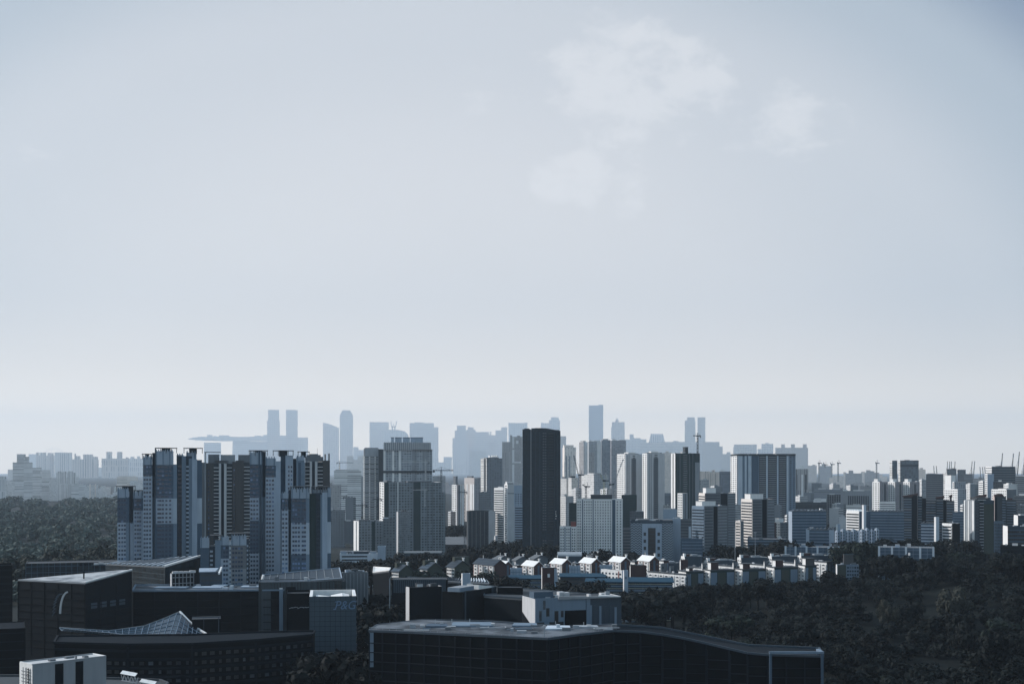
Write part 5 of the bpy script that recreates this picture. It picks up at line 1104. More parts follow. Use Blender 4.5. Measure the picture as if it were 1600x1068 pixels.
b.panel('R', 866, 870, m='bluelight', proj=.4).panel('R', 855.5, 859, 896, 901.5, 'white', .3).rb(850, 868, 887, 'dark', 0, 1).done()
b = Block('apartment_block', 'low maroon block between the white-gabled flats and blue roofs', 984, 985, 1010, 885, 1000, 15, wall='maroon', L='white', roof='dark'); b.rb(986, 993, 881.5, 'moss', .1, .5).rb(994, 997, 884, 'white').clutter(5).done()
b = Block('apartment_block', 'white flats end with an ochre stripe behind the blue-roofed wing', 939, 972, 976, 893.5, 950, 46, wall='sky', L='white', roof='dark'); b.win('L', 6, 2.9, 1.5, 1.4).panel('L', 966, 967.5, m='red', proj=.2).rb(972, 975, 891).done()
b = Block('shed', 'long shed with a curved silver roof behind the white-gabled flats', 872, 872, 908, 868.5, 1150, wall='slate', depth=14, parapet=0); b.root['category'] = 'shed'
mb = MB(); n = 10
for i in range(n):
    a0, a1 = math.pi*i/n, math.pi*(i+1)/n; q = lambda a: (7-7.4*math.cos(a), b.h-.02+3.6*math.sin(a))
    (ya, za), (yb_, zb_) = q(a0), q(a1); mb.face([(-.6, ya, za), (b.a+.6, ya, za), (b.a+.6, yb_, zb_), (-.6, yb_, zb_)], 'steel')
mb.build('roof', b.root); b.done()
for i, (x0, xc, x1, ye, yr, lb) in enumerate(((768, 776, 800, 874, 869, 'grey tiled house with a dim gable, behind the first white-gabled flats'), (800, 806, 826, 875, 867.5, 'brownish house with a pale gable edge behind the arched flats'), (826, 834, 856, 873, 868, 'grey tiled house with a white mast behind the arched flats'), (915, 921, 944, 871, 866.5, 'grey tiled house beside the curved silver shed'), (1098, 1104, 1124, 872, 866, 'grey tiled house with dormers below the banded towers'))):
    gabled(lb, x0, xc, x1, ye, yr, 1180, 40, 'pale', 'mid', 'roofgrey', group='grey tiled low houses', rise=3.2).done()
# ------------------------------------------------------------------ the dark buildings close by
def poly_building(name, label, pts, z, z0=0, wall='curtain', roof='roofgrey', group=None, cat=None, coping=None, zs=None):
    """pts: roof corners as world (x,y); the first is the origin. returns root and local corner list"""
    o = Vector((pts[0][0], pts[0][1], 0)); root = thing(name, label, o, 0, cat, group)
    lp = [(p[0]-o.x, p[1]-o.y) for p in pts]
    mb = MB(); mb.prism(lp, z0, zs or z, wall, roof); mb.build('wall', root)
    if coping:
        n = len(lp); mb = MB()
        for i in range(n):
            j = (i+1) % n; za = (zs or [z]*n)[i]; zb = (zs or [z]*n)[j]
            mb.bar((lp[i][0], lp[i][1], za+.3), (lp[j][0], lp[j][1], zb+.3), .45, coping)
        mb.build('coping', root)
    return root, lp
def xy(px, py, z): p = PZ(px, py, z); return (p.x, p.y)
def edge_grid(root, a, b, z0, z1, fh, bay, mslab='slate', mpier='slate', pd=.5, sd=.7, off=0, st=.35, pw=.5):
    """floor edges and piers standing proud of the wall that runs from a to b (local x,y), outside on the right hand of a->b"""
    a, b = Vector((*a, 0)), Vector((*b, 0)); d = (b-a); L = d.length; d.normalize(); nrm = Vector((d.y, -d.x, 0))
    z = z1-off
    while z > z0+1:
        mb = MB(); k = len(mb.v)
        p = [a+nrm*.02, b+nrm*.02, b+nrm*sd, a+nrm*sd]
        mb.prism([(q.x, q.y) for q in p], z-st, z, mslab); mb.build('floor_edge', root); z -= fh
    n = max(1, int(round(L/bay)))
    for i in range(n+1):
        c = a+d*min(max(L*i/n, pw/2), L-pw/2); p = [c-d*pw/2+nrm*.03, c+d*pw/2+nrm*.03, c+d*pw/2+nrm*pd, c-d*pw/2+nrm*pd]
        mb = MB(); mb.prism([(q.x, q.y) for q in p], z0, z1, mpier); mb.build('pier', root)
def roof_plant(root, pts_px, z, base, kinds=('mid', 'pale', 'steel', 'sky'), seed=1, hmin=.6, hmax=2.2, on=None):
    r = random.Random(seed)
    for px, py in pts_px:
        p = PZ(px, py, z)-Vector((root.location.x, root.location.y, 0)); w, d, h = r.uniform(1.2, 4.5), r.uniform(1.2, 3), r.uniform(hmin, hmax)
        mb = MB(); mb.box(p.x-w/2, p.x+w/2, p.y-d/2, p.y+d/2, z-.02, z+h, r.choice(kinds)); mb.build('roof_plant', on or root)

# big block along the bottom edge with a sweeping roof line
z = 41.0
FP = [(577,986,536), (640,988.5,530), (760,994,516), (856,998.5,507), (905,992,520), (958,986,536), (1000,987.5,541), (1035,992,542), (1070,998,541), (1104,1005.5,539), (1140,1014,536), (1168,1020.5,534), (1200,1023.5,533), (1286,1026,532)]
fpts = [PT(*q) for q in FP]; front = [(q.x, q.y) for q in fpts]; zf_ = [q.z for q in fpts]
BP = [(1280,25,-1), (1170,24,-3), (1100,24,-5), (1035,24,-7), (958,22,-9), (900,25,-10), (850,45,-11), (760,50,-12), (660,44,-13), (590,20,-14)]
back, zb_ = [], []
for px, dy, i in BP:
    q = fpts[i]; back.append(((px-800)/F*(q.y+dy), q.y+dy)); zb_.append(q.z)
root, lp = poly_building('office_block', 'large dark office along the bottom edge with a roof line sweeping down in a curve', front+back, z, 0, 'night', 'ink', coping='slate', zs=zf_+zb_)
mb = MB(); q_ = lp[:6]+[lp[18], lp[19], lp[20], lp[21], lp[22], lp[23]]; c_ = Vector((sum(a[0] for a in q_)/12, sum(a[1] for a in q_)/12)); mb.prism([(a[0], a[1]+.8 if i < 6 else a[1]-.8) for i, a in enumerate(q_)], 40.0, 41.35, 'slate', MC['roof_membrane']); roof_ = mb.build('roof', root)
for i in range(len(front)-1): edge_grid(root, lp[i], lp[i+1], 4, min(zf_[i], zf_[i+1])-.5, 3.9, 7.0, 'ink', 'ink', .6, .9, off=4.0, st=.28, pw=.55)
mb = MB(); mb.prism([lp[0], (lp[0][0]+4.2, lp[0][1]-.15), (lp[0][0]+4.2, lp[0][1]-.7), (lp[0][0], lp[0][1]-.6)], 26, z-.6, 'bluegrey'); mb.build('end_panel', root)
roof_plant(root, [(660,980),(690,978),(705,981),(725,977),(742,980),(757,983),(770,979),(795,984),(800,987),(815,989),(835,990),(872,983),(885,986),(900,982),(920,981),(935,983),(960,982),(700,984),(645,982),(950,984)], z, 0, seed=4, on=roof_)
for x0, y0, x1, y1, m in ((665, 977, 700, 981, 'bluedark'), (705, 974.5, 770, 980, 'bluegrey'), (852, 980, 892, 985, 'sky'), (895, 979.5, 935, 982, 'steel'), (800, 976, 840, 980, 'bluegrey')):
    a, b_, c, d = (xy(x0, y1, z), xy(x1, y1, z), xy(x1-2, y0, z), xy(x0+3, y0, z)); o = root.location
    mb = MB(); mb.prism([(q[0]-o.x, q[1]-o.y) for q in (a, b_, c, d)], z+.01, z+1.0, m); mb.build('roof_deck', roof_)
e0, e1 = lp[12], lp[13]; ez = zf_[13]
for (x, y) in ((e1[0]-22, e1[1]-.9), (e1[0]-.6, e1[1]-.9), (e1[0]-.6, e1[1]+7)):
    mb = MB(); mb.box(x-.5, x+.5, y-.4, y+.4, 4, ez+1.6, 'bluedark'); mb.build('frame_post', root)
mb = MB(); mb.box(e1[0]-22.6, e1[0]+.1, e1[1]-1.4, e1[1]-.4, ez+1.61, ez+2.5, 'bluegrey'); mb.build('frame_beam', root)
mb = MB(); mb.box(e1[0]-1.1, e1[0]+.1, e1[1]-.39, e1[1]+7.5, ez+1.61, ez+2.5, 'bluegrey'); mb.build('frame_beam', root)
dr = random.Random(12)
for i in range(16):
    p = PZ(dr.uniform(600, 940), dr.uniform(978, 986), 41.3)-Vector((root.location.x, root.location.y, 0)); L_ = dr.uniform(3, 11); v = dr.random() < .6; mb = MB()
    mb.box(p.x, p.x+(L_ if v else .5), p.y, p.y+(.5 if v else L_*.6), 41.6, 42.1, dr.choice(['grey', 'mid', 'bluegrey', 'pale'])); mb.build('duct', roof_)
for i in range(5):
    a_, b_ = Vector((*lp[i], 41.3)), Vector((*lp[i+1], 41.3)); n = max(2, int((b_-a_).length/3)); mb = MB()
    for j in range(n+1): q = a_.lerp(b_, j/n)+Vector((0, .9, 0)); mb.bar(q, q+Vector((0, 0, 1.1)), .05, 'steel')
    mb.bar(a_+Vector((0, .9, 1.1)), b_+Vector((0, .9, 1.1)), .05, 'steel'); mb.build('railing', roof_)
for px, py in ((680, 976), (706, 975), (734, 974.5), (868, 978.5), (912, 980)):
    p = PZ(px, py, z)-root.location; mb = MB(); mb.bar((p.x, p.y, z), (p.x, p.y, z+2.4), .12, 'pale'); mb.build('vent_pipe', roof_)
p = PZ(850, 995, z); pole = thing('lamp_post', 'slim pale pole rising past the corner of the large dark office', (p.x, p.y-4, 0), cat='pole')
mb = MB(); mb.bar((0, 0, 0), (0, 0, z+5), .16, 'steel'); mb.build('pole', pole); mb = MB(); mb.box(-.5, .5, -.25, .25, z+5, z+5.4, 'pale'); mb.build('lamp_head', pole)

# tall plain blue-grey slab with lettering
zt = 47.5; a = PZ(483.5, 931.5, zt); bq = PZ(556.5, 930.5, zt)
th = math.atan2(bq.y-a.y, bq.x-a.x); root = thing('office_block', 'plain blue-grey slab with large raised lettering and an open white-rimmed roof', a*1, th); root.location.z = 0
Lw = (bq-a).length; mb = MB(); dp = 34.0
SB = paint('slab_blue', (.046, .068, .088), .6, .12)
mb.box(0, Lw, 0, dp, 0, zt-3, SB, 'dark', fac((.03,.04,.045), (.012,.016,.02), 3.0, 3.2, .5, .6)); mb.box(0, Lw, 0, .5, zt-3, zt, SB); mb.build('wall', root)
mb = MB()
for i in range(1, 9): mb.box(Lw*i/9-.05, Lw*i/9+.05, -.03, .02, 0, zt-.2, 'ink')
for i in range(1, 20): mb.box(.02, Lw-.02, -.025, .02, zt-i*2.4-.05, zt-i*2.4+.05, 'ink')
mb.build('panel_joint', root)
mb = MB(); mb.box(-.02, 1.4, .52, dp, zt-3, zt+.02, 'white'); mb.build('roof_rim', root)
mb = MB(); mb.box(Lw-1.4, Lw+.02, .52, dp, zt-3, zt+.02, 'white'); mb.build('roof_rim', root)
mb = MB(); mb.box(1.4, Lw-1.4, dp-.8, dp, zt-3, zt+.02, 'white'); mb.build('roof_rim', root)
for i, (x0, x1, y0, y1, zz0, zz1) in enumerate(((3, 10, 8, 24, -1.4, -2.2), (10.2, 16, 10, 28, -2.1, -1.0), (16.2, Lw-3, 12, 30, -1.2, -2.0))):
    mb = MB(); mb.prism([(x0, y0), (x1, y0), (x1, y1), (x0, y1)], [zt+zz0-.3, zt+zz1-.3, zt+zz1-.3, zt+zz0-.3], [zt+zz0, zt+zz1, zt+zz1, zt+zz0], 'white'); mb.build('roof_sheet', root)
mb = MB()
for i in range(12):
    for j in range(18):
        y, z_ = 1.5+i*2.7, 3+j*2.5
        if rnd.random() < .75: mb.box(Lw+.02, Lw+.5, y, y+1.7, z_, z_+1.2, rnd.choice(['slate', 'black', 'moss', 'dark']))
g = mb.build('side_louvre', root)
fc = bpy.data.curves.new('lettering', 'FONT'); fc.body = 'P&G'; fc.size = 5.9; fc.shear = .28; fc.extrude = .12; fc.align_x = 'LEFT'; fc.offset = .015
fo = bpy.data.objects.new('lettering', fc); COL.objects.link(fo); fo.parent = root; k = Lw/73.0
fo.location = (38.5*k, -.18, zt-20.5*k); fo.rotation_euler = (math.pi/2, 0, 0); fo.scale = (.92, 1, 1); fc.materials.append(paint('letter_blue', (.11, .19, .30), .5))
bpy.context.view_layer.update(); fm = bpy.data.meshes.new_from_object(fo.evaluated_get(bpy.context.evaluated_depsgraph_get())); fn = link('lettering', fm, root); fn.matrix_local = fo.matrix_local.copy(); bpy.data.objects.remove(fo)
mb = MB()   # serifs of the capital P
for x, z_ in ((37.2, -20.4), (40.2, -8.7)): mb.box(x*k, (x+4.2)*k, -.30, -.04, zt+z_*k-.22, zt+z_*k+.22, paint('letter_blue', (.11, .19, .30), .5))
mb.build('letter', root)

# big dark glass block with a long thin roof edge
zt = 41.0
pts = [xy(207, 923.5, zt), xy(443, 922, zt), xy(448, 914.5, zt), xy(250, 914, zt), xy(212, 914, zt)]
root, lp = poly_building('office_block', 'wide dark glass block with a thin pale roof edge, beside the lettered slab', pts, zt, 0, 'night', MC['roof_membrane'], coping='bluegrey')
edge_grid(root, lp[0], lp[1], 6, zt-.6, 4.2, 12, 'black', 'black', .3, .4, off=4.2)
mb = MB(); mb.box(lp[1][0]-2.2, lp[1][0]-.1, lp[1][1]-1.2, lp[1][1]+.2, 4, zt, 'bluegrey'); mb.build('end_pier', root)
mb = MB(); mb.bar((lp[1][0]-1.4, lp[1][1]-.2, zt+.6), (lp[2][0]-.6, lp[2][1], zt+1.6), .9, 'white'); mb.build('roof_fin', root)
for (x0, x1, y0, m) in ((300, 345, 919, 'bluelight'), (330, 352, 916, 'sky'), (375, 440, 918, 'bluelight'), (240, 290, 919.5, 'bluegrey')):
    p, q = PZ(x0, y0, zt), PZ(x1, y0, zt); o = root.location; mb = MB(); mb.box(p.x-o.x, q.x-o.x, p.y-o.y, p.y-o.y+9, zt+.01, zt+.7, m); mb.build('roof_sheet', root)
roof_plant(root, [(275,919),(310,917),(352,919),(362,920),(368,917),(395,917)], zt, 0, seed=9)
b = Block('apartment_block', 'small pale roof house above the wide dark glass block, by the low blue-grey block', 312, 312, 347, 893.5, 745, wall='slate', depth=12, parapet=0)
mb = MB(); mb.prism([(-.4, -1), (b.a*.7, -1), (b.a*.85, 11), (-.4, 11)], [b.h+.01]*4, [b.h+.5, b.h+.5, b.h+1.6, b.h+1.6], 'bluelight'); mb.build('roof', b.root)
mb = MB(); mb.bar((b.a*.86, -1, b.h-1), (b.a*.98, 6, b.h+2.2), .5, 'white'); mb.build('roof_fin', b.root); b.band('R', 3, 1, 'dark').done()

# solar-roofed glass hall and its lower wing
zr = ZY(884, 800)
pa, pb, pc, pd_ = PT(165, 880, 830), PT(258, 884.5, 780), PT(316, 867.5, 815), PT(205, 874.5, 900)
o = pb.copy(); root = thing('glass_hall', 'dark glass hall under a tilted roof with pale diagonal strips', (o.x, o.y, 0), cat='office block')
L3 = lambda p: (p.x-o.x, p.y-o.y); ring = [L3(pa), L3(pb), L3(pc), L3(pd_)]; zz_ = [pa.z, pb.z, pc.z, pd_.z]
GH_ = fac((.020,.034,.042), (.006,.011,.015), 4.2, 3.2, .86, .84)
mb = MB(); mb.prism(ring, 0, [q-1.2 for q in zz_], GH_, 'dark'); mb.build('wall', root)
mb = MB(); mb.prism([(x*1.0, y) for x, y in ring], [q-.9 for q in zz_], zz_, 'mid', 'slate'); mb.build('roof', root)
for i in range(12):
    f = (i+.5)/12; p = Vector(pa).lerp(pb, f)-Vector((o.x, o.y, 0)); q = Vector(pd_).lerp(pc, f)-Vector((o.x, o.y, 0))
    mb = MB(); mb.bar(p+Vector((0,0,.15)), p.lerp(q, .96)+Vector((0,0,.15)), .42, 'sky'); mb.build('roof_strip', root)
mb = MB(); mb.bar(Vector((*ring[1], zz_[1]+.2)), Vector((*ring[2], zz_[2]+.2)), .5, 'white'); mb.build('roof_fin', root)
for px, py in ((150, 880), (157, 879), (165, 879.5)):
    p = PT(px, py, 832)-Vector((o.x, o.y, 0)); mb = MB(); mb.box(p.x-1.5, p.x+1.5, p.y, p.y+2, p.z-.8, p.z+.3, 'pale'); mb.build('roof_plant', root)
b = Block('office_block', 'long flat dark glass wing running from the glass hall to the wood', 40, 40, 200, 881, 850, wall=GH_, roof='dark', depth=25, parapet=.4); b.piers('R', 18, .3, 'bluedark', .25).band('R', 4, .35, 'bluedark', .2, mg=.1).panel('R', 124, 142, 881.5, 885.5, 'black', .2).done()
b = Block('office_block', 'small open pale-framed block at the glass hall foot, plants on its deck', 266, 268, 303, 897, 740, 15, wall='black', L='pale', roof='moss', depth=10, parapet=.5)
b.piers('R', 6, .35, 'grey', .4).par('R', 3.4, .4, 'grey', .5); 
for i in range(9): 
    x = b.a*(i+.4)/9; mb = MB(); mb.box(x, x+1.8, -.4, 1.4, b.h+.5, b.h+1.5+.6*rnd.random(), 'pale'); mb.build('planter', b.root)
b.done()
b = Block('office_block', 'dim dark block cut by the picture edge, under the wood', -30, -30, 19.5, 886.5, 760, wall='night', roof='slate', depth=20); b.band('R', 4, 1.2, 'black').done()

# dark building with a pale flat roof and rounded corner piece
zt = ZY(909, 700); z_b = ZY(889, 770)
pa, pb, pc, pd_ = PT(28, 904.5, 685), PT(133, 909.5, 664), PT(206, 889.5, 695), PT(190, 889.8, 760)
o = pb.copy(); root = thing('office_block', 'dark block with a pale tilted flat roof and a curved white rim below', (o.x, o.y, 0))
ring = [L3(pa), L3(pb), L3(pc), L3(pd_)]; zz_ = [pa.z, pb.z, pc.z, pd_.z]
mb = MB(); mb.prism(ring, 0, [q-.8 for q in zz_], 'black', 'dark'); mb.build('wall', root)
mb = MB(); mb.prism(ring, [q-.79 for q in zz_], zz_, 'grey', MC['roof_pale']); mb.build('roof', root)
mb = MB(); mb.bar(Vector((*ring[1], zz_[1]+.1)), Vector((*ring[2], zz_[2]+.1)), .35, 'white'); mb.build('roof_fin', root)
edge_grid(root, ring[0], ring[1], 10, zz_[1]-1.4, 3.8, 9, 'night', 'night', .25, .35, off=3.8)
edge_grid(root, ring[1], ring[2], 10, zz_[1]-1.4, 3.8, 11, 'black', 'black', .2, .25, off=7)
for px, py, w_, h_ in ((112, 936, 7, 9), (128, 939, 5, 6)):
    p = PT(px, py, 690); mb = MB(); t_ = (px-133)/(206-133)
for i in range(4):
    f = .12+.2*i; p = Vector((*ring[1], 0)).lerp(Vector((*ring[2], 0)), f); q = Vector((*ring[1], 0)).lerp(Vector((*ring[2], 0)), f+.13)
    mb = MB(); mb.prism([(p.x+.1, p.y-.15), (q.x+.1, q.y-.15), (q.x, q.y+.2), (p.x, p.y+.2)], zz_[1]-14, zz_[1]-11, 'slate'); mb.build('window', root)
c0 = PT(100, 956, 660); mb = MB(); n = 9; P_ = []
for i in range(n+1):
    a0 = math.pi*.5*i/n; P_.append(Vector((c0.x-o.x-3.2*math.cos(a0)*1.2+4, c0.y-o.y-6, c0.z+11*math.sin(a0))))
for i in range(n): mb.bar(P_[i], P_[i+1], .42, 'pale')
mb.build('curved_rim', root)
mb = MB()
for i in range(n): mb.bar(P_[i]+Vector((-4.2, .5, -1)), P_[i+1]+Vector((-3.0, .5, -1)), .25, 'slate')
mb.build('inner_rim', root)
p = PT(131, 898, 676)-Vector((o.x, o.y, 0)); mb = MB(); mb.bar((p.x, p.y, p.z-2), (p.x, p.y, p.z+1.6), .3, 'black'); mb.bar((p.x-.6, p.y, p.z+1.6), (p.x+.6, p.y, p.z+1.6), .3, 'black'); mb.build('roof_mast', root)

# tent-like glazed grid roof
Y0 = 640; ap = PT(281, 955.5, 650); o = Vector((ap.x, 650, 0)); root = thing('tent_roof', 'pointed tent-shaped roof of steel grid and blue glass', o, cat='glass roof')
cl = [PT(93, 980.5, 655), PT(170, 985.5, 648), PT(225, 978, 648), PT(258, 965.5, 649), ap]; cr = [ap, PT(296, 971, 645), PT(312, 984, 640), PT(326, 992.5, 634)]
bt = [PT(100, 981.5, 650), PT(180, 989, 632), PT(230, 996, 618), PT(268, 1003.5, 606), PT(296, 1000, 616), PT(326, 993, 633)]
def along(P, f):
    seg = [(P[i+1]-P[i]).length for i in range(len(P)-1)]; s = f*sum(seg)
    for i, L in enumerate(seg):
        if s <= L or i == len(seg)-1: return P[i].lerp(P[i+1], min(1, s/L))
        s -= L
top = cl+cr[1:]; nu, nv = 26, 7
grid = [[(along(top, i/nu).lerp(along(bt, i/nu), (j/nv)**.8)+Vector((0, 0, -1.2*math.sin(math.pi*j/nv))))-o for j in range(nv+1)] for i in range(nu+1)]
mb = MB()
for i in range(nu):
    for j in range(nv): mb.face([grid[i][j], grid[i][j+1], grid[i+1][j+1], grid[i+1][j]], glass('tent_glass', (.012, .03, .05), .2))
mb.build('glazing', root)
mb = MB()
for i in range(nu+1):
    for j in range(nv): mb.bar(grid[i][j]+Vector((0,-.1,.12)), grid[i][j+1]+Vector((0,-.1,.12)), .13, 'bluegrey')
for j in range(nv+1):
    for i in range(nu): mb.bar(grid[i][j]+Vector((0,-.1,.12)), grid[i+1][j]+Vector((0,-.1,.12)), .13, 'bluegrey')
mb.build('steel_grid', root)
mb = MB()
for P in (cl, cr):
    for i in range(len(P)-1): mb.bar(P[i]-o+Vector((0,0,.3)), P[i+1]-o+Vector((0,0,.3)), .22 if P is cl else .36, 'grey' if P is cl else 'white')
mb.build('edge_tube', root)
mb = MB(); mb.bar(ap-o, Vector((0, 0, 12)), .4, 'mid'); mb.build('mast', root)
for px in (286.5, 301.5):
    mb = MB(); mb.bar(PT(px, 957+(px-281)*.9, 648)-o, PT(px, 995, 640)-o, .14, 'sky'); mb.build('strut', root)
# curved dark building in front of the tent
z = ZY(1000, 560)
pts = [xy(85, 1004, z), xy(200, 1007, z), xy(300, 1006, z), xy(400, 1000, z), xy(488, 992, z), xy(492, 986, z), xy(400, 988, z), xy(300, 992, z), xy(90, 994, z)]
root, lp = poly_building('office_block', 'low curved dark building with faint window rows in front of the glass tent', pts, z, 0, 'night', 'ink', coping='ink')
for i in range(4):
    edge_grid(root, lp[i], lp[i+1], 4, z-.8, 3.7, 100, 'ink', 'ink', .3, .6, off=1.2, st=1.1)
    a_, b_ = Vector((*lp[i], 0)), Vector((*lp[i+1], 0)); d = (b_-a_).normalized(); nr = Vector((d.y, -d.x, 0)); n = int((b_-a_).length/3.4)
    for kk in range(4):
        for q in range(n):
            if i < 2 and kk == 0: continue
            c = a_.lerp(b_, (q+.5)/n)+nr*.1; ob = link('window', wmesh(2.0 if q % 3 else 1.1, 1.5, 'curtain'), root); ob.location = (c.x, c.y, z-4.2-kk*3.7); ob.rotation_euler = (0, 0, math.atan2(d.y, d.x))
mb = MB(); mb.prism([(lp[4][0]-2, lp[4][1]-1), (lp[4][0]+.3, lp[4][1]-1.2), (lp[4][0]+.3, lp[4][1]+.8), (lp[4][0]-2, lp[4][1]+.8)], 0, z-6, 'ink'); mb.build('end_pier', root)

b = Block('office_block', 'dark low block at the frame edge beside the white roof house', -40, -40, 40, 985, 600, wall='night', roof='ink', depth=30, parapet=.4); b.band('R', 4, .5, 'ink').done()  # added to cover a bright patch of ground
# white roof house in the corner with a sunlit end
zt = 46.0; a = PZ(50.5, 1038.5, zt); bq = PZ(166, 1036.5, zt); c_ = PZ(30.5, 1031, zt)
b = Block('office_block', 'white box-like roof house with a sunlit ladder end and dark slots', 30.5, 50.5, 166, 1038.5, a.y, 28, wall='grey', L='white', roof='roofpale', parapet=.35)
b.panel('R', 86, 99, 1041, None, 'black', .08, 'window_slot').panel('R', 118, 130, 1041, None, 'black', .08, 'window_slot')
mb = MB(); B_ = b.b
for f in (.12, .3, .5, .7): mb.box(-.12, -.02, B_*f, B_*f+.12, 20, b.h-1.2, 'mid')
for i in range(8): mb.box(-.14, -.02, B_*.08, B_*.85, b.h-2.5-i*1.1, b.h-2.38-i*1.1, 'mid')
mb.build('rail_grid', b.root)
mb = MB()
for i in range(9): mb.box(-.5, -.15, B_*.22, B_*.34, b.h-1.6-i*.8, b.h-1.45-i*.8, 'dark')
for y in (B_*.22, B_*.34): mb.box(-.45, -.3, y-.06, y+.06, b.h-12, b.h-1, 'dark')
mb.build('ladder', b.root)
for i, (x, y, w_, d_) in enumerate(((.3, .4, 2, 1.5), (.55, .6, 3, 1.2), (.75, .3, 1.5, 1.5), (.62, .25, .5, .5))): mb = MB(); mb.box(b.a*x, b.a*x+w_, b.b*y, b.b*y+d_, b.h, b.h+.6+.5*(i == 3), 'mid'); mb.build('roof_plant', b.root)
b.done()
# tilted white floodlight banks on trusses
for i, (px, py, lb) in enumerate(((201, 1052, 'tilted bank of white roof panels on a truss, beside the white roof house'), (231, 1065, 'second tilted bank of white roof panels, lower and cut by the frame'))):
    p = PT(px, py, 470); root = thing('panel_bank', lb, p, R_(-18), cat='roof panels', group='tilted panel banks')
    for j in range(2):
        mb = MB(); mb.prism([(-3.2+j*3.25, -.7), (-.05+j*3.25, -.7), (-.05+j*3.25, .9), (-3.2+j*3.25, .9)], [.0, -.35, .55, .9] if j == 0 else [-.35, -.7, .2, .55], [.12, -.23, .67, 1.02] if j == 0 else [-.23, -.58, .32, .67], 'white'); mb.build('panel', root)
    mb = MB()
    for j in range(5): x = -3+j*1.5; mb.bar((x, -.3, -.4-j*.15), (x+.5, 0, -2.6-j*.15), .09, 'pale'); mb.bar((x+.5, 0, -2.6-j*.15), (x+1.2, -.3, -.5-j*.15), .09, 'pale')
    mb.bar((-3, 0, -2.5), (3.4, 0, -3.2), .12, 'pale'); mb.build('truss', root)
z = ZY(1062, 480); pts = [xy(-20, 1056, z), xy(40, 1056, z), xy(250, 1063, z), xy(262, 1068, z), xy(240, 1090, z), xy(-40, 1090, z)]
root, lp = poly_building('office_block', 'dark flat roof under the white roof house and tilted panels', pts, z, 0, 'black', 'dark', coping='dark')

# tilted glass roofs above the lettered slab
def tilt_roof(label, P, ms, wallm, strips=0, rimw=.4, rim='white', name='glass_hall', group='tilted glass roofs'):
    o = Vector((P[0].x, P[0].y, 0)); root = thing(name, label, o, cat='office block', group=group); ring = [(p.x-o.x, p.y-o.y) for p in P]; zz = [p.z for p in P]
    mb = MB(); mb.prism(ring, 0, [q-1 for q in zz], wallm, 'dark'); mb.build('wall', root)
    mb = MB(); mb.prism(ring, [q-.95 for q in zz], zz, 'mid', ms); mb.build('roof', root)
    n = len(P); V = [Vector((*ring[i], zz[i]+.2)) for i in range(n)]
    for i in range(n):
        mb = MB(); mb.bar(V[i], V[(i+1) % n], rimw, rim); mb.build('roof_fin', root)
    for i in range(strips):
        f = (i+1)/(strips+1); mb = MB(); mb.bar(V[0].lerp(V[1], f), V[3].lerp(V[2], f), .14, 'grey'); mb.build('roof_strip', root)
    return root
tilt_roof('long tilted grey glass roof with pale rims, behind the lettered slab', [PT(408, 911, 740), PT(534, 903, 720), PT(530, 887, 790), PT(411, 897.5, 800)], 'slate', GH_, 9, .28, 'bluelight')
mb = MB(); mb.bar((0, 0, PT(408, 911, 740).z), (PT(411, 898, 738).x-PT(408, 911, 740).x, -1, PT(411, 898, 738).z), .55, 'white'); mb.build('end_frame', [o for o in COL.objects if o.name.startswith('glass_hall') and o.parent is None][-1])
b = Block('office_block', 'dark corrugated wall block under the long tilted glass roof', 404, 404, 540, 910, 715, wall=fac((.045,.06,.07), (.03,.04,.048), 1.6, 60, .5, 1), roof='slate', depth=20, parapet=.3); b.panel('R', 447, 462, 917, 928, 'black').clutter(6).done()
b = Block('office_block', 'pale grey plant block beside the lettered slab roof', 533, 536, 575, 897, 760, 15, wall='mid', L='pale', roof='bluegrey', depth=15); b.piers('R', 7, .4, 'grey', .3).rb(541, 549, 890, 'bluelight').rb(551, 560, 889, 'dark').rb(562, 570, 891.5, 'sky').clutter(9).done()
tilt_roof('bright white tilted roof plate on a dark block, near the solar-roofed gabled flats', [PT(583, 894, 880), PT(608, 891, 860), PT(610, 887, 880), PT(584, 885.5, 920)], 'white', 'black', 0, .3, 'white')
# dark slabs with a sunlit end behind the large dark office
zt = ZY(917, 640)
b = Block('office_block', 'dark windowless slab with a narrow sunlit pale end', 634, 639.5, 691, 918, 640, 20, wall='black', L='pale', roof='dark', depth=20, parapet=.3); b.panel('R', 650, 665, 960, 968, 'night', .1).panel('R', 690, 691, m='slate', proj=.2).clutter(5, 3, 'dark').done()
b = Block('office_block', 'dark windowless slab joined on, white wedge on its roof', 691, 723, 776, 926, 630, 60, wall='black', L='night', roof='dark', depth=20, parapet=.3)
b.panel('R', 726, 728, m='slate', proj=.2).panel('R', 768, 775, m='slate', proj=.1)
mb = MB(); s0, s1, s2 = b.sR(721), b.sR(746), b.sR(774); mb.prism([(max(s0,.5), 2), (s1, 2), (s1, 9), (max(s0,.5), 9)], b.h+.4, b.h+2.4, 'bluegrey', 'grey'); mb.build('roof_box', b.root)
mb = MB(); mb.prism([(s1+3, 1), (s2, .6), (s2, 1.2), (s1+3, 8)], b.h+.3, [b.h+2.6, b.h+.5, b.h+.5, b.h+2.6], 'white'); mb.build('roof_wedge', b.root); b.clutter(4, 2).done()
b = Block('office_block', 'dark slab behind with a ribbed metal screen along its roof', 612, 612, 700, 906, 720, wall='black', roof='dark', depth=18, parapet=.2); a0, a1 = 1.0, b.a-1
for i in range(26): x = a0+(a1-a0)*i/26; mb = MB(); mb.box(x, x+.9, -.3, .2, b.h-7, b.h+.6, 'slate'); mb.build('screen_rib', b.root)
b.done()
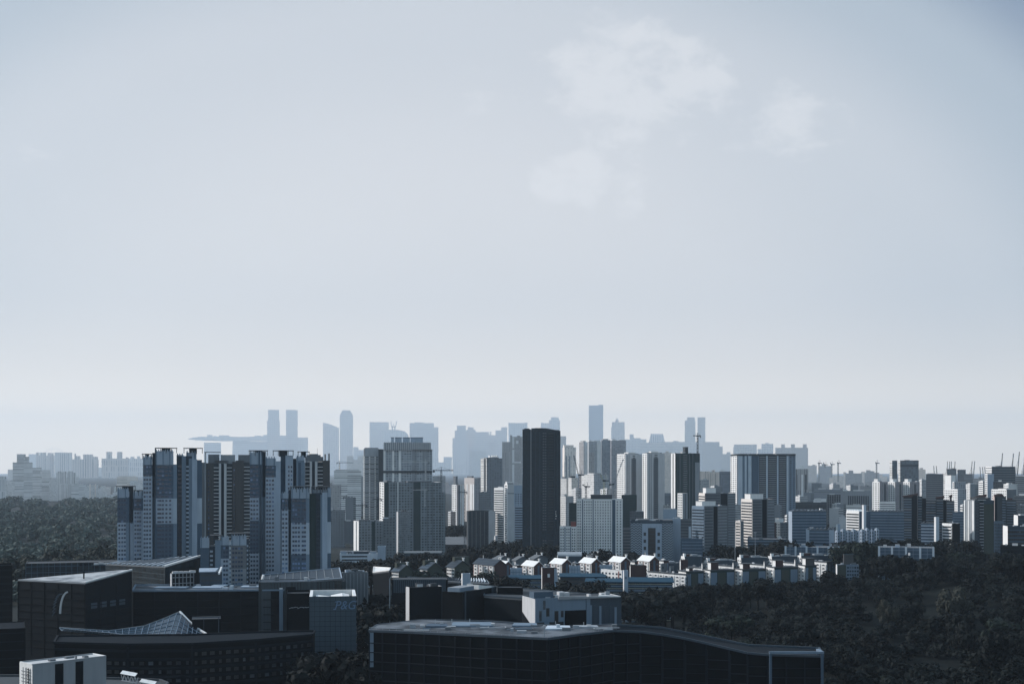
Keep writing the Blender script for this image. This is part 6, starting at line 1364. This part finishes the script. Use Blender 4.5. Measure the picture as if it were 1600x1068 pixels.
root = tilt_roof('long low roof of pale skylight sawteeth behind the dark slabs', [PT(627, 904.5, 760), PT(764, 911.5, 735), PT(760, 906, 775), PT(640, 901.5, 790)], 'slate', 'black', 0, .3, 'grey')
A_, B2, C2, D2 = [p-Vector((PT(627, 904.5, 760).x, 760, 0)) for p in (PT(627, 904.5, 760), PT(764, 911.5, 735), PT(760, 906, 775), PT(640, 901.5, 790))]
for i in range(22):
    f = .3+.68*i/22; p, q = A_.lerp(B2, f), D2.lerp(C2, f); p2, q2 = A_.lerp(B2, f+.016), D2.lerp(C2, f+.016); up = Vector((0, 0, 1.5))
    mb = MB(); mb.face([p+Vector((0,0,.3)), p2+up, q2+up, q+Vector((0,0,.3))], 'sky'); mb.face([p2+up, p2+Vector((0,0,.25)), q2+Vector((0,0,.25)), q2+up], 'slate'); mb.build('skylight', root)
b = Block('office_block', 'plain white roof box standing on the skylight roof', 721, 722.5, 735, 896, 725, 15, wall='bluelight', L='white', roof='pale', depth=8, parapet=.2); b.done()
p = PT(609, 975, 700); root = thing('lamp_post', 'tall curved-topped pale pole at the dark slab edge', (p.x, p.y, 0), cat='pole')
mb = MB(); mb.bar((0, 0, 0), (0, 0, ZY(905, 700)), .22, 'steel'); Q = [Vector((0, 0, ZY(905, 700)))]
for i in range(1, 6): a0 = math.pi/2*i/5; Q.append(Vector((3.2*(1-math.cos(a0)), 0, ZY(905, 700)+2.6*math.sin(a0))))
for i in range(5): mb.bar(Q[i], Q[i+1], .2, 'steel')
mb.build('pole', root); mb = MB(); mb.box(3.2, 4.8, -.3, .3, Q[-1].z-.15, Q[-1].z+.15, 'pale'); mb.build('lamp_head', root)
# long dark hall and the pale-blue office with its sunlit wedge wall
tilt_roof('long dark hall with a falling roof line and pale vents, behind the pale-blue office', [PT(756, 930, 640), PT(968, 944, 600), PT(962, 931, 650), PT(762, 915, 700)], 'dark', 'black', 0, .3, 'slate')
b = Block('office_block', 'pale-blue office with dark window slots and a sunlit triangular end wall', 816, 836, 971, 936.5, 585, 22, wall='slate', L='pale', roof='dark', depth=22, parapet=.3)
b.panel('R', 836, 915, m='bluegrey', proj=.35).panel('R', 882, 915.5, 955, 982, 'night', .5).panel('R', 916, 922, m='bluegrey', proj=.3)
for p0, p1, y0, y1 in ((842, 846, 954, 970), (853, 858, 950, 963), (866, 872, 955, 972), (836, 850, 972, 979), (858, 880, 972, 979), (848, 852, 938, 952), (876, 880, 955, 965)): b.panel('R', p0, p1, y0, y1, 'curtain', .42, 'window')
for p0 in (921, 928, 936, 944, 952, 960): b.panel('R', p0, p0+3.5, 948+.12*(p0-921), 984, 'slate' if p0 % 3 else 'bluegrey', .25, 'fin')
mb = MB(); mb.prism([(b.sR(872), -1.0), (b.sR(968), -1.0), (b.sR(968), .4), (b.sR(872), .4)], b.h-.2, [b.h+1.2, b.h+.2, b.h+.2, b.h+1.2], 'grey'); mb.build('roof_edge', b.root)
mb = MB(); mb.prism([(b.sR(935), 0), (b.sR(969), -.5), (b.sR(969), .6), (b.sR(940), 3)], b.h+.02, [b.h+1.1, b.h+.4, b.h+.4, b.h+1.1], 'white'); mb.build('roof_wedge', b.root)
mb = MB(); mb.box(b.sR(838), b.sR(868), 3, 9, b.h, b.h+3.2, 'bluedark', 'slate'); mb.build('roof_house', b.root)
mb = MB(); mb.face([(-.12, b.b*.0, b.h-14), (-.12, b.b*1.0, b.h-7), (-.12, b.b*1.0, 0), (-.12, 0, 0)][::-1], 'black'); mb.build('painted_shadow', b.root)  # black sheet draws the shadow over the lower end wall
roofs = b.clutter(9, 5, 'pale').done()
b = Block('office_block', 'dark brick-like block in shade between the dark slabs and the pale-blue office', 777, 777, 817, 921, 650, wall='night', roof='dark', depth=20); b.band('R', 4, .4, 'black').done()
b = Block('office_block', 'dark shaded blocks between glass block and lettered slab, small lit pipes', 448, 448, 484, 930, 690, wall='night', roof='dark', depth=20)
for i in range(7): x = b.a*(.1+.12*i); mb = MB(); mb.bar((x, -1, b.h-7+rnd.random()), (x+1.8, -1.2, b.h-6.2), .14, 'grey'); mb.build('pipe', b.root)
b.done()
b = Block('office_block', 'low dark pavilion with a pale frame inside the dark glass block corner', 300, 300, 345, 967, 640, wall='night', roof='dark', depth=12, parapet=0); b.panel('R', 318, 318.8, m='slate', proj=.2).panel('R', 341, 342.4, m='slate', proj=.2).panel('R', 300, 345, 963.5, 965, 'slate', .2).done()
# ------------------------------------------------------------------ cranes
tower_crane('hammerhead crane over the hazy office slab behind the blue-grey towers', 530.5, 723.5, 740, 3200, 526, 552, 'grey', k=.55)
tower_crane('thin tower crane with a long level jib, between building site and pinkish slab', 689.5, 736, 795, 2000, 708.5, 676, 'mid', k=.9)
tower_crane('pale jib crane lying across the ribbed half-built tower front', 665, 722.5, 755, 1640, 671, 626, 'pale', k=.7)
tower_crane('low dark crane in the gap beside the white-cornered flats', 566, 790, 816, 1500, 574, 556, 'dark', k=.6)
tower_crane('dark crane heads clustered beside the half-built slim tower', 590, 781, 815, 1560, 597, 582, 'dark', k=.7)
tower_crane('slender crane in front of the pinkish slab, dark cab above a pale mast', 726, 770, 858, 1460, 730, 715, 'mid', k=.8)
tower_crane('small dark crane tip by the blue-grey tower edge', 541, 778, 800, 2200, 547, 536, 'dark', k=.7)
tower_crane('level white crane jib low on the dark sheeted tower', 664, 766, 790, 1560, 668.5, 645, 'pale', k=.5)
luffing_crane('luffing crane on a dark core with its jib leaning to the black tower', 905.5, 743, 790, 1900, (896.5, 711), 'mid', k=.9)
luffing_crane('luffing crane on the long white slab with a pale raised jib', 944, 752, 773, 1310, (938, 741), 'cream', k=.9)
luffing_crane('luffing crane beside the long white slab, jib falling outwards', 953, 758, 773, 1320, (946, 738), 'pale', k=.6)
luffing_crane('small crane on the white slab roof, dark machinery deck', 915.5, 761, 781, 1305, (910, 757), 'mid', k=.8)
luffing_crane('tall luffing crane with a red-grey jib bending before the twin white tower', 958, 757, 790, 1750, (974, 717), 'grey', k=.7)
tower_crane('dark topless crane standing over the dark green tower', 1090, 682, 712, 1790, 1095, 1083, 'dark', k=.8)
for px, yt, yb_, Y, tip, lb in ((1279.5, 724, 752, 5200, (1278.5, 722), 'hazy slim mast crane at the edge of the hazy square tower'), (1299.5, 726, 744, 5200, (1297.5, 722.5), 'hazy mast crane on the far corner of the hazy square tower'), (1309.5, 724, 752, 4700, (1308.5, 721.5), 'hazy tall mast crane over the pink-flanked low block'), (1369.5, 724, 752, 4700, (1368.5, 721.5), 'hazy mast crane beside the curved-roof block'), (1289, 726.5, 730, 5300, (1286.5, 722), 'tiny hazy crane on top of the hazy square tower')):
    luffing_crane(lb, px, yt, yb_, Y, tip, 'grey', 'mast cranes towards the harbour', .55)
for px, yt, lean, Y, lb in ((1460.5, 727.5, -1.5, 5200, 'raised dock boom, lowest of the first pair'), (1465, 727.5, -2, 5200, 'raised dock boom bending beside the lowest one'),
        (1479, 720.5, 1.5, 5000, 'dock boom, first of the close-set three over the dark boxy office'), (1482.5, 720.5, 1.5, 5000, 'dock boom, middle of the close-set three'), (1485.2, 720.5, 1.5, 5000, 'dock boom, last of the close-set three'), (1490.5, 720.5, 1.8, 5000, 'dock boom standing apart over the second dark box'),
        (1516.5, 720, 2.5, 4800, 'dock boom, first of the tall slanted pair over the lower shoulder block'), (1520.5, 720, 2.5, 4800, 'dock boom, second of the tall slanted pair over the lower shoulder block'),
        (1533, 729, -1.8, 4800, 'short hooked dock boom, first of three'), (1537, 729, -1.8, 4800, 'short hooked dock boom, second of three'), (1540.5, 729, -1.8, 4800, 'short hooked dock boom, last of three'),
        (1563, 707.5, 3.5, 4200, 'tall dock boom rising over the dark banded office'), (1580, 708, 3.5, 4200, 'tall dock boom between its two tall neighbours'), (1589, 705.5, 3.8, 4200, 'tallest dock boom beside the dim edge office'), (1598.5, 712, 2.5, 4200, 'dock boom cut by the picture edge')):
    quay_crane(lb, px, yt, None, Y, lean, w=1.5 if Y > 4500 else 1.9)
# floodlight masts by the banded towers
for px, yt, yb_, lb in ((1148.5, 826, 890, 'thin lamp mast before the set-back banded tower'), (1180, 832, 885, 'thin lamp mast before the cream-flanked tower'), (920.3, 846, 880, 'thin lamp mast before the long white slab')):
    p = PT(px, yt, 1110); root = thing('lamp_mast', lb, (p.x, p.y, 0), cat='lamp mast', group='thin lamp masts'); mb = MB(); mb.bar((0, 0, 0), (0, 0, p.z), .25, 'steel', .14); mb.build('pole', root)
    mb = MB(); mb.box(-1.2, 1.2, -.3, .3, p.z+.01, p.z+.5, 'pale'); mb.build('lamp_head', root)

# ------------------------------------------------------------------ trees
def leaf_mat(key, c0, c1):
    m, nt, b = newmat(key); tc = N(nt, 'ShaderNodeTexCoord'); oi = N(nt, 'ShaderNodeObjectInfo'); ge = N(nt, 'ShaderNodeNewGeometry')
    n1 = N(nt, 'ShaderNodeTexNoise'); n1.inputs['Scale'].default_value = .45; n1.inputs['Detail'].default_value = 4; nt.links.new(tc.outputs['Object'], n1.inputs[0])
    v = mth(nt, 'ADD', mth(nt, 'MULTIPLY', n1.outputs[0], .45), mth(nt, 'MULTIPLY', oi.outputs['Random'], .3)); v = mth(nt, 'ADD', v, mth(nt, 'MULTIPLY', ge.outputs['Random Per Island'], .3))
    nt.links.new(mixc(nt, v, c0, c1), b.inputs['Base Color']); b.inputs['Roughness'].default_value = .75; b.inputs['Specular IOR Level'].default_value = .15
    MC[key] = m; return m
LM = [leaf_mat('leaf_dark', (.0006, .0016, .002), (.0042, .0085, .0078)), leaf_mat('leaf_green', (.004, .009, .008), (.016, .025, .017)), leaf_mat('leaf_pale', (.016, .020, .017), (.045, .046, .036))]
LM.append(leaf_mat('leaf_misty', (.045, .066, .06), (.075, .10, .088)))  # paler leaf colour stands in for haze over this wood
BARK = paint('bark', (.010, .010, .009), .9)
def crown_data(rng, R, Ht, h0, nl, nq, q):
    """leaf faces spread through several uneven lobes of a crown"""
    V, Fc = [], []; lobes = []
    for i in range(nl):
        a = rng.uniform(0, 6.283); r = R*math.sqrt(rng.random())*.72; t = rng.random()
        z = h0+(Ht-h0)*(.35+.5*t)*(1-.28*(r/R)**2); lobes.append((Vector((r*math.cos(a), r*math.sin(a), z)), R*rng.uniform(.26, .46), (Ht-h0)*rng.uniform(.16, .30)))
    for i in range(nq):
        c, rx, rz = rng.choice(lobes); d = Vector((rng.gauss(0, 1), rng.gauss(0, 1), rng.gauss(.25, 1))).normalized(); s = rng.random()**.35
        p = c+Vector((d.x*rx*s, d.y*rx*s, d.z*rz*s)); n = (d*1.0+Vector((rng.gauss(0, 1), rng.gauss(0, 1), rng.gauss(.4, 1)))*.38).normalized()
        u = n.orthogonal().normalized(); w_ = n.cross(u); a = rng.uniform(0, 6.283); u, w_ = u*math.cos(a)+w_*math.sin(a), w_*math.cos(a)-u*math.sin(a); sz = q*rng.uniform(.55, 1.25)
        k = len(V)
        for x, y in ((-1, -.55), (.1, -.8), (1, .1), (.2, .75)): V.append(tuple(p+u*x*sz+w_*y*sz*.8))
        Fc.append((k, k+1, k+2, k+3))
    return V, Fc
def mesh_of(name, V, Fc, m):
    me = bpy.data.meshes.new(name); me.from_pydata(V, [], Fc); me.materials.append(m); me.update(); return me
def trunk_mesh(rng, R, Ht, h0):
    mb = MB(); top = Vector((rng.uniform(-.4, .4), rng.uniform(-.4, .4), h0+(Ht-h0)*.35)); mb.bar((0, 0, -1.5), top, .42, BARK, .28)
    for i in range(5):
        a = i*1.257+rng.random(); e = top+Vector((math.cos(a)*R*.55, math.sin(a)*R*.55, (Ht-h0)*rng.uniform(.15, .38))); mb.bar(top-Vector((0, 0, .6)), e, .24, BARK, .09)
    return mb.mesh('trunk')
tr = random.Random(21)
KINDS = []   # (crown mesh, trunk mesh, radius, height, raw)
for i in range(9):
    R, Ht, h0 = ((8.5, 14, 4), (7.5, 13, 3.5), (9.5, 13.5, 5), (6.5, 15, 4), (8, 12, 3.5), (5.5, 11, 3), (9, 15.5, 5), (7, 14, 4), (6, 13, 3))[i]
    V, Fc = crown_data(tr, R, Ht, h0, 11+i % 5, 1200, .85)
    KINDS.append(([mesh_of('crown', V, Fc, LM[j]) for j in range(4)], trunk_mesh(tr, R, Ht, h0), R, Ht, (V, Fc)))
def tree(x, y, z, label, group, kind=None, col=0, s=1.0, name='broadleaf_tree'):
    K = KINDS[tr.randrange(len(KINDS)) if kind is None else kind]
    root = thing(name, label, (x, y, z), tr.uniform(0, 6.28), cat='tree', group=group); root.scale = (s*tr.uniform(.88, 1.15), s*tr.uniform(.88, 1.15), s*tr.uniform(.82, 1.2))
    link('crown', K[0][col], root); link('trunk', K[1], root); return root
def grove(pts, label, group, col=0, s=(.8, 1.15), zf=None):
    for px, py, Y in pts:      # (px, pixel row of the crown's top, depth)
        z = ZY(py, Y); sc_ = tr.uniform(*s); x = (px-800)/F*Y; g = zf(x, Y) if zf else 0
        kk = tr.randrange(len(KINDS)); t = tree(x, Y, g, label, group, kk, col, 1)
        need = (z-g)/KINDS[kk][3]; need = min(max(need, .45), 2.3); t.scale = (need*tr.uniform(.9, 1.1), need*tr.uniform(.9, 1.1), need)
def wood_mass(name, label, spots, col, per=420, q=1.5):
    r = random.Random(hash(name) % 1000 if False else len(spots)); V, Fc = [], []
    for x, y, z, s in spots:
        K = KINDS[r.randrange(len(KINDS))]; v0, f0 = K[4]; a = r.uniform(0, 6.28); ca, sa = math.cos(a)*s, math.sin(a)*s
        for i in r.sample(range(len(f0)), per):
            k = len(V); pts = [Vector(v0[j]) for j in f0[i]]; c = sum(pts, Vector())/4
            for p in pts: p = c+(p-c)*q; V.append((x+p.x*ca-p.y*sa, y+p.x*sa+p.y*ca, z+p.z*s))
            Fc.append((k, k+1, k+2, k+3))
    o = link(name, mesh_of(name, V, Fc, LM[col])); tag(o, label, 'woodland', None, 'stuff'); return o
# the dark wooded slope
LR = 'dark broad-crowned tree in the wood on the slope below the arcaded blocks'
n_ = 0; placed = []
def free(x, y, d): return all((x-a)**2+(y-b_)**2 > d*d for a, b_ in placed)
def blocked(x, y):
    px = 800+x/y*F
    if y < 1120 and 1010 < px < 1350 and 985 < y: return True
    if px < 1062 and y > 860: return True
    if px > 1500 and y > 975: return px > 1560 or y > 1225
    if px > 1370 and px < 1465 and y > 1035: return True
    return px < 975 and y > 560
def inside_office(x, y):
    px = 800+x/y*F
    return y < 572 and px < 1300
wood = random.Random(5); tries = 0
while n_ < 76 and tries < 20000:
    tries += 1; y = 470+820*wood.random()**1.15; px = wood.uniform(950, 1640); x = (px-800)/F*y
    if blocked(x, y) or inside_office(x, y) or not free(x, y, 11.5+wood.random()*4): continue
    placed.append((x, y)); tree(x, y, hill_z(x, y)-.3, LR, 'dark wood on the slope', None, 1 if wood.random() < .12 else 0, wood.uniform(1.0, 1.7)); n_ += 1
sp = []
while len(sp) < 430:
    y = 455+830*wood.random(); px = wood.uniform(945, 1660); x = (px-800)/F*y
    if blocked(x, y) or inside_office(x, y): continue
    sp.append((x, y, hill_z(x, y)-3.5, wood.uniform(.8, 1.15)))
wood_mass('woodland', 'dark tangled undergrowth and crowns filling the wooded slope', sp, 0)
for px, py, Y, s, lb in ((1484, 922, 800, .8, 'pale grey-leaved tree catching light in the middle of the dark wood'), (1505, 918, 815, .9, 'larger pale grey-leaved tree beside its pale twin in the dark wood'), (1388, 938, 780, .75, 'small pale-crowned tree alone among dark crowns, below the dim green-walled block'), (1115, 993, 590, .7, 'light green bushy tree at the curved roof of the large dark office')):
    x = (px-800)/F*Y; t = tree(x, Y, hill_z(x, Y), lb, None, 0, 2 if Y > 600 else 1, s); n2 = max(.6, (ZY(py, Y)-hill_z(x, Y))/14); t.scale = (n2*s*.8, n2*s*.8, n2)
# two white specks of street lamps in the wood
for px, py, Y, lb in ((1418, 873, 980, 'small white lamp globe showing above the dark wood'), (1421, 866, 1030, 'tiny white lamp globe just above the other in the dark wood')):
    p = PT(px, py, Y); root = thing('street_lamp', lb, (p.x, p.y, 0), cat='street lamp'); mb = MB(); mb.bar((0, 0, 0), (0, 0, p.z-.5), .14, 'mid', .1); mb.build('pole', root)
    mb = MB(); mb.prism([(math.cos(i*.785)*.75, math.sin(i*.785)*.75) for i in range(8)], p.z-.6, p.z+1.6, 'white'); mb.build('lamp_head', root)
# hazy wood beyond the glass hall
hz_ = random.Random(9); LF = 'hazy round-crowned tree in the misty wood beside the blue-grey towers'; cnt = 0; placed = []; tries = 0
while cnt < 42 and tries < 20000:
    tries += 1; py = 792+85*hz_.random()**.8; Y = (H-13)*F/(py-HY); px = hz_.uniform(-20, 216 if Y > 900 else 185); x = (px-800)/F*Y
    if Y < 960 or (px > 178 and Y < 1000) or not free(x, Y, 13+Y*.004): continue
    placed.append((x, Y)); tree(x, Y, 0, LF, 'misty wood', None, 3 if hz_.random() < .8 else 1, hz_.uniform(.9, 1.35)*(1+Y/4500)); cnt += 1
sp = []
for i in range(380):
    Y = 1000+2900*hz_.random()**1.4; px = hz_.uniform(-40, 225); sp.append(((px-800)/F*Y, Y, -3, hz_.uniform(1.0, 1.5)*(1+Y/5000)))
wood_mass('woodland', 'misty mass of treetops between the hazy flats and the glass hall', sp, 3, 300, 1.8)
LD = 'tall dark tree at the near edge of the misty wood, above the flat glass wing'
grove([(8, 850, 1150), (22, 848, 1130), (38, 852, 1120), (55, 860, 1150), (88, 848, 1250), (100, 852, 1220), (118, 856, 1200), (152, 846, 1300), (165, 850, 1250), (178, 853, 1220), (135, 862, 1150), (68, 868, 1100), (105, 866, 1090), (150, 866, 1060), (30, 866, 1060)], LD, 'edge of the misty wood', 1)
# tree belts in the middle of the town
def belt(label, group, n, p0, p1, yt, Y0, Y1, seed, col=0, jit=5):
    r = random.Random(seed); grove([(p0+(p1-p0)*(i+r.uniform(.1, .9))/n, yt(p0+(p1-p0)*(i+.5)/n)+r.uniform(-jit, jit), r.uniform(Y0, Y1)) for i in range(n)], label, group, col, zf=hill_z)
belt('dark tree in the clump before the low white building with a blue deck', 'clump by the white building', 9, 518, 600, lambda p: 874, 1080, 1150, 1)
belt('dim tree in the belt below the half-built towers', 'belt below the building site', 11, 598, 730, lambda p: 866, 1200, 1320, 2)
belt('dim tree in the grove at the foot of the black tower', 'grove at the black tower', 17, 715, 880, lambda p: 846, 1180, 1380, 3)
belt('tall dim tree rising before the white slabs by the black tower', 'tall trees by the white slabs', 6, 774, 816, lambda p: 832 if p < 792 else 840, 1390, 1450, 4, 0, 4)
belt('dim tree along the foot of the long white slab', 'trees by the long white slab', 9, 880, 990, lambda p: 861, 1180, 1250, 5, 0, 3)
belt('dark tree before the banded towers and parking block', 'trees by the banded towers', 8, 1118, 1215, lambda p: 853, 1150, 1220, 6, 0, 4)
belt('dark tree behind the white-framed terrace and low blue block', 'trees by the white-framed terraces', 10, 1212, 1330, lambda p: 846, 1130, 1190, 7, 0, 3)
belt('dark tree between scalloped flats and brown flats', 'trees before the brown flats', 11, 1368, 1515, lambda p: 842, 1085, 1200, 8, 0, 5)
belt('bushy green tree among the white-framed terraces', 'trees between terraces', 5, 1318, 1372, lambda p: 851, 1050, 1100, 9, 1, 4)
belt('dim tree in the gap beside the big dull market roof', 'trees by the market roof', 5, 690, 728, lambda p: 822, 1850, 1950, 10, 0, 3)
belt('dim tree among the low harbour-side blocks', 'trees by the white shed', 6, 1284, 1326, lambda p: 803, 1700, 1850, 11, 0, 4)
belt('dark tree between the solar-roofed and red-striped flats', 'trees among the gabled flats', 6, 650, 742, lambda p: 892, 950, 975, 12, 1, 3)
belt('dark tree before the red-striped arched flats', 'trees before the arched flats', 6, 752, 800, lambda p: 891+abs(p-768)*.35, 900, 940, 13, 0, 2)
belt('dark tree before the brick stair box and white balconies', 'trees by the brick stair box', 9, 815, 935, lambda p: 905, 830, 880, 14, 0, 3)
belt('dark tree in the shade beside the lettered slab', 'trees by the lettered slab', 9, 553, 612, lambda p: 905+(p-553)*.1, 660, 800, 15, 0, 12)
belt('dark tree in the deep shade below the lettered slab', 'trees below the lettered slab', 8, 492, 580, lambda p: 1022, 540, 600, 16, 0, 10)
belt('dark tree before the long blue-roofed wings', 'trees before the blue-roofed wings', 9, 970, 1070, lambda p: 921, 800, 850, 17, 0, 5)
belt('dark tree under the white arcaded blocks', 'trees under the arcaded blocks', 14, 1056, 1300, lambda p: 914+2*math.sin(p*.05) if p < 1180 else 916-(p-1180)*.13, 900, 960, 18, 0, 4)

belt('dark tree crowding before the white-framed terrace at the wood edge', 'trees before the wood-edge terrace', 12, 1352, 1472, lambda p: 871-3*math.sin(p*.1), 975, 1030, 19, 0, 3)
belt('dark tree at the foot of the slim striped tower', 'trees at the slim striped tower', 6, 1476, 1562, lambda p: 866, 1080, 1180, 20, 0, 5)
belt('dark tree before the white-ended slabs at the picture edge', 'trees at the white-ended slabs', 5, 1556, 1612, lambda p: 866, 900, 960, 21, 0, 5)

# ------------------------------------------------------------------ more of the packed town between the towers
pk = random.Random(33); GP = 'small blocks packed between the towers'
for i, (x0, x1, yt, Y, lit, col, lb) in enumerate((
    (1243, 1262, 776, 2500, 1, 'pale', 'small pale block with a sunlit end at the foot of the domed slim tower'), (1256, 1274, 770, 2900, 0, 'grey', 'grey banded block between the domed slim tower and the stepped-roof office'),
    (1322, 1341, 759, 3000, 1, 'grey', 'grey block with a bright end above the wide dark-bayed office'), (1344, 1362, 760, 2900, 0, 'pale', 'pale block beyond the wide dark-bayed office end'),
    (1296, 1312, 757, 3100, 1, 'pale', 'pale block over the stepped-roof office with a sunlit strip'), (1268, 1284, 755, 3200, 0, 'grey', 'dim block in the haze above the stepped-roof office'),
    (1436, 1448, 750, 2900, 1, 'pale', 'pale slim block in the gap beside the banded grey office'), (1420, 1436, 757, 2500, 0, 'grey', 'dim block behind the dark brown flats, flat grey front'),
    (1508, 1530, 757, 2500, 1, 'grey', 'grey white-ended block between the stepped white block and dock booms'), (1520, 1540, 748, 3000, 0, 'pale', 'pale hazy block under the short hooked booms'),
    (1568, 1590, 757, 2000, 1, 'white', 'white block with a sunlit end under the dim edge office'), (1590, 1606, 790, 1500, 0, 'grey', 'grey block at the picture edge over the white-ended slabs'),
    (1500, 1512, 790, 1700, 1, 'pale', 'pale slice of flats just beside the slim striped tower top'), (1296, 1318, 795, 1750, 0, 'pale', 'pale low block in the dip before the glazed office'),
    (1300, 1322, 788, 1900, 1, 'grey', 'grey low block with a lit end before the wide dark-bayed office'), (1322, 1346, 790, 1800, 0, 'white', 'white low block peeping over the sunlit banded block'),
    (1226, 1236, 806, 1700, 1, 'pale', 'pale sliver of flats between the ribbed slab and the sawtooth slab'), (1206, 1222, 790, 1850, 0, 'grey', 'grey flats between the cream-flanked tower and the ribbed slab foot'),
    (1138, 1160, 790, 1800, 1, 'pale', 'pale flats with a sunlit end at the ribbed slab foot'), (1036, 1050, 790, 1850, 0, 'pale', 'pale low flats between twin tower and dark green tower'),
    (938, 966, 765, 2050, 1, 'pale', 'pale flats with a lit end behind the long white slab crane'), (893, 912, 765, 2250, 1, 'white', 'white flats behind the dark green sheeted block'),
    (700, 712, 800, 1950, 1, 'pink', 'pinkish small flats at the foot of the slab with sunlit edge strips'), (748, 766, 770, 1900, 0, 'grey', 'grey flats under the tall gridded flats'),
    (676, 696, 744, 3300, 0, 'pale', 'pale hazy flats under the level jib crane'), (556, 572, 745, 3000, 1, 'pale', 'pale hazy flats beside the half-built slim tower'),
    (540, 556, 778, 2000, 0, 'grey', 'grey hazy flats over the dim gridded flats'), (1110, 1128, 760, 2300, 1, 'grey', 'grey flats with a lit edge behind the set-back banded tower'),
    (1093, 1108, 750, 2500, 0, 'pale', 'pale flats behind the set-back banded tower hut'), (984, 1006, 800, 1650, 0, 'mid', 'dim block at the foot of the twin white towers'))):
    fm = fac(tuple(c*.8 for c in PAL[col]), tuple(c*.3 for c in PAL[col]), pk.choice([3, 3.6, 60]), 3.2, pk.choice([.5, .6]) if i % 3 else 1, .45)
    b = Block('apartment_block', lb, x0, x0+(x1-x0)*(.35 if lit else 0), x1, yt, Y, 38 if lit else 0, wall=fm, L='white' if lit else None, group=GP)  # the lit flag whitens the end wall to read as sunlit
    if lit: b.win('L', 3, 3.2, 1.6, 1.4)
    w_ = x1-x0; b.rb(x0+w_*.45, x0+w_*.7, yt-2.5, pk.choice(['white', 'pale', 'grey'])).clutter(5, i).done()
